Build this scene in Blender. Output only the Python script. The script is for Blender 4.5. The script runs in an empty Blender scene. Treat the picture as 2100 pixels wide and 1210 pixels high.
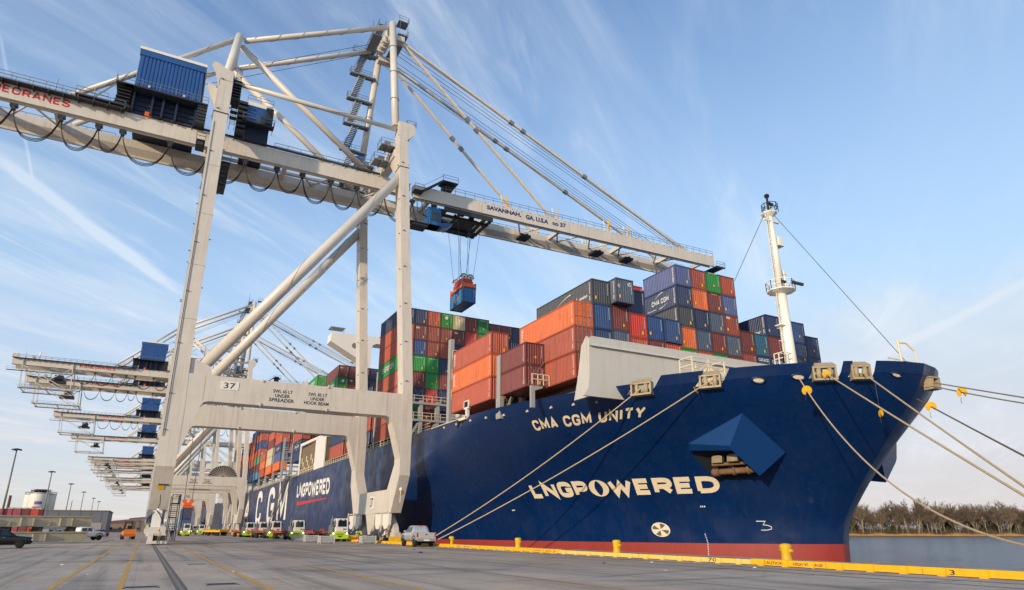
import bpy, math, random
from mathutils import Vector, Matrix
R = math.radians
S = bpy.context.scene
COL = S.collection

# ------------------------------------------------------------------ camera
cam_d = bpy.data.cameras.new('camera'); cam = bpy.data.objects.new('camera', cam_d); COL.objects.link(cam)
cam.location = (0, 0, 1.65)
cam.rotation_euler = (R(90 + 18.156), 0, R(-28.344))
cam_d.sensor_fit = 'HORIZONTAL'; cam_d.sensor_width = 36; cam_d.lens = 22.843
cam_d.shift_y = 43.9 / 2100
cam_d.clip_start = 0.1; cam_d.clip_end = 20000
S.camera = cam

# ------------------------------------------------------------------ light
SUN_EL = 14.5
SUN_DIR = Vector((-0.872, -0.49, 0)).normalized()          # horizontal direction towards the sun
sun_vec = Vector((SUN_DIR.x * math.cos(R(SUN_EL)), SUN_DIR.y * math.cos(R(SUN_EL)), math.sin(R(SUN_EL))))
sd = bpy.data.lights.new('sun', 'SUN'); sun = bpy.data.objects.new('sun', sd); COL.objects.link(sun)
sd.energy = 3.0; sd.angle = R(0.9); sd.color = (1.0, 0.80, 0.58)
sun.rotation_euler = sun_vec.to_track_quat('Z', 'Y').to_euler()
sun.location = (-60, -40, 60)

W = bpy.data.worlds.new('World'); S.world = W; W.use_nodes = True
nt = W.node_tree; nt.nodes.clear()
def wn(t, **k):
    n = nt.nodes.new(t)
    for a, b in k.items(): setattr(n, a, b)
    return n
def wl(a, b): nt.links.new(a, b)
def wmath(op, a, b=None, clamp=False):
    n = wn('ShaderNodeMath', operation=op, use_clamp=clamp)
    for i, v in enumerate((a, b)):
        if v is None: continue
        if isinstance(v, (int, float)): n.inputs[i].default_value = v
        else: wl(v, n.inputs[i])
    return n.outputs[0]
sky = wn('ShaderNodeTexSky', sky_type='NISHITA', sun_disc=False)
sky.sun_elevation = R(SUN_EL); sky.sun_rotation = math.atan2(SUN_DIR.x, SUN_DIR.y)
sky.altitude = 0; sky.air_density = 1.0; sky.dust_density = 0.5; sky.ozone_density = 1.6
tc = wn('ShaderNodeTexCoord')
sep = wn('ShaderNodeSeparateXYZ'); wl(tc.outputs['Generated'], sep.inputs[0])
zc = wmath('MAXIMUM', wmath('ADD', sep.outputs[2], 0.10), 0.03)
px = wmath('DIVIDE', sep.outputs[0], zc); py = wmath('DIVIDE', sep.outputs[1], zc)
# cirrus lives on a high flat layer: stretched noise along one wind direction
def cirrus(ang, sx, sy, scale, detail, lo, hi, dist=0.6):
    c, s = math.cos(ang), math.sin(ang)
    u = wmath('ADD', wmath('MULTIPLY', px, c * sx), wmath('MULTIPLY', py, s * sx))
    v = wmath('ADD', wmath('MULTIPLY', px, -s * sy), wmath('MULTIPLY', py, c * sy))
    cb = wn('ShaderNodeCombineXYZ'); wl(u, cb.inputs[0]); wl(v, cb.inputs[1])
    n = wn('ShaderNodeTexNoise'); n.inputs['Scale'].default_value = scale; n.inputs['Detail'].default_value = detail
    n.inputs['Roughness'].default_value = 0.6; n.inputs['Distortion'].default_value = dist
    wl(cb.outputs[0], n.inputs['Vector'])
    m = wn('ShaderNodeMapRange'); m.interpolation_type = 'SMOOTHSTEP'; m.inputs[1].default_value = lo; m.inputs[2].default_value = hi
    wl(n.outputs['Fac'], m.inputs[0]); return m.outputs[0]
c1 = cirrus(0.55, 0.55, 2.6, 1.0, 9, 0.38, 0.80)
c2 = cirrus(0.25, 0.35, 1.0, 0.7, 5, 0.30, 0.68)
c3 = cirrus(0.75, 1.2, 5.5, 1.3, 8, 0.50, 0.85, 0.9)
cl = wmath('ADD', wmath('MULTIPLY', wmath('MULTIPLY', c1, c2), 1.35), wmath('MULTIPLY', wmath('MULTIPLY', c3, c2), 1.2))
cl = wmath('ADD', cl, wmath('MULTIPLY', c2, 0.10))
# old contrails: bands along great circles of the sky
def contrail(a, b, width, amt):
    da, db = Vector(a), Vector(b); n = da.cross(db).normalized()
    mid = (da + db).normalized(); half = math.acos(max(-1, min(1, mid.dot(da))))
    dp = wn('ShaderNodeVectorMath', operation='DOT_PRODUCT'); wl(tc.outputs['Generated'], dp.inputs[0]); dp.inputs[1].default_value = n
    ns = wn('ShaderNodeTexNoise'); ns.inputs['Scale'].default_value = 14; ns.inputs['Detail'].default_value = 6; wl(tc.outputs['Generated'], ns.inputs['Vector'])
    off = wmath('MULTIPLY', wmath('SUBTRACT', ns.outputs['Fac'], 0.5), width * 1.1)
    d = wmath('ABSOLUTE', wmath('ADD', dp.outputs['Value'], off))
    m = wn('ShaderNodeMapRange'); m.interpolation_type = 'SMOOTHSTEP'; m.inputs[1].default_value = width; m.inputs[2].default_value = 0.0
    wl(d, m.inputs[0])
    dm = wn('ShaderNodeVectorMath', operation='DOT_PRODUCT'); wl(tc.outputs['Generated'], dm.inputs[0]); dm.inputs[1].default_value = mid
    e = wn('ShaderNodeMapRange'); e.interpolation_type = 'SMOOTHSTEP'; e.inputs[1].default_value = math.cos(half * 1.25); e.inputs[2].default_value = math.cos(half * 0.6)
    wl(dm.outputs['Value'], e.inputs[0])
    ns2 = wn('ShaderNodeTexNoise'); ns2.inputs['Scale'].default_value = 5; ns2.inputs['Detail'].default_value = 8; wl(tc.outputs['Generated'], ns2.inputs['Vector'])
    return wmath('MULTIPLY', wmath('MULTIPLY', wmath('MULTIPLY', m.outputs[0], e.outputs[0]), wmath('ADD', ns2.outputs['Fac'], 0.1)), amt)
for a, b, w_, am in (((-.2144, .8837, .4161), (-.0099, .9494, .3138), .011, 1.5), ((-.197, .8692, .4534), (-.1826, .8947, .4076), .003, .7),
                     ((.8318, .5105, .2177), (.9023, .3131, .2963), .010, 1.1), ((.8848, .4296, .1806), (.928, .3114, .2044), .008, .35), ((-.2278, .8127, .5363), (-.2184, .8349, .5053), .003, .5)):
    cl = wmath('ADD', cl, contrail(a, b, w_, am))
# thin veil that thickens towards the horizon (long path through the cirrus layer)
veil = wn('ShaderNodeMapRange'); veil.interpolation_type = 'SMOOTHSTEP'
veil.inputs[1].default_value = 0.80; veil.inputs[2].default_value = 0.0; veil.inputs[3].default_value = 0.02; veil.inputs[4].default_value = 0.78
wl(sep.outputs[2], veil.inputs[0])
# a broad sheet of high cloud lies over the river side of the sky
sh = wn('ShaderNodeVectorMath', operation='DOT_PRODUCT'); wl(tc.outputs['Generated'], sh.inputs[0]); sh.inputs[1].default_value = (.93, -.1, -.36)
shm = wn('ShaderNodeMapRange'); shm.interpolation_type = 'SMOOTHSTEP'; shm.inputs[1].default_value = -.35; shm.inputs[2].default_value = .85; shm.inputs[3].default_value = 0; shm.inputs[4].default_value = .30; wl(sh.outputs['Value'], shm.inputs[0])
cir = wmath('MINIMUM', cl, 0.9); cl = wmath('MINIMUM', wmath('ADD', wmath('ADD', wmath('MULTIPLY', cir, .3), veil.outputs[0]), shm.outputs[0]), 0.97)
ramp = wn('ShaderNodeMixRGB'); ramp.inputs[1].default_value = (4.5, 4.0, 3.9, 1); ramp.inputs[2].default_value = (3.5, 4.7, 5.8, 1)
el = wn('ShaderNodeMapRange'); el.inputs[1].default_value = 0.0; el.inputs[2].default_value = 0.34; wl(sep.outputs[2], el.inputs[0]); wl(el.outputs[0], ramp.inputs[0])
tint = wn('ShaderNodeMixRGB', blend_type='MULTIPLY'); tint.inputs[0].default_value = 1; tint.inputs[2].default_value = (.80, 1.12, 1.48, 1); wl(sky.outputs[0], tint.inputs[1])
mix = wn('ShaderNodeMixRGB'); wl(cl, mix.inputs[0]); wl(tint.outputs[0], mix.inputs[1]); wl(ramp.outputs[0], mix.inputs[2])
mix2 = wn('ShaderNodeMixRGB'); mix2.inputs[2].default_value = (5.6, 5.75, 6.0, 1); wl(mix.outputs[0], mix2.inputs[1]); wl(wmath('MULTIPLY', cir, .46), mix2.inputs[0])
bg = wn('ShaderNodeBackground'); bg.inputs['Strength'].default_value = 0.13; wl(mix2.outputs[0], bg.inputs['Color'])
wo = wn('ShaderNodeOutputWorld'); wl(bg.outputs[0], wo.inputs['Surface'])

S.view_settings.view_transform = 'Standard'; S.view_settings.look = 'None'
S.view_settings.exposure = 0.36; S.view_settings.gamma = 1.0; S.view_settings.use_curve_mapping = False
S.cycles.max_bounces = 6; S.cycles.diffuse_bounces = 3; S.cycles.glossy_bounces = 3

# ------------------------------------------------------------------ helpers
def lin(c):
    return tuple((v / 255 / 12.92) if v / 255 <= .04045 else ((v / 255 + .055) / 1.055) ** 2.4 for v in c)
def tagp(o, label=None, cat=None, group=None, kind=None):
    if label: o['label'] = label
    if cat: o['category'] = cat
    if group: o['group'] = group
    if kind: o['kind'] = kind
    return o
def empty(name, loc=(0, 0, 0), rz=0, label=None, cat=None, group=None):
    o = bpy.data.objects.new(name, None); COL.objects.link(o); o.location = loc; o.rotation_euler = (0, 0, rz); o.empty_display_size = .3
    return tagp(o, label, cat, group)
def copy_tree(o, parent=None, skip=()):
    c = o.copy(); COL.objects.link(c); c.parent = parent
    for ch in o.children:
        if ch.name.split('.')[0] not in skip: copy_tree(ch, c, skip)
    return c

class MB:
    def __init__(s): s.v = []; s.f = []
    def add(s, vs, fs):
        b = len(s.v); s.v += [tuple(p) for p in vs]; s.f += [tuple(i + b for i in f) for f in fs]; return s
    def box(s, x0, x1, y0, y1, z0, z1):
        return s.add([(x0, y0, z0), (x1, y0, z0), (x1, y1, z0), (x0, y1, z0), (x0, y0, z1), (x1, y0, z1), (x1, y1, z1), (x0, y1, z1)],
                     [(0, 3, 2, 1), (4, 5, 6, 7), (0, 1, 5, 4), (1, 2, 6, 5), (2, 3, 7, 6), (3, 0, 4, 7)])
    def loft(s, rows, close=True):          # rows: list of equal-length rings
        n = len(rows[0]); vs = [p for r in rows for p in r]; fs = []
        for i in range(len(rows) - 1):
            for j in range(n):
                k = (j + 1) % n
                fs.append((i * n + j, i * n + k, (i + 1) * n + k, (i + 1) * n + j))
        if close: fs.append(tuple(range(n - 1, -1, -1))); fs.append(tuple(range((len(rows) - 1) * n, len(rows) * n)))
        return s.add(vs, fs)
    def rects(s, secs):                     # secs: (z,x0,x1,y0,y1)
        return s.loft([[(x0, y0, z), (x1, y0, z), (x1, y1, z), (x0, y1, z)] for z, x0, x1, y0, y1 in secs])
    def frame(s, p, q, up=(0, 0, 1)):
        p, q = Vector(p), Vector(q); d = (q - p); L = d.length; d.normalize(); up = Vector(up)
        if abs(d.dot(up)) > .99: up = Vector((1, 0, 0)) if abs(d.x) < .9 else Vector((0, 1, 0))
        a = d.cross(up).normalized(); b = a.cross(d).normalized(); return p, q, d, a, b, L
    def beam(s, p, q, w, h, up=(0, 0, 1)):
        p, q, d, a, b, L = s.frame(p, q, up)
        o = [(-w / 2, -h / 2), (w / 2, -h / 2), (w / 2, h / 2), (-w / 2, h / 2)]
        return s.loft([[tuple(c + a * i + b * j) for i, j in o] for c in (p, q)])
    def tube(s, p, q, r, n=12, r2=None, cap=True):
        p, q, d, a, b, L = s.frame(p, q); r2 = r if r2 is None else r2
        return s.loft([[tuple(c + a * (rr * math.cos(2 * math.pi * i / n)) + b * (rr * math.sin(2 * math.pi * i / n))) for i in range(n)] for c, rr in ((p, r), (q, r2))], cap)
    def path(s, pts, r, n=6):
        pts = [Vector(p) for p in pts]; rows = []; pa = None
        for i, p in enumerate(pts):
            d = (pts[min(i + 1, len(pts) - 1)] - pts[max(i - 1, 0)]).normalized()
            if pa is None:
                up = Vector((0, 0, 1)) if abs(d.z) < .95 else Vector((1, 0, 0)); pa = d.cross(up).normalized()
            a = (pa - d * pa.dot(d)).normalized(); b = a.cross(d); pa = a
            rows.append([tuple(p + a * (r * math.cos(2 * math.pi * k / n)) + b * (r * math.sin(2 * math.pi * k / n))) for k in range(n)])
        return s.loft(rows)
    def helix(s, p, q, r, turns, w, ph=0, n=14):
        p, q, d, a, b, L = s.frame(p, q); N = int(turns * n)
        pts = [p + d * (L * (.06 + .88 * i / N)) + a * (r * math.cos(ph + 2 * math.pi * turns * i / N)) + b * (r * math.sin(ph + 2 * math.pi * turns * i / N)) for i in range(N + 1)]
        return s.path(pts, w, 4)
    def prism(s, poly, axis, a0, a1):       # poly 2D in the two other axes (x,z) for 'y', (y,z) for 'x', (x,y) for 'z'
        def P(u, v, t): return {'x': (t, u, v), 'y': (u, t, v), 'z': (u, v, t)}[axis]
        n = len(poly); vs = [P(u, v, a0) for u, v in poly] + [P(u, v, a1) for u, v in poly]
        fs = [tuple(range(n)), tuple(range(2 * n - 1, n - 1, -1))] + [(i, i + n, (i + 1) % n + n, (i + 1) % n) for i in range(n)]
        return s.add(vs, fs)
    def lathe(s, prof, n=16, c=(0, 0, 0), axis='z'):
        rows = []
        for r, h in prof:
            ring = []
            for i in range(n):
                t = 2 * math.pi * i / n; u, v = r * math.cos(t), r * math.sin(t)
                ring.append({'z': (c[0] + u, c[1] + v, c[2] + h), 'x': (c[0] + h, c[1] + u, c[2] + v), 'y': (c[0] + u, c[1] + h, c[2] + v)}[axis])
            rows.append(ring)
        return s.loft(rows)
    def sphere(s, c, r, n=10, m=6, sc=(1, 1, 1)):
        rows = []
        for j in range(m + 1):
            ph = math.pi * (j + .02) / (m + .04) - math.pi / 2
            rows.append([(c[0] + sc[0] * r * math.cos(ph) * math.cos(2 * math.pi * i / n), c[1] + sc[1] * r * math.cos(ph) * math.sin(2 * math.pi * i / n), c[2] + sc[2] * r * math.sin(ph)) for i in range(n)])
        return s.loft(rows)
    def build(s, name, mat, parent=None, smooth=False, loc=None, rot=None):
        me = bpy.data.meshes.new(name); me.from_pydata(s.v, [], s.f)
        import bmesh as _b
        bm = _b.new(); bm.from_mesh(me); _b.ops.recalc_face_normals(bm, faces=bm.faces); bm.to_mesh(me); bm.free()
        if smooth:
            me.polygons.foreach_set('use_smooth', [len(p.vertices) == 4 for p in me.polygons])
        if mat: me.materials.append(mat)
        o = bpy.data.objects.new(name, me); COL.objects.link(o); o.parent = parent
        if loc: o.location = loc
        if rot: o.rotation_euler = rot
        return o
def inst(o, parent=None, loc=None, rot=None):
    c = o.copy(); COL.objects.link(c); c.parent = parent
    if loc is not None: c.location = loc
    if rot is not None: c.rotation_euler = rot
    return c

# ------------------------------------------------------------------ materials
MATS = {}
def pmat(name, rgb, rough=.5, metal=0, var=.12, scale=1.5, bump=.0, bscale=20, streak=0, streak_col=None, spec=.5, srgb=True, objcol=False, emit=None, stretch=(1, 1, 1), wear=0, wear_col=(110, 65, 40)):
    if name in MATS: return MATS[name]
    m = bpy.data.materials.new(name); m.use_nodes = True; t = m.node_tree; b = t.nodes['Principled BSDF']
    c = lin(rgb) if srgb else rgb
    b.inputs['Roughness'].default_value = rough; b.inputs['Metallic'].default_value = metal
    b.inputs['Specular IOR Level'].default_value = spec
    tcn = t.nodes.new('ShaderNodeTexCoord'); mp = t.nodes.new('ShaderNodeMapping'); mp.inputs['Scale'].default_value = stretch
    t.links.new(tcn.outputs['Object'], mp.inputs[0])
    if objcol:
        oi = t.nodes.new('ShaderNodeObjectInfo'); base = oi.outputs['Color']
        ad = t.nodes.new('ShaderNodeVectorMath'); ad.operation = 'ADD'
        sc = t.nodes.new('ShaderNodeVectorMath'); sc.operation = 'SCALE'; sc.inputs[0].default_value = (37, 91, 53); t.links.new(oi.outputs['Random'], sc.inputs['Scale'])
        t.links.new(mp.outputs[0], ad.inputs[0]); t.links.new(sc.outputs[0], ad.inputs[1]); vec = ad.outputs[0]
    else:
        rg = t.nodes.new('ShaderNodeRGB'); rg.outputs[0].default_value = (*c, 1); base = rg.outputs[0]; vec = mp.outputs[0]
    n = t.nodes.new('ShaderNodeTexNoise'); n.inputs['Scale'].default_value = scale; n.inputs['Detail'].default_value = 6; n.inputs['Roughness'].default_value = .65
    t.links.new(vec, n.inputs['Vector'])
    mr = t.nodes.new('ShaderNodeMapRange'); mr.inputs[1].default_value = .25; mr.inputs[2].default_value = .75; mr.inputs[3].default_value = 1 - var; mr.inputs[4].default_value = 1 + var * .7
    t.links.new(n.outputs['Fac'], mr.inputs[0])
    mx = t.nodes.new('ShaderNodeVectorMath'); mx.operation = 'SCALE'; t.links.new(base, mx.inputs[0]); t.links.new(mr.outputs[0], mx.inputs['Scale'])
    out = mx.outputs[0]
    if streak:
        mp2 = t.nodes.new('ShaderNodeMapping'); mp2.inputs['Scale'].default_value = (2.2, 2.2, .12); t.links.new(vec, mp2.inputs[0])
        n2 = t.nodes.new('ShaderNodeTexNoise'); n2.inputs['Scale'].default_value = 1.2; n2.inputs['Detail'].default_value = 7; t.links.new(mp2.outputs[0], n2.inputs['Vector'])
        m2 = t.nodes.new('ShaderNodeMapRange'); m2.inputs[1].default_value = .5; m2.inputs[2].default_value = .8; m2.inputs[3].default_value = 0; m2.inputs[4].default_value = streak
        t.links.new(n2.outputs['Fac'], m2.inputs[0])
        k = t.nodes.new('ShaderNodeMixRGB'); k.inputs[2].default_value = (*lin(streak_col or (92, 80, 66)), 1); t.links.new(m2.outputs[0], k.inputs[0]); t.links.new(out, k.inputs[1]); out = k.outputs[0]
    if wear:
        n3 = t.nodes.new('ShaderNodeTexNoise'); n3.inputs['Scale'].default_value = 2.7; n3.inputs['Detail'].default_value = 10; n3.inputs['Roughness'].default_value = .75; t.links.new(vec, n3.inputs['Vector'])
        m3 = t.nodes.new('ShaderNodeMapRange'); m3.inputs[1].default_value = .60; m3.inputs[2].default_value = .72; m3.inputs[4].default_value = wear; t.links.new(n3.outputs['Fac'], m3.inputs[0])
        k = t.nodes.new('ShaderNodeMixRGB'); k.inputs[2].default_value = (*lin(wear_col), 1); t.links.new(m3.outputs[0], k.inputs[0]); t.links.new(out, k.inputs[1]); out = k.outputs[0]
    t.links.new(out, b.inputs['Base Color'])
    if bump:
        n4 = t.nodes.new('ShaderNodeTexNoise'); n4.inputs['Scale'].default_value = bscale; n4.inputs['Detail'].default_value = 5; t.links.new(vec, n4.inputs['Vector'])
        bp = t.nodes.new('ShaderNodeBump'); bp.inputs['Strength'].default_value = bump; bp.inputs['Distance'].default_value = .05; t.links.new(n4.outputs['Fac'], bp.inputs['Height']); t.links.new(bp.outputs[0], b.inputs['Normal'])
    if emit:
        b.inputs['Emission Color'].default_value = (*lin(rgb), 1); b.inputs['Emission Strength'].default_value = emit
    MATS[name] = m; return m
M_CRANE = pmat('crane_paint', (206, 198, 184), .42, var=.10, scale=.35, streak=.34, streak_col=(140, 116, 90), wear=.2, wear_col=(156, 124, 92), bump=.05, bscale=.8)
M_CRANE_R = pmat('crane_tube_paint', (210, 203, 190), .38, var=.06, scale=.5, streak=.12, streak_col=(150, 128, 100))
M_GALV = pmat('galvanised_steel', (128, 132, 136), .5, .35, var=.2, scale=4)
M_DARK = pmat('dark_steel', (52, 54, 58), .55, .2, var=.25, scale=3)
M_BLACK = pmat('black_rubber', (20, 20, 21), .7, var=.2, scale=6)
M_CHBLUE = pmat('machine_house_blue', (36, 82, 142), .45, var=.12, scale=1, streak=.25, streak_col=(20, 40, 70))
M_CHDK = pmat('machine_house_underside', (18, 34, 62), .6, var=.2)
M_WHITE = pmat('white_paint', (226, 222, 212), .45, var=.06, scale=2, streak=.15, streak_col=(150, 130, 100))
M_REDTXT = pmat('red_lettering', (196, 34, 36), .5, var=.06)
M_NAVTXT = pmat('navy_lettering', (40, 52, 100), .5, var=.06)
M_BLKTXT = pmat('black_lettering', (38, 38, 40), .5, var=.06)
M_YEL = pmat('yellow_paint', (236, 178, 12), .5, var=.14, scale=2.5, wear=.35, wear_col=(190, 120, 20), streak=.15, streak_col=(120, 80, 30))
M_GLASS = pmat('dark_glass', (22, 40, 46), .08, var=.1, spec=.8)
M_CREAM = pmat('ship_cream_paint', (226, 210, 178), .5, var=.06, scale=1, streak=.22, streak_col=(150, 105, 60))
M_SHIPGREY = pmat('ship_grey_paint', (158, 158, 155), .55, var=.10, scale=1, streak=.3, streak_col=(110, 90, 75))
M_ROPE = pmat('mooring_rope', (196, 172, 134), .9, var=.25, scale=9, bump=.6, bscale=40)
M_STEELROPE = pmat('steel_wire', (88, 92, 98), .45, .5, var=.2)
M_ORANGE = pmat('orange_paint', (226, 98, 30), .5, var=.12, wear=.25, streak=.2)

# ------------------------------------------------------------------ lettering
def text_geo(s, bold=0.0, spacing=1.0, xs=1.0):
    cu = bpy.data.curves.new('t', 'FONT'); cu.body = s; cu.size = 1; cu.offset = bold; cu.space_character = spacing
    cu.resolution_u = 3; cu.fill_mode = 'FRONT'
    o = bpy.data.objects.new('t', cu); COL.objects.link(o)
    bpy.context.view_layer.update()
    me = bpy.data.meshes.new_from_object(o.evaluated_get(bpy.context.evaluated_depsgraph_get()))
    vs = [(v.co.x * xs, v.co.y) for v in me.vertices]; fs = [tuple(p.vertices) for p in me.polygons]
    bpy.data.objects.remove(o); bpy.data.curves.remove(cu); bpy.data.meshes.remove(me)
    if not vs: return [], []
    x0 = min(v[0] for v in vs); x1 = max(v[0] for v in vs); y0 = min(v[1] for v in vs); y1 = max(v[1] for v in vs)
    return [((x - x0) / (x1 - x0), (y - y0) / (y1 - y0)) for x, y in vs], fs      # normalised 0..1
def text_on(name, s, mat, parent, fn, bold=0.0, spacing=1.0):
    vs, fs = text_geo(s, bold, spacing)
    me = bpy.data.meshes.new(name); me.from_pydata([tuple(fn(u, v)) for u, v in vs], [], fs); me.materials.append(mat)
    o = bpy.data.objects.new(name, me); COL.objects.link(o); o.parent = parent; return o
def plane_fn(org, du, dv):
    org, du, dv = Vector(org), Vector(du), Vector(dv)
    return lambda u, v: org + du * u + dv * v

# stroke lettering: uniform heavy grotesque drawn with mitred bars (each bar a hair above the last)
GL = dict(A=(.78, [[(0, 0), (.5, 1), (1, 0)], [(.22, .27), (.78, .27)]]), C=(.74, [[(1, .70), (1, .84), (.8, 1), (.2, 1), (0, .8), (0, .2), (.2, 0), (.8, 0), (1, .16), (1, .30)]]),
    G=(.76, [[(1, .72), (1, .84), (.8, 1), (.2, 1), (0, .8), (0, .2), (.2, 0), (.8, 0), (1, .16), (1, .46), (.55, .46)]]), M=(.92, [[(0, 0), (0, 1), (.5, .25), (1, 1), (1, 0)]]),
    N=(.76, [[(0, 0), (0, 1), (1, 0), (1, 1)]]), U=(.74, [[(0, 1), (0, .2), (.2, 0), (.8, 0), (1, .2), (1, 1)]]), I=(.16, [[(.5, 0), (.5, 1)]]), T=(.72, [[(0, 1), (1, 1)], [(.5, .98), (.5, 0)]]),
    Y=(.76, [[(0, 1), (.5, .45), (1, 1)], [(.5, .47), (.5, 0)]]), L=(.62, [[(0, 1), (0, 0), (1, 0)]]), P=(.70, [[(0, 0), (0, 1), (.8, 1), (1, .86), (1, .58), (.8, .44), (.02, .44)]]),
    O=(.80, [[(.22, 0), (.78, 0), (1, .2), (1, .8), (.78, 1), (.22, 1), (0, .8), (0, .2), (.22, 0), (.4, 0)]]), W=(1.06, [[(0, 1), (.25, 0), (.5, .8), (.75, 0), (1, 1)]]),
    E=(.64, [[(1, 1), (0, 1), (0, 0), (1, 0)], [(.02, .5), (.9, .5)]]), R=(.72, [[(0, 0), (0, 1), (.8, 1), (1, .86), (1, .60), (.8, .46), (.02, .46)], [(.55, .45), (1, 0)]]),
    D=(.76, [[(0, 0), (0, 1), (.7, 1), (1, .74), (1, .26), (.7, 0), (.0, 0)]]), K=(.72, [[(0, 0), (0, 1)], [(1, 1), (.06, .42)], [(.34, .6), (1, 0)]]),
    S=(.70, [[(1, .72), (1, .86), (.8, 1), (.2, 1), (0, .86), (0, .66), (.2, .54), (.8, .46), (1, .34), (1, .14), (.8, 0), (.2, 0), (0, .14), (0, .28)]]), V=(.76, [[(0, 1), (.5, 0), (1, 1)]]), H=(.74, [[(0, 0), (0, 1)], [(1, 0), (1, 1)], [(.02, .5), (.98, .5)]]))
def bars(pts, t):
    out = []; n = len(pts); P = [Vector(p) for p in pts]; off = []
    for i in range(n):
        d0 = (P[i] - P[i - 1]).normalized() if i else None; d1 = (P[i + 1] - P[i]).normalized() if i < n - 1 else None
        if d0 is None: nn = Vector((-d1.y, d1.x)); k = 1
        elif d1 is None: nn = Vector((-d0.y, d0.x)); k = 1
        else:
            nn = Vector((-d0.y - d1.y, d0.x + d1.x)); nn.normalize(); k = 1 / max(.42, nn.dot(Vector((-d0.y, d0.x))))
        off.append(nn * (t / 2 * k))
    for i in range(n - 1): out.append([P[i] - off[i], P[i + 1] - off[i + 1], P[i + 1] + off[i + 1], P[i] + off[i]])
    return out
def soften(pts, it=2):
    P = [Vector(q_) for q_ in pts]
    for _ in range(it):
        out = [P[0]]
        for i in range(1, len(P) - 1):
            a, b = (P[i] - P[i - 1]).normalized(), (P[i + 1] - P[i]).normalized()
            if .05 < a.dot(b) < .97: out += [P[i].lerp(P[i - 1], .25), P[i].lerp(P[i + 1], .25)]
            else: out.append(P[i])
        P = out + [P[-1]]
    return P
def stroke_on(name, s, mat, parent, fn, t=.18, gap=.2, wide=1.0, space=.5):
    """fn(u, v, lift) with u, v in 0..1 over the whole word"""
    x = 0; quads = []
    for ch in s:
        if ch == ' ': x += space; continue
        w, st = GL[ch]; w = w * wide + t * .6; iw = w - t
        for li, pl in enumerate(st):
            if ch in 'CGSOUPRD': pl = soften(pl)
            for q_ in bars([(x + t / 2 + iw * px_, t / 2 + (1 - t) * py_) for px_, py_ in pl], t): quads.append((q_, li))
        x += w + gap
    tot = x - gap; m = MB()
    for q_, li in quads: m.add([fn(p.x / tot, p.y, li * .004) for p in q_], [(0, 1, 2, 3)])
    me = bpy.data.meshes.new(name); me.from_pydata(m.v, [], m.f); me.materials.append(mat)
    o = bpy.data.objects.new(name, me); COL.objects.link(o); o.parent = parent; return o

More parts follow.
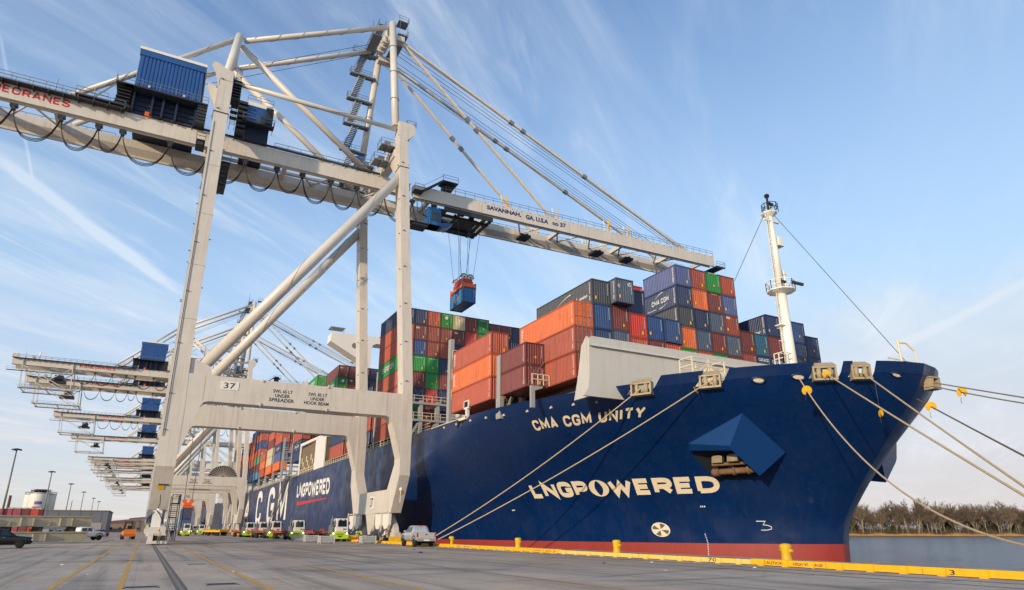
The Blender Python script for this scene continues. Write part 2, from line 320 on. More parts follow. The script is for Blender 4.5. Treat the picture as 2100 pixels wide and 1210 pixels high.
# ================================================================== SETTING
random.seed(7)
QE = 33.3            # quay edge
def ground_mat():
    m = bpy.data.materials.new('quay_concrete'); m.use_nodes = True; t = m.node_tree; b = t.nodes['Principled BSDF']; L = t.links.new
    tcn = t.nodes.new('ShaderNodeTexCoord')
    def noise(scale, st, det=6, rough=.6, dist=0):
        mp = t.nodes.new('ShaderNodeMapping'); mp.inputs['Scale'].default_value = st; L(tcn.outputs['Object'], mp.inputs[0])
        n = t.nodes.new('ShaderNodeTexNoise'); n.inputs['Scale'].default_value = scale; n.inputs['Detail'].default_value = det; n.inputs['Roughness'].default_value = rough; n.inputs['Distortion'].default_value = dist
        L(mp.outputs[0], n.inputs['Vector']); return n.outputs['Fac']
    def rng(v, a, b_, c, d):
        r = t.nodes.new('ShaderNodeMapRange'); r.inputs[1].default_value = a; r.inputs[2].default_value = b_; r.inputs[3].default_value = c; r.inputs[4].default_value = d; L(v, r.inputs[0]); return r.outputs[0]
    def mul(a, b_):
        n = t.nodes.new('ShaderNodeMath'); n.operation = 'MULTIPLY'; L(a, n.inputs[0]); L(b_, n.inputs[1]); return n.outputs[0]
    big = rng(noise(.05, (1, 1, 1), 5), .3, .7, .78, 1.2)
    mid = rng(noise(.35, (1, .35, 1), 8, .7, .5), .3, .7, .80, 1.16)
    tyre = rng(noise(.55, (1.8, .05, 1), 6, .6, .35), .50, .66, 1.0, .58)      # rubber marks along the quay
    arc = rng(noise(.11, (.5, 1.4, 1), 7, .55, 2.6), .52, .62, 1.0, .70)       # turning marks
    fine = rng(noise(9, (1, 1, 1), 4), .25, .75, .86, 1.12)
    spots = rng(noise(1.3, (1, 1, 1), 3, .5), .66, .74, 1.0, .72)
    stain = rng(noise(.22, (1, .7, 1), 9, .72, 1.2), .58, .70, 1.0, .78)         # oil and patch repairs
    bt = t.nodes.new('ShaderNodeTexBrick'); bt.inputs['Scale'].default_value = 1; bt.inputs['Brick Width'].default_value = 7.6; bt.inputs['Row Height'].default_value = 6.1; bt.inputs['Mortar Size'].default_value = .018; bt.offset = 0
    L(tcn.outputs['Object'], bt.inputs['Vector']); joint = rng(bt.outputs['Fac'], 0, 1, 1.0, .84)
    vo = t.nodes.new('ShaderNodeTexVoronoi'); vo.feature = 'DISTANCE_TO_EDGE'; vo.inputs['Scale'].default_value = .16; L(tcn.outputs['Object'], vo.inputs['Vector']); crack = rng(vo.outputs['Distance'], 0, .008, .86, 1.0)
    v = mul(mul(mul(big, mid), mul(tyre, arc)), mul(mul(fine, spots), mul(stain, mul(joint, crack))))
    rg = t.nodes.new('ShaderNodeMixRGB'); rg.inputs[1].default_value = (*lin((172, 160, 146)), 1); rg.inputs[2].default_value = (*lin((186, 165, 142)), 1)
    L(rng(noise(.09, (1, .5, 1), 4), .4, .62, 0, 1), rg.inputs[0])
    sc = t.nodes.new('ShaderNodeVectorMath'); sc.operation = 'SCALE'; L(rg.outputs[0], sc.inputs[0]); L(v, sc.inputs['Scale']); L(sc.outputs[0], b.inputs['Base Color'])
    L(rng(noise(.3, (1, .3, 1), 4), .3, .7, .60, .86), b.inputs['Roughness']); b.inputs['Specular IOR Level'].default_value = .35
    bp = t.nodes.new('ShaderNodeBump'); bp.inputs['Strength'].default_value = .35; bp.inputs['Distance'].default_value = .02
    L(noise(14, (1, 1, 1), 6, .7), bp.inputs['Height']); L(bp.outputs[0], b.inputs['Normal'])
    return m
MG = ground_mat()
q = MB(); q.add([(-1500, -60, 0), (QE, -60, 0), (QE, 1700, 0), (-1500, 1700, 0), (QE, -60, -8), (QE, 1700, -8)], [(0, 1, 2, 3), (1, 4, 5, 2)])
tagp(q.build('quay', MG), kind='structure')
# wide land behind the terminal, to the horizon
lb = MB(); lb.add([(-6000, 1690, -.3), (420, 1690, -.3), (900, 9000, -.3), (-6000, 9000, -.3)], [(0, 1, 2, 3)])
lb.add([(-6000, -60, -.3), (-1490, -60, -.3), (-1490, 1700, -.3), (-6000, 1700, -.3)], [(0, 1, 2, 3)])
tagp(lb.build('terrain', pmat('dry_land', (112, 104, 88), .9, var=.3, scale=.02)), kind='structure')

def water_mat():
    m = bpy.data.materials.new('river_water'); m.use_nodes = True; t = m.node_tree; b = t.nodes['Principled BSDF']; L = t.links.new
    b.inputs['Base Color'].default_value = (.05, .11, .17, 1); b.inputs['Roughness'].default_value = .12; b.inputs['IOR'].default_value = 1.33
    tcn = t.nodes.new('ShaderNodeTexCoord')
    def nz(scale, st, det):
        mp = t.nodes.new('ShaderNodeMapping'); mp.inputs['Scale'].default_value = st; mp.inputs['Rotation'].default_value = (0, 0, .5); L(tcn.outputs['Object'], mp.inputs[0])
        n = t.nodes.new('ShaderNodeTexNoise'); n.inputs['Scale'].default_value = scale; n.inputs['Detail'].default_value = det; L(mp.outputs[0], n.inputs['Vector']); return n.outputs['Fac']
    a = t.nodes.new('ShaderNodeMath'); a.operation = 'ADD'; L(nz(.8, (1, .5, 1), 6), a.inputs[0]); L(nz(.12, (1, .5, 1), 3), a.inputs[1])
    bp = t.nodes.new('ShaderNodeBump'); bp.inputs['Strength'].default_value = .8; bp.inputs['Distance'].default_value = 1.3; L(a.outputs[0], bp.inputs['Height']); L(bp.outputs[0], b.inputs['Normal'])
    return m
wt = MB(); wt.add([(QE - .5, -1500, -3.4), (4000, -1500, -3.4), (4000, 2600, -3.4), (QE - .5, 2600, -3.4)], [(0, 1, 2, 3)])
tagp(wt.build('river', water_mat()), kind='structure')

# far river bank (runs diagonally across the view)
B0 = Vector((445, 322, 0)); BD = Vector((.716, -.698, 0)); BN = Vector((.698, .716, 0))
bank = MB(); rows = []
for off, z in ((-1.5, -3.9), (0, -3.3), (3, -2.6), (12, -2.0), (60, -1.2), (2500, 2)):
    rows.append([tuple(B0 + BD * a + BN * (off + (2.5 * math.sin(a * .021) + 1.2 * math.sin(a * .11) if off < 20 else 0)) + Vector((0, 0, z))) for a in range(-900, 901, 20)])
for i in range(len(rows) - 1):
    n = len(rows[0]); b0 = len(bank.v)
    bank.add(rows[i] + rows[i + 1], [(j, j + 1, n + j + 1, n + j) for j in range(n - 1)])
tagp(bank.build('far_bank', pmat('marsh_soil', (104, 84, 60), .95, var=.35, scale=.08, bump=.4, bscale=.5)), kind='structure')

# painted lines, crane rail, drains
M_LINE = pmat('worn_line_yellow', (206, 154, 58), .75, var=.35, scale=3, wear=.5, wear_col=(128, 118, 104))
M_LINE2 = pmat('faded_line_yellow', (160, 132, 84), .8, var=.3, scale=2, wear=.95, wear_col=(124, 119, 113))
def stripe(x0, x1, y0, y1, mat, name='painted_line', z=.004):
    mb = MB(); n = max(1, int((y1 - y0) / 8))
    for i in range(n):
        a, b = y0 + (y1 - y0) * i / n, y0 + (y1 - y0) * (i + 1) / n
        mb.add([(x0, a, z), (x1, a, z), (x1, b, z), (x0, b, z)], [(0, 1, 2, 3)])
    return tagp(mb.build(name, mat), kind='structure')
stripe(3.42, 3.60, 6, 700, M_LINE); stripe(-.42, -.27, 6, 700, M_LINE); stripe(-2.22, -2.07, 6, 700, M_LINE)
stripe(7.3, 7.45, 6, 420, M_LINE); stripe(12.4, 12.52, 6, 300, M_LINE2); stripe(16.2, 16.32, 6, 200, M_LINE2)
stripe(-9.3, -9.16, 20, 90, M_LINE2)
stripe(24.6, 24.8, -20, 700, pmat('quay_tyre_mark', (84, 82, 82), .8, var=.3, wear=.5, wear_col=(120, 116, 112)), 'tyre_track')
stripe(22.9, 23.05, -20, 300, pmat('quay_tyre_mark2', (92, 90, 88), .8, var=.3, wear=.8, wear_col=(122, 118, 114)), 'tyre_track')
for k, (x0, y0, dx, dy) in enumerate(((22.0, 18, 3, -.6), (21.0, 14.5, 3.6, -.9), (23.2, 24, 2.6, .3))):
    mb = MB(); mb.add([(x0, y0, .005), (x0 + dx, y0 + dy, .005), (x0 + dx, y0 + dy + .12, .005), (x0, y0 + .12, .005)], [(0, 1, 2, 3)]); tagp(mb.build('painted_line', M_LINE2), kind='structure')
# landside crane rail: slot in the concrete with the rail head in it
rs = MB(); rs.box(1.18, 1.30, -40, 1500, -.02, .012); rail = rs.build('crane_rail', pmat('rail_steel', (120, 108, 98), .45, .5, var=.3, scale=.7))
tagp(rail, kind='structure')
stripe(1.09, 1.18, -40, 1500, pmat('rail_slot_dark', (104, 96, 90), .9, var=.3), 'rail_slot'); stripe(1.30, 1.40, -40, 1500, MATS['rail_slot_dark'], 'rail_slot')
rs = MB(); rs.box(31.2, 31.32, 30, 1500, -.02, .05); tagp(rs.build('crane_rail', MATS['rail_steel']), kind='structure')
M_GRATE = pmat('drain_grate_iron', (58, 58, 60), .7, .3, var=.25, scale=5)
def drain(x, y, w, l, lab):
    r = empty('drain_grate', (x, y, 0), 0, lab, 'drain grate', 'drain grates set in the quay')
    f = MB()
    for (a, b_, c, d) in ((-w/2, w/2, -l/2, -l/2 + .05), (-w/2, w/2, l/2 - .05, l/2), (-w/2, -w/2 + .05, -l/2, l/2), (w/2 - .05, w/2, -l/2, l/2)): f.box(a, b_, c, d, 0, .014)
    f.build('frame', M_GALV, r)
    p = MB(); p.add([(-w/2, -l/2, .005), (w/2, -l/2, .005), (w/2, l/2, .005), (-w/2, l/2, .005)], [(0, 1, 2, 3)]); p.build('pit', M_BLACK, r)
    n = 14; sl = None
    for i in range(n):
        if sl is None:
            s = MB(); s.box(-.016, .016, -l/2 + .05, l/2 - .05, .006, .012); sl = s.build('slat', M_GRATE, r, loc=(-w/2 + w * (i + .5) / n, 0, 0))
        else: inst(sl, r, (-w/2 + w * (i + .5) / n, 0, 0))
drain(.2, 23.8, .95, .7, 'drain grate left of the crane rail near the camera')
drain(2.45, 23.9, .95, .8, 'drain grate right of the crane rail near the camera')
drain(2.6, 38.0, .8, .7, 'small drain grate right of the rail, farther along the quay')
drain(-.2, 44, .8, .6, 'dark drain plate left of the rail, farther along the quay')

# ---------------------------------------------------------------- yellow kerb guard, each section a thing
M_YEL2 = pmat('pale_yellow_paint', (232, 196, 96), .55, var=.12, scale=2, wear=.3, wear_col=(190, 140, 60), streak=.15, streak_col=(120, 80, 30))
def guard_section(y0, y1, mat, h, label, joints):
    r = empty('kerb_guard', (26.45, y0, 0), 0, label, 'kerb guard', 'yellow guard sections along the quay edge')
    m = MB(); L = y1 - y0 - .03
    m.prism([(0, .03), (0, h), (.26, h), (.30, h - .04), (.30, .03)], 'y', 0, L); m.build('rail_box', mat, r)
    st = None; n = joints
    for i in range(n):
        yy = L * (i + .5) / n
        if st is None:
            s = MB(); s.prism([(-.16, 0), (-.012, 0), (-.012, h + .006), (-.05, h + .006), (-.07, .1)], 'y', -.14, .14)
            st = s.build('bracket', mat, r, loc=(0, yy, 0))
        else: inst(st, r, (0, yy, 0))
    return r
GS = [(3, 7.5), (7.5, 11.6), (11.6, 16.0), (16.0, 20.2), (20.2, 24.4), (24.4, 28.6), (28.6, 33.0), (33.0, 37.4), (37.4, 42.0), (42.0, 46.5), (46.5, 51.2), (51.2, 56), (56, 61), (61, 66), (66, 72), (72, 78), (78, 84), (84, 91), (91, 100)]
gsec = []
for i, (a, b) in enumerate(GS):
    pale = 26 < (a + b) / 2 < 40
    gsec.append(guard_section(a, b, M_YEL2 if pale else M_YEL, .25 if pale else .29,
        ('pale yellow' if pale else 'bright yellow') + ' steel guard section at the quay edge, number %s from the right edge' % ('one two three four five six seven eight nine ten eleven twelve thirteen fourteen fifteen sixteen seventeen eighteen nineteen'.split()[i]), 3 if b - a < 5.5 else 4))
def gtext(i, s, ya, yb, z0, z1):
    # reads left to right for a viewer on the landward side: +Y is left
    text_on('lettering', s, M_BLKTXT, gsec[i], lambda u, v, y0=GS[i][0]: Vector((-.006, (ya + (yb - ya) * u) - y0, z0 + (z1 - z0) * v)), .012)
gtext(5, '705', 27.25, 26.35, .07, .23); gtext(4, 'CAUTION', 23.6, 22.45, .08, .21); gtext(4, 'HIGH VOLTAGE', 21.9, 20.35, .08, .21)
gtext(2, 'B 3', 15.4, 14.8, .06, .24); gtext(9, 'CAUTION', 45.4, 44.4, .1, .19); gtext(9, 'HIGH VOLTAGE', 43.8, 42.4, .1, .19)
gtext(12, 'CAUTION', 60.4, 59.2, .1, .19); gtext(12, 'HIGH VOLTAGE', 58.6, 56.8, .1, .19)

# ---------------------------------------------------------------- bollards
M_BOL = pmat('bollard_yellow', (214, 170, 16), .55, var=.2, scale=3, wear=.5, wear_col=(150, 110, 30), bump=.2, bscale=6)
def bollard(y, lab):
    r = empty('mooring_bollard', (28.1, y, 0), 0, lab, 'bollard', 'yellow mooring bollards on the quay')
    m = MB(); m.lathe([(.36, 0), (.36, .06), (.28, .12), (.24, .35), (.23, .55), (.26, .72), (.29, .84), (.27, .93), (.19, .98), (.02, 1.0)], 18); m.build('post', M_BOL, r, True)
    h = MB(); h.tube((0, -.38, .66), (0, .38, .66), .07, 10); h.build('cross_pin', M_BOL, r, True)
    b = MB()
    for k in range(8):
        t = 2 * math.pi * k / 8; b.tube((.33 * math.cos(t), .33 * math.sin(t), .05), (.33 * math.cos(t), .33 * math.sin(t), .1), .03, 6)
    b.build('base_bolt', M_DARK, r)
bollard(23.6, 'nearest yellow bollard in front of the bow, at the right'); bollard(37.3, 'yellow bollard below the round thruster mark')
bollard(51.0, 'yellow bollard below the ship name, second from the pickup'); bollard(65.2, 'yellow bollard just right of the silver pickup')

# scraps of litter
M_PAP = pmat('litter_paper', (222, 218, 208), .9, var=.1)
for i, (x, y, s, dark) in enumerate(((19.5, 22.6, .12, 0), (25.6, 27.2, .2, 0), (26.1, 38.6, .2, 0), (25.9, 41.4, .3, 0), (23.6, 28.4, .13, 0), (18.2, 48, .28, 1), (26.1, 20.8, .24, 0), (20.3, 55, .2, 1),
        (-3.2, 40, .16, 0), (-1.6, 31, .10, 0), (21.0, 29, .14, 1), (26.0, 50.3, .16, 0), (24.4, 22.3, .14, 0), (3.5, 30.5, .08, 0))):
    m = MB(); rr = random.Random(i); a = rr.random() * 6
    pts = [(s * (.6 + .5 * rr.random()) * math.cos(a + k * 1.05), s * (.5 + .5 * rr.random()) * math.sin(a + k * 1.05), .008 + s * .25 * rr.random()) for k in range(6)]
    m.add(pts + [(0, 0, .02 + s * .3)], [(k, (k + 1) % 6, 6) for k in range(6)])
    o = m.build('litter_scrap', M_BLACK if dark else M_PAP, loc=(x, y, 0))
    tagp(o, ('dark' if dark else 'white') + ' scrap of litter lying on the quay', 'litter', 'scattered litter, ' + ('dark' if dark else 'white'))

# ================================================================== SHIP-TO-SHORE CRANE
def handrail(mb, p, q, h=1.1, n=None, r=.03, side=None):
    p, q = Vector(p), Vector(q); L = (q - p).length; n = n or max(1, int(L / 1.9))
    for k in (h, h * .52): mb.beam(p + Vector((0, 0, k)), q + Vector((0, 0, k)), r * 2, r * 2)
    for i in range(n + 1):
        c = p.lerp(q, i / n); mb.beam(c, c + Vector((0, 0, h)), r * 2, r * 2)
def corr_wall(mb, p, q, z0, z1, pitch=.6, d=.08):
    p, q = Vector((*p, 0)), Vector((*q, 0)); L = (q - p).length; u = (q - p) / L; nrm = Vector((u.y, -u.x, 0)); n = int(L / pitch); vs = []
    for i in range(n):
        for f, o in ((0, 0), (.32, 0), (.42, d), (.9, d)): vs.append(p + u * ((i + f) * L / n) + nrm * o)
    vs.append(q); k = len(vs)
    mb.add([(v.x, v.y, z0) for v in vs] + [(v.x, v.y, z1) for v in vs], [(i, i + 1, k + i + 1, k + i) for i in range(k - 1)])

CR = empty('container_crane', (0, 90, 0), 0, 'nearest beige ship-to-shore crane numbered 37, standing over the quay', 'crane', 'ship-to-shore cranes along the quay')
def cp(mb, name, mat, sm=False): return mb.build(name, mat, CR, sm)
def tmir(y): return 25.6 - y
# ---- lower U-shaped sill frames
U_OUT = [(0, 17.1), (0, 8.9), (3.0, 3.9), (22.6, 3.9), (25.6, 8.9), (25.6, 17.1)]
U_IN = [(23.1, 17.1), (23.1, 10.6), (20.4, 7.2), (5.2, 7.2), (2.5, 10.6), (2.5, 17.1)]
for x0, x1 in ((.15, 2.3), (30.55, 32.1)):
    m = MB(); m.prism(U_OUT + U_IN, 'x', x0, x1); cp(m, 'sill_frame', M_CRANE)
# ---- legs
for y0, y1 in ((0, 2.4), (23.2, 25.6)):
    m = MB(); m.rects([(17.1, .1, 2.25, y0, y1), (24, .08, 2.1, y0, y1), (66, .0, 1.9, y0, y1)]); lg = cp(m, 'leg', M_CRANE)
    k = MB()   # small ladder clips / lifting lugs
    for z in (12, 16.5, 23, 30, 37, 44, 51, 58, 63):
        k.box(-.22, .08, y0 + .5, y0 + .7, z, z + .10); k.box(.3, .7, y0 - .18, y0, z + 1.2, z + 1.28) ; k.box(1.85, 2.25, y0 + .3, y0 + .5, z + 2, z + 2.1)
    k.build('lug', M_GALV, lg)
    for z in (27.5, 35, 42.5, 50): wl_ = MB(); e_ = (z - 24) * .0024; wl_.rects([(z, .06 - e_ * .8, 2.13 - e_ * 1.9, y0 - .012, y1 + .012), (z + .05, .06 - e_ * .8, 2.13 - e_ * 1.9, y0 - .012, y1 + .012)]); wl_.build('weld_line', pmat('seam', (150, 136, 116), .6), lg)
    cd = MB(); cd.tube((.34, y0 - .07, 12.5), (.30, y0 - .07, 57), .05, 6); cd.tube((.52, y0 - .06, 12.5), (.48, y0 - .06, 40), .035, 6); cd.build('cable_conduit', M_GALV, lg)
    fl = MB(); fl.rects([(58.6, -.06, 2.02, y0 - .06, y1 + .06), (58.75, -.06, 2.02, y0 - .06, y1 + .06)]); fl.build('splice_flange', M_DARK, lg)
    br = MB(); br.prism([(0.1, 64.2), (1.85, 64.2), (1.85, 65.6), (.9, 66.1), (-.4, 66.8), (-1.0, 66.7), (-1.15, 66.2), (-.9, 65.7), (-.5, 65.0), (.1, 63.0)], 'y', y0 - .05 if y0 == 0 else y1 - .25, y0 + .25 if y0 == 0 else y1 + .05); br.build('top_bracket', M_CRANE, lg)
    br = MB(); br.prism([(0.05, 63.6), (-.7, 63.9), (-1.2, 64.2), (-1.3, 63.6), (-1.1, 63.0), (-.9, 62.3), (.05, 60.3)], 'y', y0 + 1.5, y0 + 1.8); br.build('rear_bracket', M_CRANE, lg)
    m = MB(); m.rects([(17.1, 30.55, 32.05, y0, y1), (23, 30.35, 31.85, y0, y1), (66, 27.35, 28.8, y0, y1)]); lg = cp(m, 'leg', M_CRANE)
    k = MB()
    for z in (22, 28, 34, 40, 46, 52, 58):
        xx = 30.35 + (z - 23) * (-3.0 / 43); k.box(xx - .2, xx, y0 + .5, y0 + .7, z, z + .1); k.box(xx + 1.47, xx + 1.75, y0 + .6, y0 + .8, z + .6, z + .7); k.box(xx + .25, xx + .65, y0 - .16, y0, z + .4, z + .5)
    k.build('lug', M_GALV, lg)
    fl = MB(); xx = 30.35 + (57.6 - 23) * (-3.0 / 43); fl.rects([(57.6, xx - .07, xx + 1.55, y0 - .06, y1 + .06), (57.72, xx - .07, xx + 1.55, y0 - .06, y1 + .06)]); fl.build('splice_flange', M_DARK, lg)
    br = MB(); br.prism([(27.4, 63.4), (28.8, 62.6), (29.4, 63.3), (30.1, 64.0), (30.3, 65.2), (29.9, 65.9), (29.2, 66.1), (28.5, 65.7), (27.4, 65.0)], 'y', y0 - .05 if y0 == 0 else y1 - .25, y0 + .25 if y0 == 0 else y1 + .05); br.build('top_bracket', M_CRANE, lg)
    # portal beam with haunches
    bm_ = MB(); bm_.prism([(2.2, 20.45), (30.5, 20.45), (30.62, 11.0), (29.1, 16.3), (28.75, 16.85), (28.2, 17.1), (4.9, 17.1), (4.35, 16.95), (4.05, 16.5), (2.2, 10.2)], 'y', y0 + .035, y1 - .035); pb = cp(bm_, 'portal_beam', M_CRANE)
    lg2 = MB()
    for x in (11.0, 19.6):
        lg2.box(x, x + .12, y0 - .16, y0 + .04, 20.2, 20.65); lg2.box(x, x + .12, y0 - .16, y0 + .04, 16.95, 17.4)
    lg2.build('lug', M_CRANE, pb)
    if y0 == 0:
        sm_ = MB(); sm_.box(4.16, 4.19, y0 + .02, y0 + .05, 17.12, 20.43); sm_.box(28.2, 28.23, y0 + .02, y0 + .05, 17.12, 20.43); sm_.build('weld_seam', pmat('seam', (150, 136, 116), .6), pb)
# ---- portal diagonals with helical strakes
for y in (1.2, 24.4):
    p, q_ = (3.3, y, 21.2), (28.6, y, 56.6); m = MB(); m.tube(p, q_, .78, 24); d = cp(m, 'portal_diagonal', M_CRANE_R, True)
    h = MB(); h.helix(p, q_, .80, 2.1, .035, 1.2); h.build('strake', pmat('strake', (150, 138, 118), .5), d)
    g = MB(); g.prism([(2.2, 20.45), (4.9, 20.45), (4.6, 21.6), (2.2, 22.6)], 'y', y - .9, y + .9); g.build('gusset', M_CRANE, d)
    g = MB(); g.prism([(27.9, 58.3), (28.55, 58.0), (29.0, 53.2), (28.3, 54.0)], 'y', y - 1.0, y + 1.0); g.build('gusset', M_CRANE, d)
# ---- cross beams between near and far legs
for x0, x1 in ((.2, 1.7), (27.5, 28.9)):
    m = MB(); m.box(x0, x1, 2.4, 23.2, 60.7, 63.6); cb_ = cp(m, 'cross_beam', M_CRANE)
    g = MB()
    for (ya, yb, yc) in ((2.4, 5.4, 2.4), (23.2, 20.2, 23.2)): g.prism([(ya, 60.7), (yb, 60.7), (yc, 57.4)], 'x', x0 + .25, x1 - .25)
    g.build('haunch', M_CRANE, cb_)
# ---- twin girders and boom
GX0, GX1, BX1 = -49.6, 32.6, 105.2
def zg(x): return 57.45 + max(0, x - 32.6) * .0125
for side, (ya, yb) in enumerate(((8.3, 9.6), (16.0, 17.3))):
    sec = [(8.3, 0), (8.75, 0), (9.6, 1.05), (9.6, 2.4), (8.3, 2.4)] if side == 0 else [(17.3, 0), (16.85, 0), (16.0, 1.05), (16.0, 2.4), (17.3, 2.4)]
    m = MB(); m.loft([[(x, y, 57.45 + z) for y, z in sec] for x in (GX0, GX1)]); g = cp(m, 'girder', M_CRANE)
    b = MB(); b.loft([[(x, y, zg(x) + z) for y, z in sec] for x in (GX1 + .7, BX1)]); bo = cp(b, 'boom', M_CRANE)
    inn = 8.78 if side == 0 else 16.6
    fa, fb = (8.24, 8.78) if side == 0 else (16.82, 17.36)
    for o, x0, x1 in ((g, GX0, GX1), (bo, GX1 + .7, BX1 - 1)):
        f = MB(); f.loft([[(x, y, z) for y, z in ((fa, zg(x) - .10), (fb, zg(x) - .10), (fb, zg(x) - .005), (fa, zg(x) - .005))] for x in (x0, x1)]); f.build('flange', M_CRANE, o)
        f = MB(); f.loft([[(x, y, z) for y, z in ((inn, zg(x) - .30), (inn + .22, zg(x) - .30), (inn + .22, zg(x) + .04), (inn, zg(x) + .04))] for x in (x0, x1)]); f.build('trolley_rail_beam', M_CRANE, o)
        f = MB(); n = int((x1 - x0) / 1.95)
        for i in range(n + 1):
            x = x0 + (x1 - x0) * i / n; f.box(x - .05, x + .05, ya - .17 if side == 0 else yb, ya if side == 0 else yb + .17, zg(x) + 2.18, zg(x) + 2.36)
        f.build('stiffener', M_CRANE, o)
        hr = MB(); yy = ya - .12 if side == 0 else yb + .12
        if o is g:
            segs = ((GX0, -13.0), (9.5, 26.0)) if side == 0 else ((GX0, -13.0), (9.5, 26.0))
            for s0, s1 in segs: handrail(hr, (s0, yy, 59.85), (s1, yy, 59.85), r=.032)
        else: handrail(hr, (x0 + 6, yy, zg(x0 + 6) + 2.4), (x1 + .6, yy, zg(x1) + 2.4), r=.032)
        hr.build('handrail', M_GALV, o)
# walkway hung on the outside of the near rear girder and its brackets
for (ya, yb) in ((7.1, 8.22), (17.38, 18.5)):
    w = MB(); w.box(GX0, -11.4, ya, yb, 59.55, 59.68)
    for i in range(22):
        x = GX0 + 1 + i * 1.75; w.box(x, x + .12, ya, yb, 59.25, 59.55); 
    wk = cp(w, 'walkway', M_DARK)
    h = MB(); yy = ya if ya < 10 else yb; handrail(h, (GX0, yy, 59.68), (-11.4, yy, 59.68), r=.032); h.build('handrail', M_GALV, wk)
# conduit and cable tray along the top edge
c = MB(); c.box(-9, 27, 8.05, 8.25, 59.9, 60.25); c.box(-9, 27, 17.4, 17.6, 59.9, 60.25); cp(c, 'cable_tray', M_DARK)
# girder cross ties and lattice
for i, x in enumerate((-44, -36, -28, -20, 12, 20, 37.5)):
    m = MB(); m.box(x - .3, x + .3, 9.6, 16.0, 59.0, 59.8); cp(m, 'cross_tie', M_CRANE)
for i, x in enumerate((-42, -30, -24, 13, 22, 55, 64, 72, 80, 90)):
    m = MB(); z = zg(x) + 1.6; m.tube((x, 9.6, z), (x + 4, 16, z), .16, 8); m.tube((x + 4, 16, z), (x + 8, 9.6, z), .16, 8); cp(m, 'lattice_brace', M_CRANE_R, True)
for x in (BX1 - .6, 95, 82, 66, 50):
    m = MB(); z = zg(x); m.box(x - .28, x + .28, 9.6, 16, z + 1.5, z + 2.3); cp(m, 'cross_tie', M_CRANE)
# boom tip platform
m = MB(); m.box(BX1, BX1 + 2.6, 7.6, 18, zg(BX1) - .2, zg(BX1) - .05)
for y in (7.6, 11, 14.6, 17.9): m.box(BX1 - .4, BX1 + 2.6, y, y + .12, zg(BX1) - .45, zg(BX1) - .2)
tp = cp(m, 'tip_platform', M_DARK); h = MB(); z = zg(BX1) - .05
handrail(h, (BX1, 7.6, z), (BX1 + 2.6, 7.6, z)); handrail(h, (BX1 + 2.6, 7.6, z), (BX1 + 2.6, 18, z)); handrail(h, (BX1, 18, z), (BX1 + 2.6, 18, z)); h.build('handrail', M_GALV, tp)
for x in (58.0, 76, 84):
    m = MB(); z = zg(x) - .1; m.box(x, x + 2.2, 13.5, 16, z - .05, z + .45); m.tube((x + .6, 14.5, z + .3), (x + 2.0, 14.5, z + .9), .35, 10); cp(m, 'maintenance_platform', M_DARK)
# rear end: service frame hung under the girders behind the landside legs
rf = MB()
for x in (-46.5, -31.5):
    for y in (8.0, 17.6): rf.beam((x, y, 59.5), (x + .8, y, 49.2), .35, .35)
for y in (8.0, 17.6):
    rf.beam((-46, y, 49.2), (-30, y, 49.2), .3, .3); rf.beam((-46.5, y, 57.4), (-31, y, 49.2), .22, .22); rf.beam((-31.5, y, 57.4), (-38, y, 52.5), .22, .22)
for x in (-45.7, -38, -30.7): rf.beam((x, 8.0, 49.2), (x, 17.6, 49.2), .25, .25)
rfo = cp(rf, 'service_frame', M_CRANE)
w = MB(); w.box(-46.2, -30.2, 7.4, 8.4, 48.95, 49.1); w.box(-46.2, -30.2, 17.2, 18.2, 48.95, 49.1); w.box(-50.6, -31, 7.3, 8.2, 55.0, 55.15); w.build('platform', M_DARK, rfo)
h = MB(); handrail(h, (-46.2, 7.4, 49.1), (-30.2, 7.4, 49.1)); handrail(h, (-46.2, 18.2, 49.1), (-30.2, 18.2, 49.1)); handrail(h, (-50.6, 7.3, 55.15), (-31, 7.3, 55.15)); h.build('handrail', M_GALV, rfo)
m = MB(); m.box(-36.5, -34.0, 10.5, 15, 53.5, 55.2); m.box(-38, -33, 11, 14.6, 52.6, 53.4); m.build('stored_hook_beam', M_DARK, rfo)
m = MB(); m.box(-49.5, -48.3, 8.2, 9.4, 60.0, 61.6); m.build('cabinet', M_WHITE, rfo)
m = MB(); m.tube((-42, 8.8, 59.9), (-42, 8.8, 62.6), .22, 8); m.beam((-42, 8.8, 62.4), (-40.2, 8.8, 62.6), .25, .3); m.tube((-43.6, 8.4, 60.6), (-43.6, 9.6, 60.6), .6, 12); m.build('service_jib', M_WHITE, rfo)
m = MB()
for x in (-46, -20, -15.5): m.tube((x, 8.1, 59.9), (x, 8.1, 62.2), .07, 6)
m.build('flood_light_post', M_GALV, rfo)
# ---- festoon cable loops under the near girder
fx = [-24.2, -18.7, -13.5, -9.8, -7.0, 0.5 - 7.0, -1.0, 4.6, 9.2, 13.0, 17.6, 22.4, 27.0, 32.0]
fx = [-30, -24.2, -18.7, -14.2, -11.2, -5.0, .3, 5.6, 10.4, 14.4, 19.0, 23.4, 28.2, 33.4, 37.5]
for i in range(len(fx) - 1):
    a, b = fx[i], fx[i + 1]; m = MB(); dd = 4.1 if b - a > 4 else 3.3
    for k in range(3):
        yy = 8.85 + k * .16; pts = [(a + (b - a) * (t / 12 - .05 * math.sin(2 * math.pi * t / 12)), yy, 56.6 - (dd + k * .12) * (1 - abs(2 * t / 12 - 1) ** 2.2)) for t in range(13)]; m.path(pts, .058, 5)
    o = cp(m, 'festoon_cable', M_BLACK)
    t = MB(); t.box(b - .45, b + .45, 8.75, 9.45, 56.75, 57.15); t.tube((b, 8.75, 56.5), (b, 9.4, 56.5), .28, 8); t.build('carrier', M_DARK, o)
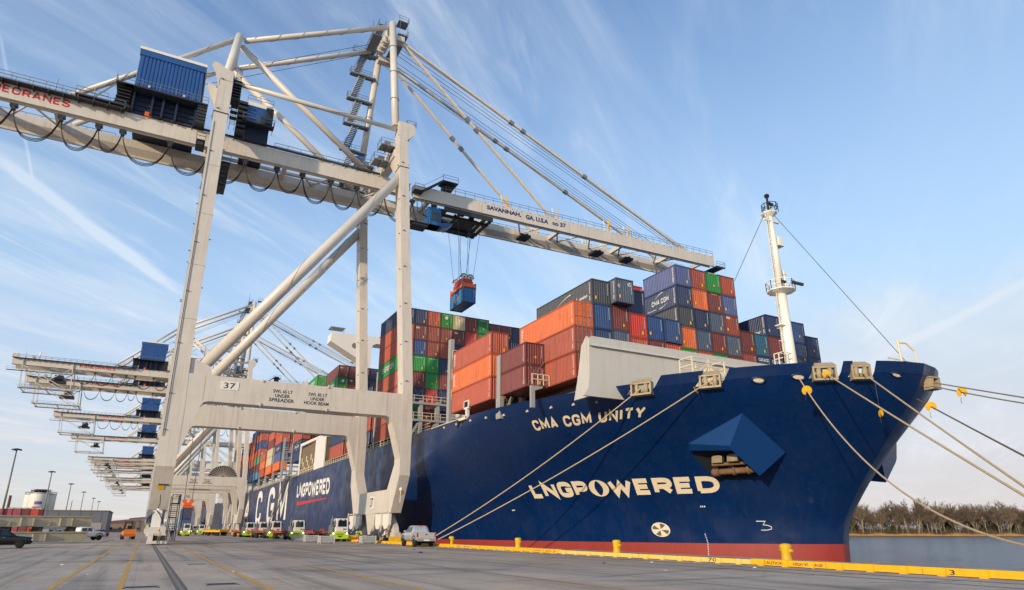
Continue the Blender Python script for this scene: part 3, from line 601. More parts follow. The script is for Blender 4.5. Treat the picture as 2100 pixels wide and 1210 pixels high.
# ---- waterside pylon (A-frame), apex, landside posts
for y, ya in ((1.2, 9.1), (24.4, 16.5)):
    m = MB(); m.tube((27.15, y, 65.4), (27.6, ya, 93.2), .64, 20); py_ = cp(m, 'pylon', M_CRANE_R, True)
    m = MB(); m.sphere((27.6, ya, 93.1), .66, 14, 8); m.build('cap', M_CRANE_R, py_, True)
    m = MB(); m.tube((.95, y, 65.4), (2.0, 1.2 + (7.6 if y < 5 else 0) if y < 5 else 16.8, 79.4), .62, 20); ps = cp(m, 'rear_post', M_CRANE_R, True)
    m = MB(); m.sphere((2.0, 8.8 if y < 5 else 16.8, 79.3), .64, 14, 8); m.build('cap', M_CRANE_R, ps, True)
    for z in (72, 79, 86):
        t = (z - 65.4) / 27.8; yy = y + (ya - y) * t; r_ = MB(); r_.tube((27.15 + .45 * t, yy, z), (27.16 + .45 * t, yy, z + .12), .74, 16); r_.build('ring', M_GALV, py_)
m = MB(); m.tube((27.6, 9.1, 92.0), (27.6, 16.5, 92.0), .7, 18)
for y in (10.6, 12.0, 13.6, 15.0): m.tube((27.6, y, 92.0), (27.6, y + .5, 92.0), .95, 18)
cp(m, 'apex_cross_tube', M_CRANE_R, True)
m = MB(); m.tube((2.0, 8.8, 78.6), (2.0, 16.8, 78.6), .45, 14); cp(m, 'rear_cross_tube', M_CRANE_R, True)
TIES = []
for y in (9.2, 16.4):
    yr = 9.0 if y < 12 else 16.6; yg = 8.9 if y < 12 else 16.7
    TIES += [('backstay', (26.5, y, 92.0), (2.9, yr, 78.9), .46, 5.5), ('rear_stay', (1.3, yr, 78.4), (-18.5, yg, 60.3), .40, 3.5), ('girder_diagonal', (2.6, yr, 77.6), (25.2, yg, 60.1), .52, 2.2)]
for y in (1.2, 24.4): TIES.append(('top_tie', (2.2, y, 65.0), (27.2, y, 65.0), .36, 1.5))
for nm, p, q_, r, tn in TIES:
    m = MB(); m.tube(p, q_, r, 16); m.tube(Vector(p).lerp(Vector(q_), -.02), Vector(p).lerp(Vector(q_), .025), r * .55, 8); o = cp(m, nm, M_CRANE_R, True)
    if tn: h = MB(); h.helix(p, q_, r * 1.03, tn, .05); h.build('strake', MATS['strake'], o)
    e = MB()
    for t in (.012, .988):
        c_ = Vector(p).lerp(Vector(q_), t); e.box(c_.x - .35, c_.x + .35, c_.y - .16, c_.y + .16, c_.z - .35, c_.z + .35)
    e.build('pin_plate', M_CRANE, o)
# ---- forestays
for y in (8.95, 16.65):
    for x1, zoff in ((96.2, 2.9), (62.0, 2.9)):
        p, q_ = Vector((29.2, 9.3 if y < 12 else 16.3, 90.2)), Vector((x1, y, zg(x1) + zoff)); m = MB()
        m.beam(p, q_, .46, .44)
        o = cp(m, 'forestay', M_CRANE)
        j = MB(); u = (q_ - p).normalized()
        for t in ((.36, .40, .62) if x1 > 80 else (.44, .50)):
            c_ = p.lerp(q_, t); j.beam(c_ - u * .5, c_ + u * .5, .62, .72)
        j.build('link_joint', M_GALV, o)
        b = MB(); b.prism([(x1 - .9, zg(x1) + 2.4), (x1 + .9, zg(x1) + 2.4), (x1 + .35, zg(x1) + 3.3), (x1 - .35, zg(x1) + 3.3)], 'y', y - .45, y + .45); b.build('boom_bracket', M_CRANE, o)
for y in (8.6, 15.6): m = MB(); m.box(27.2, 30.0, y, y + 1.4, 89.6, 90.7); cp(m, 'forestay_bracket', M_CRANE)
for y0 in (10.2, 15.0):
    for k in range(4):
        m = MB(); m.tube((28.6, y0 + k * .28, 90.6 - k * .7), (100.5 - k * 1.0, y0 + k * .2, zg(100) + 2.9), .045, 5, cap=False); cp(m, 'boom_hoist_rope', pmat('hoist_rope_blue', (58, 84, 120), .4, .3))
for k in range(2):
    m = MB(); m.tube((26.8, 11 + 3 * k, 90.2), (-5, 11 + 3 * k, 70), .045, 5, cap=False); cp(m, 'boom_hoist_rope', MATS['hoist_rope_blue'])
# boom striker posts (yellow/white horns)
for x in (51.3, 75.3, 80.4, 62.8):
    for y in (8.6, 16.9):
        m = MB(); z = zg(x) + 2.4; m.beam((x, y, z), (x - .25, y, z + 1.3), .22, .22); m.beam((x - .25, y, z + 1.3), (x - .55, y, z + 2.3), .18, .18); cp(m, 'boom_latch_horn', M_WHITE)
        m = MB(); m.beam((x + .8, y, z), (x + .75, y, z + 2.3), .26, .2); m.beam((x + .75, y, z + 2.3), (x + .95, y, z + 3.0), .12, .12); cp(m, 'boom_latch_horn', M_YEL)
# ---- pylon stairs with landings on the far pylon
st = MB(); pl = MB(); hr = MB()
lv = [(66.5, 22.0), (71.5, 21.0), (76.5, 19.8), (81.5, 18.7), (86.5, 17.6), (91, 16.8)]
for i in range(len(lv) - 1):
    (z0, y0), (z1, y1) = lv[i], lv[i + 1]; x0, x1 = 22.9, 24.2
    a, b = Vector((x0, y0, z0)), Vector((x1, y1, z1))
    for o in (0, 1.15): st.beam(a + Vector((o, 0, 0)), b + Vector((o, 0, 0)), .10, .24)
    n = 14
    for k in range(n + 1):
        c_ = a.lerp(b, k / n); st.box(c_.x, c_.x + 1.15, c_.y - .14, c_.y + .14, c_.z - .05, c_.z + .05)
    for o in (0, 1.15): hr.beam(a + Vector((o, 0, 1)), b + Vector((o, 0, 1)), .05, .05)
for z, y in lv:
    pl.box(22.4, 27.4, y - .2, y + .75, z - .2, z - .1); pl.box(22.4, 27.4, y - .25, y - .15, z - .35, z - .05); pl.box(22.4, 27.4, y + .75, y + .85, z - .35, z - .05)
    handrail(hr, (22.4, y - .2, z - .1), (26.6, y - .2, z - .1)); handrail(hr, (22.4, y - .2, z - .1), (22.4, y + .8, z - .1))
so = cp(st, 'pylon_stair', M_GALV); pl.build('landing', M_GALV, so); hr.build('handrail', M_GALV, so)
# apex platform
pl = MB(); pl.box(28.6, 30.6, 8.4, 10.4, 94.0, 94.12); pl.box(25.6, 26.9, 11, 17.6, 94.0, 94.12); pl.box(28.6, 30.6, 8.4, 16.6, 90.9, 91.0); pl.box(24.6, 26.4, 11, 18.6, 91.2, 91.32); hr = MB()
for a, b in (((28.6, 8.4, 94.1), (30.6, 8.4, 94.1)), ((30.6, 8.4, 94.1), (30.6, 10.4, 94.1)), ((25.6, 11, 94.1), (25.6, 17.6, 94.1)), ((26.9, 11, 94.1), (26.9, 17.6, 94.1)), ((30.6, 8.4, 91), (30.6, 16.6, 91)), ((24.6, 11, 91.3), (24.6, 18.6, 91.3)), ((29.4, 9.4, 90.9), (30.6, 9.4, 90.9))): handrail(hr, a, b)
hr.beam((28.9, 8.4, 90.8), (28.9, 8.4, 94), .06, .06); hr.beam((30.4, 8.4, 90.8), (30.4, 8.4, 94), .06, .06)
po = cp(pl, 'apex_platform', M_GALV); hr.build('handrail', M_GALV, po)
m = MB(); m.tube((25.9, 16.8, 94), (25.9, 16.8, 99.5), .05, 5); m.tube((26.9, 16.8, 94), (26.9, 16.8, 96.5), .05, 5); m.build('antenna', M_DARK, po)
# waterside top platforms and electric gear
for (x, y, z, l, wd) in ((25.2, 2.2, 62.3, 2.4, 2.2), (24.8, 4.4, 60.6, 2.6, 2.4), (29.2, 1.5, 66.4, 1.6, 5), (22.5, 17.5, 61.0, 4.4, 4.0), (24.2, 13.2, 64.2, 3.0, 6)):
    m = MB(); m.box(x, x + l, y, y + wd, z, z + .12); [m.box(x + k, x + k + .1, y, y + wd, z - .3, z) for k in (0, l / 2, l - .1)]; m.box(x + l * .3, x + l * .7, y + .3, y + 1.3, z + .12, z + .9); o = cp(m, 'top_platform', M_GALV)
    h = MB(); handrail(h, (x, y, z + .15), (x + l, y, z + .15)); handrail(h, (x, y, z + .15), (x, y + wd, z + .15)); handrail(h, (x + l, y, z + .15), (x + l, y + wd, z + .15)); h.build('handrail', M_GALV, o)
rd = random.Random(3); m = MB()
for k in range(26):
    x, y, z = 22.6 + rd.random() * 3.4, 13 + rd.random() * 8, 61.3 + rd.random() * 4; s_ = .3 + rd.random() * .5; m.box(x, x + s_, y, y + s_, z, z + s_ * 1.3)
cp(m, 'electrical_gear', M_DARK)
m = MB(); m.box(24.4, 25.6, 14.4, 15.4, 64.4, 66.6); cp(m, 'hoist_motor', M_CHBLUE)
# landside leg ladder and platforms under the girder
m = MB()
for z in range(60, 66): m.box(2.2, 3.2, 2.6, 3.4, z + .1, z + .18)
for z10 in range(0, 40): m.box(2.35, 3.05, 2.9, 2.96, 59 + z10 * .25, 59.05 + z10 * .25)
m.beam((2.35, 2.93, 58), (2.35, 2.93, 69), .06, .06); m.beam((3.05, 2.93, 58), (3.05, 2.93, 69), .06, .06)
for i in range(7): m.box(2.0, 3.2, .6, 2.6, 62.0 + i * .5, 62.14 + i * .5)
for x, z in ((-1.6, 55.2), (2.1, 52.6), (2.0, 50.8), (1.95, 49.0)):
    m.box(x, x + 1.2, 3.0, 6.4, z, z + .14); m.box(x + .1, x + 1.0, 3.2, 4.4, z - .6, z); handrail(m, (x, 3.0, z + .14), (x + 1.2, 3.0, z + .14))
cp(m, 'leg_ladder', M_DARK)
# ---- machine house
mh = MB(); mh.box(-10.75, -2.15, 7.25, 18.4, 63.5, 70.25); mho = cp(mh, 'machine_house', M_CHBLUE)
w = MB(); corr_wall(w, (-10.75, 7.22), (-2.15, 7.22), 63.6, 69.4, .48, .09); corr_wall(w, (-10.78, 18.4), (-10.78, 7.25), 63.6, 69.4, .48, .09); w.build('corrugated_wall', M_CHBLUE, mho)
w = MB(); w.box(-10.95, -1.95, 7.02, 18.6, 69.35, 70.3); w.build('eaves_band', M_CHBLUE, mho)
w = MB(); w.box(-11.05, -1.85, 6.92, 18.7, 70.3, 70.75); w.build('roof', M_WHITE, mho)
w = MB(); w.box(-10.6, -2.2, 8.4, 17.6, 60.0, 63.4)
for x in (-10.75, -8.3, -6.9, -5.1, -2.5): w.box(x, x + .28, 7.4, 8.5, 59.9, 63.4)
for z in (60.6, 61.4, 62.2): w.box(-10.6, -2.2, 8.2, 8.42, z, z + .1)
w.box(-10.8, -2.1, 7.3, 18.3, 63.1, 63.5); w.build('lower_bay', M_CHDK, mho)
pl = MB(); pl.box(-11.9, -.9, 6.2, 7.25, 63.2, 63.4); pl.box(-13.0, -10.8, 6.2, 18, 63.2, 63.4)
for i in range(7): pl.box(-12.9 + .05 * i, -11.0, 7.0, 10.5, 60.3 + i * .55, 60.42 + i * .55)
for i in range(6): pl.box(-2.2, -.9, 6.5, 9, 60.1 + i * .55, 60.5 + i * .55)
pl.box(-17.5, -10.8, 7.0, 8.4, 60.0, 60.2); pl.build('platform', M_DARK, mho)
hr = MB(); handrail(hr, (-11.9, 6.2, 63.4), (-.9, 6.2, 63.4)); handrail(hr, (-.9, 6.2, 63.4), (-.9, 8.4, 63.4)); handrail(hr, (-13, 6.2, 63.4), (-13, 12, 63.4)); handrail(hr, (-17.5, 7.0, 60.2), (-13.6, 7.0, 60.2)); hr.beam((-15.2, 7, 61.2), (-12.9, 7, 64.4), .06, .06); hr.beam((-15.2, 7, 60.2), (-12.9, 7, 63.4), .1, .2); hr.build('handrail', M_GALV, mho)
m = MB()
for x in (-9.1, -4.4): m.box(x, x + .3, 6.9, 7.1, 64.0, 64.3)
m.build('work_lamp', M_WHITE, mho)
m = MB(); m.box(-8.9, -8.0, 7.9, 8.3, 59.85, 60.5); m.build('support_foot', M_ORANGE, mho)
# electrical house
eh = MB(); eh.box(4.75, 8.35, 7.4, 18, 62.6, 66.0); eho = cp(eh, 'electrical_house', M_CHBLUE)
w = MB(); w.box(4.6, 8.5, 7.25, 18.1, 66.0, 66.7); w.build('roof', M_WHITE, eho)
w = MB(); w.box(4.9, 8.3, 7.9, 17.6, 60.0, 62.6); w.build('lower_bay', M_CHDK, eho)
w = MB(); w.box(6.5, 7.3, 7.34, 7.42, 63.2, 64.6); w.build('window', M_GLASS, eho)
w = MB(); w.box(7.45, 8.6, 6.6, 7.38, 63.0, 65.9); w.build('vent_unit', M_DARK, eho)
pl = MB(); pl.box(4.2, 8.9, 6.2, 7.38, 62.35, 62.55)
for i in range(7): pl.box(3.4, 4.7, 6.6, 9.2, 60.4 + i * .85, 60.85 + i * .85)
pl.build('platform', M_DARK, eho)
hr = MB(); handrail(hr, (4.2, 6.2, 62.55), (8.9, 6.2, 62.55)); handrail(hr, (8.9, 6.2, 62.55), (8.9, 9, 62.55)); handrail(hr, (4.6, 7.3, 66.7), (8.5, 7.3, 66.7)); handrail(hr, (3.4, 6.6, 66), (3.4, 9, 66)); hr.build('handrail', M_GALV, eho)
# boom hinge stair
m = MB(); m.beam((34.4, 7.6, 58.2), (38.4, 7.6, 61.4), .12, .3); m.beam((34.4, 6.9, 58.2), (38.4, 6.9, 61.4), .12, .3)
for k in range(13): m.box(34.4 + k * .31, 34.7 + k * .31, 6.9, 7.6, 58.25 + k * .25, 58.3 + k * .25)
m.box(32.9, 34.6, 6.6, 8.2, 58.0, 58.15); m.box(38.2, 41.2, 6.9, 9.4, 61.3, 61.45); m.box(38.8, 40.6, 8.2, 9.5, 60.3, 62.2); so = cp(m, 'hinge_stair', M_DARK)
hr = MB(); handrail(hr, (32.9, 6.6, 58.15), (34.6, 6.6, 58.15)); hr.beam((34.4, 6.9, 59.2), (38.4, 6.9, 62.4), .06, .06); handrail(hr, (38.2, 6.9, 61.45), (41.2, 6.9, 61.45)); hr.build('handrail', M_GALV, so)
# ---- gantry bogies, landside and waterside
def bogie(x, y, wide):
    m = MB(); m.prism([(y - 3.4, 1.1), (y + 3.4, 1.1), (y + 3.0, 2.0), (y + .6, 3.9), (y - .6, 3.9), (y - 3.0, 2.0)], 'x', x - .35, x + .35); o = cp(m, 'equaliser', M_CRANE)
    for s_ in (-2.4, 2.4):
        b = MB(); b.box(x - .5, x + .5, y + s_ - 1.2, y + s_ + 1.2, .55, 1.25); b.box(x - .55, x - .45, y + s_ - 1.0, y + s_ - .3, .25, .7); b.build('bogie_frame', M_CRANE, o)
        for d in (-.7, .7):
            w_ = MB(); w_.tube((x - .14, y + s_ + d, .36), (x + .14, y + s_ + d, .36), .36, 14); w_.build('wheel', M_DARK, o)
    return o
for x in (1.24, 31.25):
    for y in (5.2, 20.4): bogie(x, y, 1)
# landside near end: buffer, cable drum guard, boxes
m = MB(); m.box(.35, 2.3, -1.6, 2.2, .9, 1.9); m.prism([(-2.6, .15), (1.8, .15), (1.8, 1.0), (-1.2, 1.35), (-2.4, .9)], 'x', .6, 1.1); m.box(.5, 2.6, -3.0, -2.4, .12, .42); m.box(1.2, 2.4, -2.0, -.4, 1.0, 1.15); o = cp(m, 'end_bumper', M_CRANE)
m = MB(); m.tube((1.0, -1.4, .62), (1.25, -1.4, .62), .42, 14); m.box(1.3, 2.3, -1.9, -.6, .45, 1.0); m.build('idler_wheel', M_DARK, o)
m = MB(); m.box(.7, 1.7, .3, 1.4, 1.9, 3.8); m.tube((1.3, .9, 1.9), (1.3, .9, 4.0), .3, 10); m.build('cable_guide', M_WHITE, o)
m = MB(); m.prism([(-.4, 2.6), (-.1, 2.6), (.75, 3.5), (.75, 3.7)], 'y', .2, 1.6); m.box(.15, 2.0, 1.0, 2.4, 2.2, 3.9); m.build('side_guard', M_GALV, o)
m = MB(); m.path([(1.2, -.1, 5.6), (1.3, -.2, 4.6), (1.2, -.2, 4.0)], .05, 6); m.path([(1.0, .4, 3.9), (1.5, .1, 3.3), (2.0, .2, 2.3)], .05, 6); m.build('cable', M_BLACK, o)
# stair tower beside the landside frame
m = MB()
for i in range(2):
    z0 = 1.5 + i * 1.6; y0, y1 = (4, 8.5) if i % 2 == 0 else (8.5, 4)
    for k in range(8):
        t = k / 7; m.box(2.7, 3.5, y0 + (y1 - y0) * t - .15, y0 + (y1 - y0) * t + .15, z0 + 1.6 * t, z0 + 1.6 * t + .05)
    m.box(2.6, 3.6, y1 - .6, y1 + .6, z0 + 1.55, z0 + 1.68)
for x, y in ((2.65, 3.4), (3.55, 3.4), (2.65, 9.1), (3.55, 9.1)): m.beam((x, y, .3), (x, y, 5.8), .09, .09)
o = cp(m, 'stair_tower', M_DARK); h = MB(); handrail(h, (3.55, 3.4, 4.7), (3.55, 9.1, 4.7)); handrail(h, (2.65, 3.4, 4.7), (3.55, 3.4, 4.7)); h.build('handrail', M_GALV, o)
# waterside gear boxes between sill and rail, main pivot
m = MB(); m.prism([(10.2, 3.9), (15.4, 3.9), (13.6, .9), (12.0, .9)], 'x', 30.6, 32.0); cp(m, 'sill_pivot', M_CRANE)
for y in (3.6, 7.3, 18.3, 21.9):
    m = MB(); m.prism([(y - 1.3, 3.8), (y + 1.3, 3.8), (y + 1.3, 2.3), (y + .2, 1.4), (y - .2, 1.4), (y - 1.3, 2.3)], 'x', 30.1, 30.5); o = cp(m, 'hopper_guard', M_WHITE)
    g = MB(); g.add([(29.3, y - 1.0, .8), (29.3, y + .9, .8), (30.0, y + .9, 1.7), (30.0, y - 1.0, 1.7)], [(0, 1, 2, 3)]); g.box(29.2, 30.0, y - 1.1, y + 1.0, .68, .78); g.build('tool_rack', M_DARK, o)
    g = MB(); g.beam((29.9, y + 1.35, .2), (29.9, y + 1.35, 4.2), .14, .14); g.tube((29.9, y - 1.4, 4.0), (29.9, y + 1.4, 4.0), .09, 8); g.build('pipe_frame', M_CRANE, o)
m = MB(); m.tube((31.0, .4, 5.2), (31.0, .4, 6.9), .05, 6); m.sphere((31.0, .2, 7.0), .28, 10, 6); cp(m, 'camera_dome', M_WHITE)
# ---- lettering and signs
def xtext(name, s, x0, x1, z0, z1, y, mat, bold=.02, par=CR, slope=0): return text_on(name, s, mat, par, lambda u, v: Vector((x0 + (x1 - x0) * u, y, z0 + (z1 - z0) * v + slope * (x1 - x0) * u)), bold)
stroke_on('maker_lettering', 'KONECRANES', M_REDTXT, CR, lambda u, v, l: Vector((-29.3 + 11.3 * u, 8.27 - l, 58.2 + 1.15 * v)), .20, .20, 1.1)
xtext('port_lettering', 'SAVANNAH,', 47.7, 55.0, zg(50) + .75, zg(50) + 1.75, 8.27, M_NAVTXT, .045, slope=.0125)
xtext('port_lettering', 'GA. U.S.A', 56.0, 61.1, zg(58) + .75, zg(58) + 1.70, 8.27, M_NAVTXT, .045, slope=.0125)
xtext('port_lettering', 'no 37', 62.1, 65.2, zg(67) + .75, zg(67) + 1.70, 8.27, M_NAVTXT, .04, slope=.0125)
sg = MB(); sg.box(6.05, 8.2, -.02, .03, 18.75, 19.85); sgo = cp(sg, 'number_sign', M_WHITE); xtext('number_lettering', '37', 6.4, 7.8, 18.92, 19.68, -.03, M_BLKTXT, .012, sgo)
for x, ls in ((12.2, (('SWL 65 LT', 12.5, 15.0, 18.95, 19.40), ('UNDER', 12.8, 14.7, 18.35, 18.80), ('SPREADER', 12.1, 15.3, 17.75, 18.22))), (17, (('SWL 85 LT', 17.1, 19.6, 18.95, 19.40), ('UNDER', 17.4, 19.3, 18.35, 18.80), ('HOOK BEAM', 16.6, 19.9, 17.75, 18.22)))):
    for s, a, b, c_, d in ls: xtext('load_lettering', s, a, b, c_, d, .02, M_BLKTXT)
sg = MB(); sg.box(30.50, 30.56, 11.4, 13.2, 4.7, 6.5); sgo = cp(sg, 'number_sign', M_WHITE)
text_on('number_lettering', '37', M_BLKTXT, sgo, lambda u, v: Vector((30.48, 13.0 - 1.4 * u, 4.9 + 1.4 * v)), .02)
sg = MB(); sg.add([(.75, 1.52, 6.25), (1.45, 1.52, 6.25), (1.45, 1.23, 6.7), (.75, 1.23, 6.7)], [(0, 1, 2, 3)]); cp(sg, 'warning_sign', M_YEL)
sg = MB(); sg.add([(.8, 1.2, 6.72), (1.95, 1.2, 6.72), (1.95, 1.12, 6.86), (.8, 1.12, 6.86)], [(0, 1, 2, 3)]); cp(sg, 'warning_sign', M_DARK)
sg = MB(); sg.add([(31.0, 1.42, 6.4), (31.6, 1.42, 6.4), (31.6, 1.1, 6.9), (31.0, 1.1, 6.9)], [(0, 1, 2, 3)]); cp(sg, 'warning_sign', M_YEL)

# ---- trolley with operator cab (runs on the girders)
TR = empty('crane_trolley', (45, 103, 57), 0, 'dark trolley with blue operator cab hanging under the near crane boom', 'trolley')
m = MB(); m.box(-1.6, 2.0, -2.0, 2.0, -.5, .1)
for x in (-5.4, -2.6, 2.4, 3.6): m.box(x, x + .35, -4.2, 4.2, -.7, -.2)
for y in (-2.6, 2.2): m.box(-5.4, 4.0, y, y + .35, -.8, -.3)
for y in (-4.3, 4.0): m.box(-5.6, 4.2, y, y + .25, -.55, .3)
m.build('frame', M_DARK, TR)
m = MB(); rd = random.Random(5)
for k in range(30): x, y, z = rd.uniform(-6, 4), rd.uniform(-3.6, 3), rd.uniform(-.2, 1.2); s_ = rd.uniform(.3, .9); m.box(x, x + s_, y, y + s_, z, z + s_ * .7)
m.build('winch_gear', M_DARK, TR)
cb = MB(); cb.box(-9.0, -6.6, -5.2, -2.6, -4.3, -1.0); cbo = cb.build('cab', pmat('cab_blue', (18, 92, 150), .4, var=.1), TR)
m = MB(); m.box(-6.58, -6.5, -5.0, -2.8, -3.7, -1.5); m.box(-8.4, -6.8, -5.26, -5.2, -3.6, -1.8); m.build('window', M_GLASS, cbo)
m = MB(); m.prism([(-8.6, -4.3), (-6.2, -4.3), (-5.0, -4.1), (-4.2, -3.4), (-4.2, -3.2), (-6.6, -3.6), (-8.6, -3.9)], 'y', -5.0, -2.7); m.build('cab_nose', M_CHBLUE, cbo)
m = MB(); m.add([(-6.1, -4.9, -4.33), (-5.0, -4.9, -4.13), (-5.0, -2.9, -4.13), (-6.1, -2.9, -4.33)], [(0, 1, 2, 3)]); m.build('floor_window', pmat('cab_floor_glass', (150, 190, 190), .1), cbo)
m = MB(); m.box(-12.4, -8.8, -5.4, -2.4, -4.6, -4.45); m.box(-11.8, -9, -5.2, -2.8, -5.0, -4.6); m.build('cab_platform', M_DARK, cbo)
hr = MB(); handrail(hr, (-12.4, -5.4, -4.45), (-8.8, -5.4, -4.45)); handrail(hr, (-12.4, -5.4, -4.45), (-12.4, -2.4, -4.45)); hr.build('handrail', M_GALV, cbo)
m = MB()
for k in range(4): m.path([(-11 + k * .9, -4.5, .1), (-10.8 + k, -4.6, -2.2 - k * .3), (-9 + k * .6, -4.7, -3.0), (-8 + k * .4, -4.6, -1.8), (-7 + k * .4, -4.4, -.4)], .08, 5)
m.build('cable_loop', M_BLACK, cbo)
# ---- head block + spreader on its ropes, and the box it carries
HX, HY, HZ = 45.3, 103, 43.1
SPD = empty('container_spreader', (HX, HY, HZ), 0, 'red and orange spreader with big sheaves hanging from the near crane', 'spreader')
m = MB(); m.box(-1.1, 1.1, -2.9, 2.9, .25, .75); m.box(-1.22, 1.22, -3.05, -2.75, .0, .7); m.box(-1.22, 1.22, 2.75, 3.05, .0, .7); m.build('spreader_frame', M_ORANGE, SPD)
m = MB(); m.box(-1.0, 1.0, -2.2, 2.2, .9, 1.5); m.box(-.9, .9, -2.0, 2.0, 1.6, 2.0); m.box(-.7, -.3, -1.5, 1.5, 2.0, 2.4); m.build('head_block', pmat('head_block_red', (168, 52, 40), .55, var=.25, wear=.4), SPD)
hr = MB()
for y in (-1.3, -.4, .5, 1.4): hr.beam((-.9, y, 2.0), (-.9, y, 2.8), .07, .07)
hr.beam((-.9, -1.3, 2.8), (-.9, 1.4, 2.8), .07, .07); hr.build('handrail', M_REDTXT, SPD)
for y in (-1.9, 1.7):
    for x in (-.62, .62):
        m = MB(); m.tube((x, y, 2.3), (x, y + .22, 2.3), .60, 20); sh = m.build('sheave', pmat('sheave_white', (205, 198, 186), .5, var=.2, wear=.3), SPD)
        m = MB(); m.tube((x, y - .03, 2.3), (x, y + .25, 2.3), .16, 12); m.build('hub', M_DARK, sh)
        m = MB()
        for k in range(9):
            a, b = math.pi * k / 8, 0; m.box(x + .62 * math.cos(a) - .1, x + .62 * math.cos(a) + .1, y - .04, y + .26, 2.3 + .62 * math.sin(a) - .05, 2.3 + .62 * math.sin(a) + .07)
        m.build('rope_guard', M_BLACK, sh)
for y in (-2.9, 2.9):
    for x in (-1.18, 1.18):
        m = MB(); m.box(x - .1, x + .1, y - .1, y + .1, -.45, .9); m.build('flipper', M_ORANGE, SPD)
m = MB()
for y in (-1.8, 1.8):
    for x in (-1.15, -.1, .1, 1.15): m.tube((x, y, 2.4), (x * 2.2, y * 1.25, 57.2 - HZ), .035, 5, cap=False)
m.build('hoist_rope', M_STEELROPE, SPD)

# ================================================================== THE SHIP
CX, HB = 60.0, 25.4
def interp(x, T):
    if x <= T[0][0]: return T[0][1]
    for (a, b), (c, d) in zip(T, T[1:]):
        if x <= c: return b + (d - b) * (x - a) / (c - a)
    return T[-1][1]
STEM = [(-6, 44.5), (-1.3, 43.6), (.3, 43.5), (2.1, 43.2), (3.6, 42.3), (5.9, 40.6), (9.7, 37.3), (13.4, 33.9), (15.3, 32.75), (16.2, 32.6), (18, 32.4)]
LTAB = [(-6, 104), (.3, 100), (4, 90), (8, 73), (11, 59), (13, 50.5), (14.3, 46), (15, 44), (16.2, 41.5), (18, 40)]
def stem_y(z): return interp(z, STEM)
def ent_l(z): return interp(z, LTAB)
def hull_u(u, z, off=0.0):
    """port side point at normalised entrance position u and height z"""
    b = HB * (1 - (1 - min(max(u, 0), 1)) ** 1.8) ** .6
    return Vector((CX - b - off, stem_y(z) + u * ent_l(z), z))
def hull_yz(y, z, off=0.0):
    u = (y - stem_y(z)) / ent_l(z); p = hull_u(u, z); p.y = y
    e = .05; n = (hull_u(u + e, z) - hull_u(max(u - e, 0), z)).cross(hull_u(u, z + .1) - hull_u(u, z - .1)); n.normalize()
    if n.x > 0: n = -n
    return p + n * off
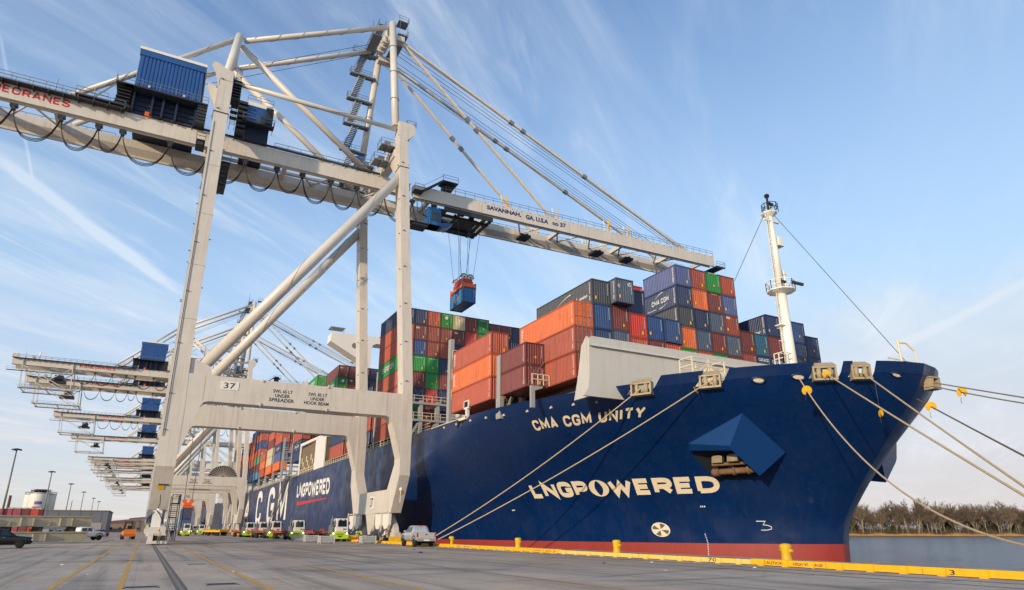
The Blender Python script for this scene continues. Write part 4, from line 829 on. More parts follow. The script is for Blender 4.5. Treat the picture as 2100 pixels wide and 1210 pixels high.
def hull_mat(name, rgb, rough):
    m = pmat(name, rgb, rough, var=.16, scale=.09, streak=.26, streak_col=(46, 62, 88), wear=.10, wear_col=(60, 78, 104))
    t = m.node_tree; b = t.nodes['Principled BSDF']; L = t.links.new; tcn = t.nodes.new('ShaderNodeTexCoord'); mp = t.nodes.new('ShaderNodeMapping'); mp.inputs['Rotation'].default_value = (0, math.pi / 2, math.pi / 2); L(tcn.outputs['Object'], mp.inputs[0])
    sx = t.nodes.new('ShaderNodeSeparateXYZ'); L(tcn.outputs['Object'], sx.inputs[0]); cb = t.nodes.new('ShaderNodeCombineXYZ'); L(sx.outputs[1], cb.inputs[0]); L(sx.outputs[2], cb.inputs[1])
    bt = t.nodes.new('ShaderNodeTexBrick'); bt.inputs['Scale'].default_value = 1; bt.inputs['Brick Width'].default_value = 11; bt.inputs['Row Height'].default_value = 2.55; bt.inputs['Mortar Size'].default_value = .02; L(cb.outputs[0], bt.inputs['Vector'])
    n = t.nodes.new('ShaderNodeTexNoise'); n.inputs['Scale'].default_value = .42; n.inputs['Detail'].default_value = 3; L(tcn.outputs['Object'], n.inputs['Vector'])
    wv = t.nodes.new('ShaderNodeTexWave'); wv.bands_direction = 'X'; wv.inputs['Scale'].default_value = .34; wv.inputs['Distortion'].default_value = .6; L(cb.outputs[0], wv.inputs['Vector'])      # frames telegraphing through the plating
    ad = t.nodes.new('ShaderNodeMath'); ad.operation = 'MULTIPLY_ADD'; L(wv.outputs['Fac'], ad.inputs[0]); ad.inputs[1].default_value = .35; L(n.outputs['Fac'], ad.inputs[2])
    sb = t.nodes.new('ShaderNodeMath'); sb.operation = 'MULTIPLY_ADD'; L(bt.outputs['Fac'], sb.inputs[0]); sb.inputs[1].default_value = .25; L(ad.outputs[0], sb.inputs[2])
    bp = t.nodes.new('ShaderNodeBump'); bp.inputs['Strength'].default_value = .30; bp.inputs['Distance'].default_value = .06; L(sb.outputs[0], bp.inputs['Height']); L(bp.outputs[0], b.inputs['Normal'])
    src = b.inputs['Base Color'].links[0].from_socket
    sm = t.nodes.new('ShaderNodeMapRange'); sm.inputs[3].default_value = 1.0; sm.inputs[4].default_value = .72; L(bt.outputs['Fac'], sm.inputs[0])
    sc = t.nodes.new('ShaderNodeVectorMath'); sc.operation = 'SCALE'; L(src, sc.inputs[0]); L(sm.outputs[0], sc.inputs['Scale'])
    mpr = t.nodes.new('ShaderNodeMapping'); mpr.inputs['Scale'].default_value = (.5, .9, .045); L(tcn.outputs['Object'], mpr.inputs[0])          # rusty runs down the plating
    nr = t.nodes.new('ShaderNodeTexNoise'); nr.inputs['Scale'].default_value = 1.6; nr.inputs['Detail'].default_value = 9; nr.inputs['Roughness'].default_value = .72; L(mpr.outputs[0], nr.inputs['Vector'])
    rr = t.nodes.new('ShaderNodeMapRange'); rr.inputs[1].default_value = .62; rr.inputs[2].default_value = .80; rr.inputs[4].default_value = .34; L(nr.outputs['Fac'], rr.inputs[0])
    mxr = t.nodes.new('ShaderNodeMixRGB'); mxr.inputs[2].default_value = (*lin((104, 84, 74)), 1); L(rr.outputs[0], mxr.inputs[0]); L(sc.outputs[0], mxr.inputs[1]); L(mxr.outputs[0], b.inputs['Base Color'])
    r = t.nodes.new('ShaderNodeMapRange'); r.inputs[1].default_value = .35; r.inputs[2].default_value = .7; r.inputs[3].default_value = rough - .05; r.inputs[4].default_value = rough + .16; L(n.outputs['Fac'], r.inputs[0]); L(r.outputs[0], b.inputs['Roughness'])
    return m
M_HULL = hull_mat('hull_blue', (3, 38, 84), .32)
M_BOOT = pmat('hull_red', (150, 52, 42), .55, var=.14, scale=.3, streak=.3, streak_col=(110, 40, 36))
SH = empty('container_ship', (60, 60, 0), 0, 'huge dark blue container ship moored bow towards the viewer, loaded with containers', 'ship', None)
SHO = Vector((60, 60, 0))
def sp(mb, name, mat, par=None, sm=False):
    mb.v = [(x - SHO.x, y - SHO.y, z - SHO.z) for x, y, z in mb.v]; return mb.build(name, mat, par or SH, sm)
US = [0, .003, .007, .012, .018, .026, .035, .046, .058, .072, .09, .11, .13, .155, .18, .21, .24, .27, .3, .335, .37, .41, .45, .5, .55, .6, .66, .72, .79, .87, .94, 1.0]
YT = [150, 170, 200, 240, 280, 320, 360, 385]
def hull_strip(zs, name, mat, ztop=None):
    m = MB(); n = len(US) + len(YT)
    for side in (1, -1):
        rows = []
        for z in zs:
            r = [hull_u(u, z) for u in US] + [Vector((CX - HB, y, z)) for y in YT]
            if side < 0: r = [Vector((2 * CX - p.x, p.y, p.z)) for p in r]
            rows.append(r)
        b0 = len(m.v); m.v += [tuple(p) for r in rows for p in r]
        for i in range(len(zs) - 1):
            for j in range(n - 1): m.f.append((b0 + i * n + j, b0 + i * n + j + 1, b0 + (i + 1) * n + j + 1, b0 + (i + 1) * n + j))
    return sp(m, name, mat, None, True)
hull_strip([-5.5, -3, -1.3, .3], 'boot_top', M_BOOT)
hull_o = hull_strip([.3, 1.2, 2.1, 3, 4, 5, 6, 7, 8, 9, 10, 11, 12, 12.8, 13.6, 14.3], 'hull', M_HULL)
m = MB(); m.box(CX - HB + .05, CX + HB - .05, 384.5, 385, -5, 16); sp(m, 'transom', M_HULL)
# bulwark plates above the knuckle, with openings for the fairleads (u ranges at deck level)
def u_at(y, z=15): return (y - stem_y(z)) / ent_l(z)
CH = [(49.9, 1.2), (44.1, 1.0), (36.8, .8), (35.0, .55)]          # fairlead centres (y) and half lengths
cuts = sorted((u_at(y - h), u_at(y + h)) for y, h in CH)
def top_z(u): return 15.95 if u < u_at(48.0) else 15.5
def bulwark_panel(u0, u1, side):
    m = MB(); n = max(4, int((u1 - u0) / .012)); th = .10; outr, inr = [], []
    for i in range(n + 1):
        u = u0 + (u1 - u0) * i / n; zt = top_z((u0 + u1) / 2)
        a = [hull_u(u, 14.3), hull_u(u, 15.0), hull_u(u, zt)]; b = [p + Vector((th, th * .3, 0)) for p in a]
        ring = a + b[::-1]
        if side < 0: ring = [Vector((2 * CX - p.x, p.y, p.z)) for p in ring]
        outr.append([tuple(p) for p in ring])
    m.loft(outr); return sp(m, 'bulwark', M_HULL, None, False)
edges = [0.0] + [e for c in cuts for e in c] + [1.0]
for i in range(0, len(edges), 2): bulwark_panel(edges[i] + (.0 if i else .0), edges[i + 1], 1)
for u0, u1 in ((0, .1), (.1, .4), (.4, 1)): bulwark_panel(u0, u1, -1)
for (u0, u1) in cuts:                                                   # sill under each opening
    m = MB(); ring = []
    for i in range(4):
        u = u0 + (u1 - u0) * i / 3; a = hull_u(u, 14.3); b = hull_u(u, 14.62); ring.append([tuple(a), tuple(b), tuple(b + Vector((.3, .1, 0))), tuple(a + Vector((.3, .1, 0)))])
    m.loft(ring); sp(m, 'bulwark', M_HULL)
# side plating above the knuckle amidships up to deck edge
m = MB()
for s_ in (1, -1):
    x = CX - HB if s_ > 0 else CX + HB
    m.box(min(x, x + .12 * s_), max(x, x + .12 * s_), stem_y(14.3) + ent_l(14.3), 385, 14.3, 15.5)
sp(m, 'sheer_plate', M_HULL)
# decks
m = MB(); ring = [hull_u(max(u, .012), 14.2) + Vector((.35, .3, 0)) for u in US[2:]]; ring = [(p.x, p.y) for p in ring] + [(CX - HB + .1, 384), (CX + HB - .1, 384)] + [(2 * CX - p.x, p.y) for p in reversed(ring)][:-1]
m.prism(ring, 'z', 14.1, 14.25); sp(m, 'deck', M_SHIPGREY)
for (y0, y1, w0) in ((55.2, 68, 39.2), (70, 83, 37.5), (85, 98, 36.5), (106, 119, 35.4), (121, 134, 35.4), (136, 149, 35.4)) + tuple((y, y + 13, 35.4) for y in (188, 204, 220.5, 236.5, 252, 267.5, 283, 299, 315, 331)):
    m = MB(); m.box(w0 + .4, 120 - w0 - .4, y0, y1, 15.2, 16.6); sp(m, 'hatch_cover', pmat('hatch_dark_grey', (96, 94, 92), .7, var=.2))
    m = MB()
    for x in [w0 + .5 + 4.9 * i for i in range(11)]: m.box(x, x + .6, y0 - .25, y0, 14.2, 16.4)
    sp(m, 'coaming_stay', M_SHIPGREY)
# breakwater with bevelled cap and swept side
m = MB(); m.prism([(36.2, 14.2), (36.75, 15.0), (36.95, 16.2), (37.05, 20.2), (37.4, 20.45), (82.6, 20.45), (82.95, 20.2), (83.05, 16.2), (83.8, 14.2)], 'y', 52.2, 52.5); bw = sp(m, 'breakwater', pmat('breakwater_grey', (194, 190, 180), .5, var=.06, scale=.4, streak=.18, streak_col=(140, 120, 100)))
m = MB(); m.add([(37.05 - 60, 52.2 - 60, 19.4), (82.95 - 60, 52.2 - 60, 19.4), (82.6 - 60, 52.9 - 60, 20.46), (37.4 - 60, 52.9 - 60, 20.46), (37.05 - 60, 51.9 - 60, 19.35), (82.95 - 60, 51.9 - 60, 19.35)], [(4, 5, 2, 3), (0, 1, 5, 4)]); m.build('cap', MATS['breakwater_grey'], bw)
m = MB(); m.prism([(52.5, 14.2), (55.0, 14.2), (54.2, 16.4), (53.4, 19.6), (52.5, 20.45)], 'x', 36.9, 37.15); sp(m, 'side_wing', MATS['breakwater_grey'], bw)
# deck stand on the forecastle (white frame with winch in it)
m = MB()
for x in (46.0, 48.2, 50.4):
    for y in (47.2, 49.0): m.beam((x, y, 14.2), (x, y, 18.2), .12, .12)
for z in (16.2, 17.4, 18.2):
    for y in (47.2, 49.0): m.beam((46, y, z), (50.4, y, z), .09, .09)
    for x in (46, 50.4): m.beam((x, 47.2, z), (x, 49, z), .09, .09)
m.beam((46, 47.2, 16.2), (48.2, 47.2, 17.9), .07, .07); sp(m, 'deck_frame', M_CREAM)
m = MB(); m.tube((48.5, 47.6, 16.6), (50.2, 47.6, 16.6), .55, 14); m.tube((48.4, 47.6, 16.6), (48.6, 47.6, 16.6), .8, 14); sp(m, 'mooring_winch', M_CREAM)
# ---- fairleads (roller chocks) in the bulwark openings
M_CHOCK = pmat('fairlead_beige', (166, 150, 118), .6, var=.15, scale=2, streak=.35, streak_col=(110, 80, 50))
chock_pos = []
for i, (y, h) in enumerate(CH):
    z0, z1 = (14.45, 16.0); p = hull_yz(y, 15.1); a = hull_yz(y + h * .8, 15.1); b = hull_yz(y - h * .8, 15.1)
    t = (b - a); t.z = 0; L = t.length; t.normalize(); nrm = Vector((t.y, -t.x, 0));
    if nrm.x > 0 and nrm.y > 0: nrm = -nrm
    c = MB(); c_in = .55; c_out = .32
    def P(u, n_, z): return p + t * u + nrm * n_ + Vector((0, 0, z - p.z))
    def cbox(u0, u1, n0, n1, za, zb):
        c.add([P(u0, n0, za), P(u1, n0, za), P(u1, n1, za), P(u0, n1, za), P(u0, n0, zb), P(u1, n0, zb), P(u1, n1, zb), P(u0, n1, zb)], [(0, 3, 2, 1), (4, 5, 6, 7), (0, 1, 5, 4), (1, 2, 6, 5), (2, 3, 7, 6), (3, 0, 4, 7)])
    w = L / 2
    cbox(-w, w, -c_in, c_out, 14.28, 14.46); cbox(-w, w, -c_in, c_out * .6, 15.42, 15.60); cbox(-w, -w + .16, -c_in, c_out * .6, 14.44, 15.45); cbox(w - .16, w, -c_in, c_out * .6, 14.44, 15.45)
    cbox(-w + .16, w - .16, -c_in - .1, -c_in, 14.44, 15.0)
    c.add([P(-w - .05, c_out * .7, 15.58), P(w + .05, c_out * .7, 15.58), P(w - .1, -.5, 16.05), P(-w + .1, -.5, 16.05)], [(0, 1, 2, 3)])
    co = sp(c, 'fairlead', M_CHOCK)
    for s_ in (-.45, .45):
        r = MB(); r.tube(P(s_ * w, -.05, 14.44), P(s_ * w, -.05, 15.45), .22, 12); sp(r, 'roller', M_CHOCK, co, True)
    chock_pos.append((P(0, .15, 14.95), nrm))
# oval panama leads
def oval(y, z, ru, rz, par=None):
    p = hull_yz(y, z); a = hull_yz(y + .5, z); b = hull_yz(y - .5, z); t = (b - a).normalized(); up = (hull_yz(y, z + .4) - hull_yz(y, z - .4)).normalized(); nr = t.cross(up).normalized()
    if nr.x > 0: nr = -nr
    m = MB(); rows = []
    for (s_, o) in ((1.12, -.05), (1.22, .08), (1.05, .16), (.86, .10), (.80, -.12)):
        rows.append([tuple(p + t * (ru * s_ * math.cos(2 * math.pi * k / 20)) + up * (rz * s_ * math.sin(2 * math.pi * k / 20)) + nr * o) for k in range(20)])
    m.loft(rows, False); o_ = sp(m, 'panama_lead', M_HULL, None, True)
    m = MB(); ring = [tuple(p + t * (ru * .82 * math.cos(2 * math.pi * k / 20)) + up * (rz * .82 * math.sin(2 * math.pi * k / 20)) + nr * .03) for k in range(20)]; m.add(ring, [tuple(range(20))]); sp(m, 'throat', M_CREAM, o_)
    return p, nr
ov = [oval(40.9, 14.75, .55, .34), oval(38.4, 14.8, .55, .34), oval(33.7, 14.8, .42, .40)]
# small round freeing ports and lights along the sheer
for y, z in ((83.9, 15.05), (79.7, 14.95), (75.4, 14.85), (71.7, 14.7), (68.2, 14.55), (64.2, 14.5), (60.7, 14.45), (57.8, 14.4)):
    p = hull_yz(y, z, .02); m = MB(); m.prism([(p.y - .20, z - .12), (p.y + .20, z - .12), (p.y + .20, z + .12), (p.y - .20, z + .12)], 'x', p.x - .05, p.x + .1); sp(m, 'scupper', pmat('scupper_grey', (196, 190, 176), .6))
# ---- anchor pocket
OT, OR_, E_, OB, OL, OLB = [Vector(v) for v in ((48.12, 43.47, 12.05), (52.71, 42.89, 8.61), (47.25, 44.56, 9.11), (50.4, 44.25, 6.45), (46.38, 49.08, 9.74), (46.76, 49.49, 9.13))]
EB = E_ + Vector((.25, .05, -.42))
H = dict(top=hull_yz(43.6, 12.1, -.3), l=hull_yz(49.8, 9.86, -.3), lb=hull_yz(50.2, 9.2, -.3), r=hull_yz(43.05, 8.6, -.3), b=hull_yz(46.0, 6.6, -.3))
V = [OT, OL, OLB, E_, OB, OR_, H['top'], H['l'], H['lb'], H['b'], H['r'], EB]
m = MB(); m.add(V, [(0, 1, 3), (0, 3, 4, 5), (1, 2, 11, 3), (6, 7, 1, 0), (7, 8, 2, 1), (5, 10, 6, 0), (4, 9, 10, 5), (3, 11, 4)]); ap = sp(m, 'anchor_pocket', pmat('anchor_box_blue', (8, 54, 104), .34, var=.06, scale=.4))
W2_ = [Vector((120 - v.x, v.y, v.z)) for v in V]
m = MB(); m.add(W2_, [(0, 1, 3), (0, 3, 4, 5), (1, 2, 11, 3), (6, 7, 1, 0), (7, 8, 2, 1), (5, 10, 6, 0), (4, 9, 10, 5), (3, 11, 4), (11, 2, 8, 9), (11, 9, 4)]); sp(m, 'anchor_pocket', MATS['anchor_box_blue'])
m = MB(); m.add([hull_yz(50.1, 9.0, .05), hull_yz(46.6, 9.6, .05), hull_yz(45.2, 8.2, .05), hull_yz(45.9, 6.7, .05), hull_yz(47.5, 6.45, .05), hull_yz(49.3, 6.35, .05), hull_yz(49.9, 7.6, .05), hull_yz(47.6, 8.0, .06)], [(0, 1, 7), (1, 2, 7), (2, 3, 7), (3, 4, 7), (4, 5, 7), (5, 6, 7), (6, 0, 7)]); sp(m, 'painted_recess_shade', pmat('recess_shade_paint', (16, 22, 30), .8), ap)  # flat dark plate on the hull, painted as the shade inside the pocket
M_RUSTA = pmat('rusty_anchor', (126, 96, 70), .85, var=.5, scale=3, wear=.85, wear_col=(186, 92, 34), bump=.4, bscale=6)
m = MB(); a0, a1 = Vector((49.25, 48.7, 7.05)), Vector((50.75, 45.1, 7.12)); m.tube(a0, a1, .30, 14)
for t_ in (.08, .5, .86): c_ = a0.lerp(a1, t_); d_ = (a1 - a0).normalized(); m.tube(c_ - d_ * .12, c_ + d_ * .12, .42, 14)
m.sphere(a0, .42, 12, 8); sp(m, 'anchor', M_RUSTA, ap, True)
for c2 in (Vector((48.55, 47.5, 8.15)), Vector((49.15, 46.1, 8.2))):
    m = MB(); d_ = (a1 - a0).normalized(); u_ = Vector((.1, .0, .95)); w_ = d_.cross(u_).normalized()
    ring = lambda k, s_: [tuple(c2 + w_ * k + d_ * (i * .52 * s_) + u_ * (j * .36 * s_)) for i, j in ((-1, -1), (1, -1), (1, .7), (.6, 1), (-.6, 1), (-1, .7))]
    m.loft([ring(-.3, .86), ring(-.22, 1), ring(.3, 1)]); sp(m, 'fluke', pmat('anchor_stock', (140, 128, 100), .8, var=.35, wear=.5), ap)
m = MB(); m.tube(Vector((48.4, 48.2, 7.7)), Vector((50.2, 45.3, 7.75)), .16, 10); sp(m, 'anchor_stock_bar', M_RUSTA, ap)
# ---- hull lettering
M_HTXT = pmat('hull_lettering_cream', (232, 214, 180), .5, var=.06); M_HTXT2 = pmat('hull_lettering_white', (232, 228, 218), .5, var=.05)
def quad_map(bl, tl, br, tr):
    def f(u, v, l=0):
        y = (bl[0] * (1 - u) + br[0] * u) * (1 - v) + (tl[0] * (1 - u) + tr[0] * u) * v
        z = (bl[1] * (1 - u) + br[1] * u) * (1 - v) + (tl[1] * (1 - u) + tr[1] * u) * v
        return hull_yz(y, z, .035 + l) - SHO
    return f
f1 = quad_map((64.85, 12.45), (64.5, 13.5), (51.75, 12.45), (50.6, 13.45)); stroke_on('ship_name', 'CMA CGM UNITY', M_HTXT, SH, f1, .225, .15, .95, .6)
fm = quad_map((72.0, 5.30), (71.8, 7.05), (49.9, 5.2), (49.3, 6.8))
def seg(name, s, u0, u1, f, t, gap, wide, mat): return stroke_on(name, s, mat, SH, lambda u, v, l: f(u0 + (u1 - u0) * u, v, l), t, gap, wide)
seg('lng_lettering', 'LNGP', 0, .374, fm, .28, .16, 1.3, M_HTXT); seg('lng_lettering', 'WERED', .495, 1.0, fm, .28, .16, 1.3, M_HTXT)
def drop_o(u0, u1, f, mat):
    m = MB(); n = 24; o, i_ = [], []
    for k in range(n):
        t = 2 * math.pi * k / n; o.append(f(u0 + (u1 - u0) * (.5 + .5 * math.cos(t)), .5 + .52 * math.sin(t)))
        w = .20 * abs(math.cos(t)) ** 1.3 * (1 if math.cos(t) > 0 else -1); i_.append(f(u0 + (u1 - u0) * (.5 + w), .5 + .46 * math.sin(t) * (abs(math.sin(t)) ** .3)))
    m.add(o + i_, [(k, (k + 1) % n, n + (k + 1) % n, n + k) for k in range(n)]); return m.build('lng_lettering', mat, SH)
drop_o(.383, .492, fm, M_HTXT)
f2 = quad_map((184.5, 9.7), (184.5, 13.05), (148.2, 9.1), (148.4, 12.6)); seg('lng_lettering', 'LNGPOWERED', 0, 1, f2, .24, .14, 1.25, M_HTXT2)
m = MB(); m.add([hull_yz(183.5, 7.6, .03), hull_yz(183.5, 8.5, .03), hull_yz(150, 8.3, .03), hull_yz(150, 8.1, .03)], [(0, 1, 2, 3)]); sp(m, 'lng_underline', M_REDTXT)
for ch, y0, y1 in (('M', 213, 198), ('G', 232, 219.5), ('C', 257, 245), ('A', 289, 275), ('M', 322, 306), ('C', 345, 332)):
    stroke_on('side_lettering', ch, M_HTXT2, SH, lambda u, v, l: hull_yz(y0 + (y1 - y0) * u, 3.2 + 11.3 * v, .03 + l) - SHO, .19, .2, 1.0)
# bow thruster mark, bulbous-bow mark, draught marks
m = MB(); f3 = lambda a, r: hull_yz(57.2 - r * math.cos(a) * 1.0, 1.65 + r * .76 * math.sin(a), .05)
ring = [f3(2 * math.pi * k / 28, .98) for k in range(28)]; m.add(ring, [tuple(range(28))]); tm = sp(m, 'thruster_mark', M_HTXT)
m = MB()
for k in range(4):
    a = k * math.pi / 2 + math.pi / 4 + .35; g_ = lambda aa, r: hull_yz(57.2 - r * math.cos(aa), 1.65 + r * .76 * math.sin(aa), .08)
    m.add([g_(a - .12, .12), g_(a - .36, .84), g_(a, .86), g_(a + .36, .84), g_(a + .12, .12)], [(0, 1, 2, 3, 4)])
sp(m, 'propeller_symbol', pmat('mark_grey', (92, 90, 86), .6), tm)
m = MB(); pts = [(48.25, 2.45), (47.55, 2.45), (47.85, 2.1), (47.5, 2.05), (47.25, 1.9), (47.3, 1.7), (47.6, 1.6), (48.1, 1.6)]
for (a, b) in zip(pts, pts[1:]): m.beam(hull_yz(*a, .04), hull_yz(*b, .04), .05, .05)
sp(m, 'bulb_mark', M_HTXT2)
m = MB()
for k in range(14):
    z = 1.2 - k * .17; y = 52.9 - .05 * math.sin(k * .3); p = hull_yz(y, z, .04); m.box(p.x - .02, p.x + .02, p.y - .05, p.y + .05, z - .045, z + .045)
for yy, zz in ((52.0, 3.9), (76.5, 4.0)):
    for k in range(3): p = hull_yz(yy + k * .18, zz, .04); m.box(p.x - .02, p.x + .02, p.y - .06, p.y + .06, zz - .07, zz + .07)
sp(m, 'draught_mark', M_HTXT2)
# ---- foremast
mx, my = 60.0, 46.6
m = MB(); m.tube((mx, my, 14.2), (mx, my + .1, 27.6), .74, 16, .58); m.tube((mx, my + .1, 27.6), (mx, my + .2, 37.4), .50, 14, .34); M_CREAM_ = M_CREAM; M_CREAM = pmat('mast_white', (238, 232, 216), .45, var=.05, streak=.2, streak_col=(160, 120, 80)); mast = sp(m, 'foremast', M_CREAM, None, True)
m = MB(); m.beam((mx + 3.0, my + 1.2, 14.2), (mx + .5, my + .3, 25.5), .28, .28); m.beam((mx + 2.4, my + 1, 17.4), (mx + .4, my, 17.4), .2, .2); m.beam((mx + 1.4, my + .6, 21.5), (mx + .4, my, 21.5), .2, .2); sp(m, 'mast_strut', M_CREAM, mast)
m = MB(); m.lathe([(.4, -.5), (1.6, -.12), (1.6, 0)], 8, (mx, my, 27.5)); m.lathe([(.3, -.6), (.95, -.1), (.95, 0)], 8, (mx, my + .2, 37.4)); m.box(mx - 1.7, mx - .3, my - .5, my + .7, 18.6, 18.7); m.box(mx + .3, mx + 1.3, my - .3, my + .5, 33.2, 33.3); m.box(mx - 1.3, mx - .4, my - .4, my + .4, 23.2, 23.3); m.box(mx - 1.2, mx + 1.2, my - .12, my + .12, 36.2, 36.4); sp(m, 'mast_platform', M_CREAM, mast)
m = MB()
for (r, z, col) in ((1.55, 27.5, 0), (.9, 37.4, 1)):
    n = 8
    for k in range(n):
        a = (mx + r * math.cos(2 * math.pi * k / n), my + r * math.sin(2 * math.pi * k / n), z); b = (mx + r * math.cos(2 * math.pi * (k + 1) / n), my + r * math.sin(2 * math.pi * (k + 1) / n), z)
        handrail(m, a, b, 1.05, 1, .03)
    sp(m, 'mast_rail', M_CREAM if not col else M_DARK, mast); m = MB()
handrail(m, (mx - 1.7, my - .5, 18.7), (mx - .4, my - .5, 18.7), 1.3, 2, .04); handrail(m, (mx - 1.7, my - .5, 18.7), (mx - 1.7, my + .7, 18.7), 1.3, 2, .04)
sp(m, 'mast_rail', M_CREAM, mast)
m = MB()
for k in range(64): m.box(mx - .95, mx - .6, my - .1, my - .06, 18.8 + k * .29, 18.84 + k * .29)
for o in (-.95, -.6): m.beam((mx + o, my - .08, 18.6), (mx + o, my - .08, 37.3), .05, .05)
for k in range(12):
    z = 20 + k * 1.45; m.path([(mx - .95, my - .08, z), (mx - 1.25, my - .4, z), (mx - 1.25, my + .2, z), (mx - .95, my - .08, z)], .025, 4)
sp(m, 'mast_ladder', M_CREAM, mast)
for k in range(6):
    m = MB(); x = mx + .15 + k * .32; m.box(x, x + .26, my - 1.55, my - 1.3, 28.0, 28.3); sp(m, 'deck_lamp', M_DARK, mast)
for x in (-1.3, -.95):
    m = MB(); m.box(mx + x, mx + x + .26, my - 1.4, my - 1.15, 27.9, 28.15); sp(m, 'deck_lamp', M_DARK, mast)
m = MB(); m.tube((mx, my + .2, 37.4), (mx, my + .2, 39.6), .13, 8); m.box(mx - .1, mx + .9, my + .1, my + .35, 38.6, 38.9); m.box(mx - .2, mx + .2, my, my + .4, 39.5, 39.9); sp(m, 'signal_light_mast', M_BLACK, mast)
m = MB(); m.tube((mx + .9, my, 27.6), (mx + .9, my, 29.6), .12, 8); m.box(mx + .7, mx + 1.1, my - .2, my + .2, 29.6, 30.1); m.box(mx + .6, mx + 1.2, my - .2, my + .4, 33.3, 34.4); m.beam((mx - .3, my, 36.6), (mx - 1.5, my, 36.9), .12, .12); sp(m, 'horn', M_CREAM, mast)
m = MB(); m.tube((mx + .5, my, 37.3), (mx + 1.2, 34.4, 15.9), .035, 5, cap=False); m.tube((mx - .9, my + .2, 37.0), (mx - 1.5, 51.8, 30.2), .035, 5, cap=False); sp(m, 'mast_stay', M_STEELROPE, mast)
M_CREAM = M_CREAM_
# jackstaff at the stem
m = MB(); m.tube((59.0, 34.0, 15), (58.9, 34.0, 18.3), .12, 8); m.path([(58.9, 34, 18.1), (59.8, 33.8, 18.1), (60.6, 33.6, 17.4), (60.8, 33.6, 15.6)], .09, 6); handrail(m, (57.2, 34.2, 15.6), (60.6, 34.2, 15.6), .9, 3, .04); sp(m, 'jackstaff', M_CREAM)
# ---- deck rails, small lead stand, lashing bridges
m = MB()
for y in range(92, 330, 2):
    if 156 < y < 187: continue
    m.beam((34.9, y, 15.5), (34.9, y, 16.6), .09, .09)
for z in (15.75, 16.1, 16.6):
    m.beam((34.9, 90, z), (34.9, 156, z), .06, .06); m.beam((34.9, 187, z), (34.9, 330, z), .06, .06)
sp(m, 'deck_rail', M_CREAM)
m = MB(); m.box(35.0, 35.5, 77.2, 90, 15.4, 15.75); sp(m, 'bulwark_cap', M_CREAM)
m = MB(); m.beam((35.2, 77.6, 15.5), (35.2, 77.6, 16.7), .4, .4); m.prism([(76.9, 16.7), (78.3, 16.7), (78.4, 17.2), (78.4, 17.8), (76.8, 17.8), (76.8, 17.2)], 'x', 35.0, 35.3); sp(m, 'pilot_lamp_stand', M_WHITE)
m = MB(); m.prism([(77.1, 16.95), (78.1, 16.95), (78.1, 17.65), (77.1, 17.65)], 'x', 34.95, 35.05); sp(m, 'pilot_lamp_face', M_BLACK)
def lashing_bridge(y, ztop, x1=60, cols=9):
    m = MB(); dx = (x1 - 35.6) / (cols - 1)
    for i in range(cols):
        x = 35.6 + dx * i; m.box(x - .28, x + .28, y - .45, y + .45, 14.2, ztop if i else ztop + 2.0)
    lv = [z for z in (19.4, 22.3, 25.2, 28.1, 31) if z < ztop + .5]
    for z in lv: m.box(35.6, x1, y - .6, y + .6, z - .35, z)
    for i in range(cols - 1):
        x = 35.6 + dx * i; m.beam((x + .3, y, 14.6), (x + dx - .3, y, 18.9), .35, .3)
    o = sp(m, 'lashing_bridge', M_SHIPGREY)
    h = MB()
    for z in lv: handrail(h, (35.6, y - .6, z), (x1, y - .6, z), 1.1, int((x1 - 35.6) / 1.6), .035)
    sp(h, 'handrail', M_CREAM, o)
lashing_bridge(69.0, 20.0, 60, 9); lashing_bridge(84.6, 26.0, 60, 9); lashing_bridge(104.6, 22.6, 60, 9); lashing_bridge(120.0, 28.5, 45, 5); lashing_bridge(135.2, 28.5, 45, 5)
for y in (202.3, 218.6, 234.9, 250.6, 266, 281.5, 297): lashing_bridge(y, 27.5, 41, 3)
# lashing rods crossed over the lower boxes
m = MB()
for (x, y, z) in ((35.1, 61.55, 16.9), (37.6, 55.3, 16.9), (40.0, 55.3, 16.9), (35.1, 106.3, 22.6), (37.6, 106.3, 22.6), (40.1, 106.3, 22.6), (42.6, 106.3, 22.6)):
    for a, b in ((0, 2.3), (2.3, 0)): m.beam((x + a, y, z), (x + b, y, z + 2.9), .05, .05)
sp(m, 'lashing_rod', M_GALV)
for (x, y) in ((35.3, 69.4), (35.2, 61.0), (37.3, 54.7)):
    m = MB(); m.prism([(x, 14.3), (x + .5, 14.3), (x + .5, 16.2), (x + 1.5, 16.55), (x + 1.5, 16.75), (x, 16.75)], 'y', y - .15, y + .15); sp(m, 'cargo_pedestal', M_SHIPGREY)
m = MB(); handrail(m, (35.2, 60.6, 16.8), (37.4, 60.6, 16.8), 1.2, 3, .04); handrail(m, (37.5, 54.4, 16.8), (39.4, 54.4, 16.8), 1.2, 3, .04); sp(m, 'pedestal_rail', M_CREAM)
# ---- white side house with bunker station opening, bridge with wings
m = MB(); m.prism([(157, 15.5), (157.6, 15.5), (157.6, 22.7), (160.5, 22.9), (186, 23.2), (186, 15.5), (187, 15.5), (187, 24.0), (157, 23.4)], 'x', 34.75, 35.0)
m.box(34.75, 35.0, 157.6, 167.5, 15.5, 22.9); sp(m, 'side_house', M_WHITE)
m = MB(); m.box(35.2, 42, 157, 187, 14.2, 22.6); sp(m, 'side_house_inner', pmat('inner_brown', (120, 104, 78), .8, var=.4, scale=.6))  # interior has its own mottled brown colour
m = MB(); handrail(m, (34.9, 168, 15.5), (34.9, 186, 15.5), 1.2, 9, .06)
for k in range(9): y = 169 + k * 1.9; m.box(35, 35.15, y, y + .5, 16.5 + (k % 3), 17.4 + (k % 3) * 1.3)
sp(m, 'bunker_pipework', M_CREAM)
m = MB(); m.box(53, 67, 167.5, 177, 14, 51.2); sp(m, 'superstructure', M_WHITE)
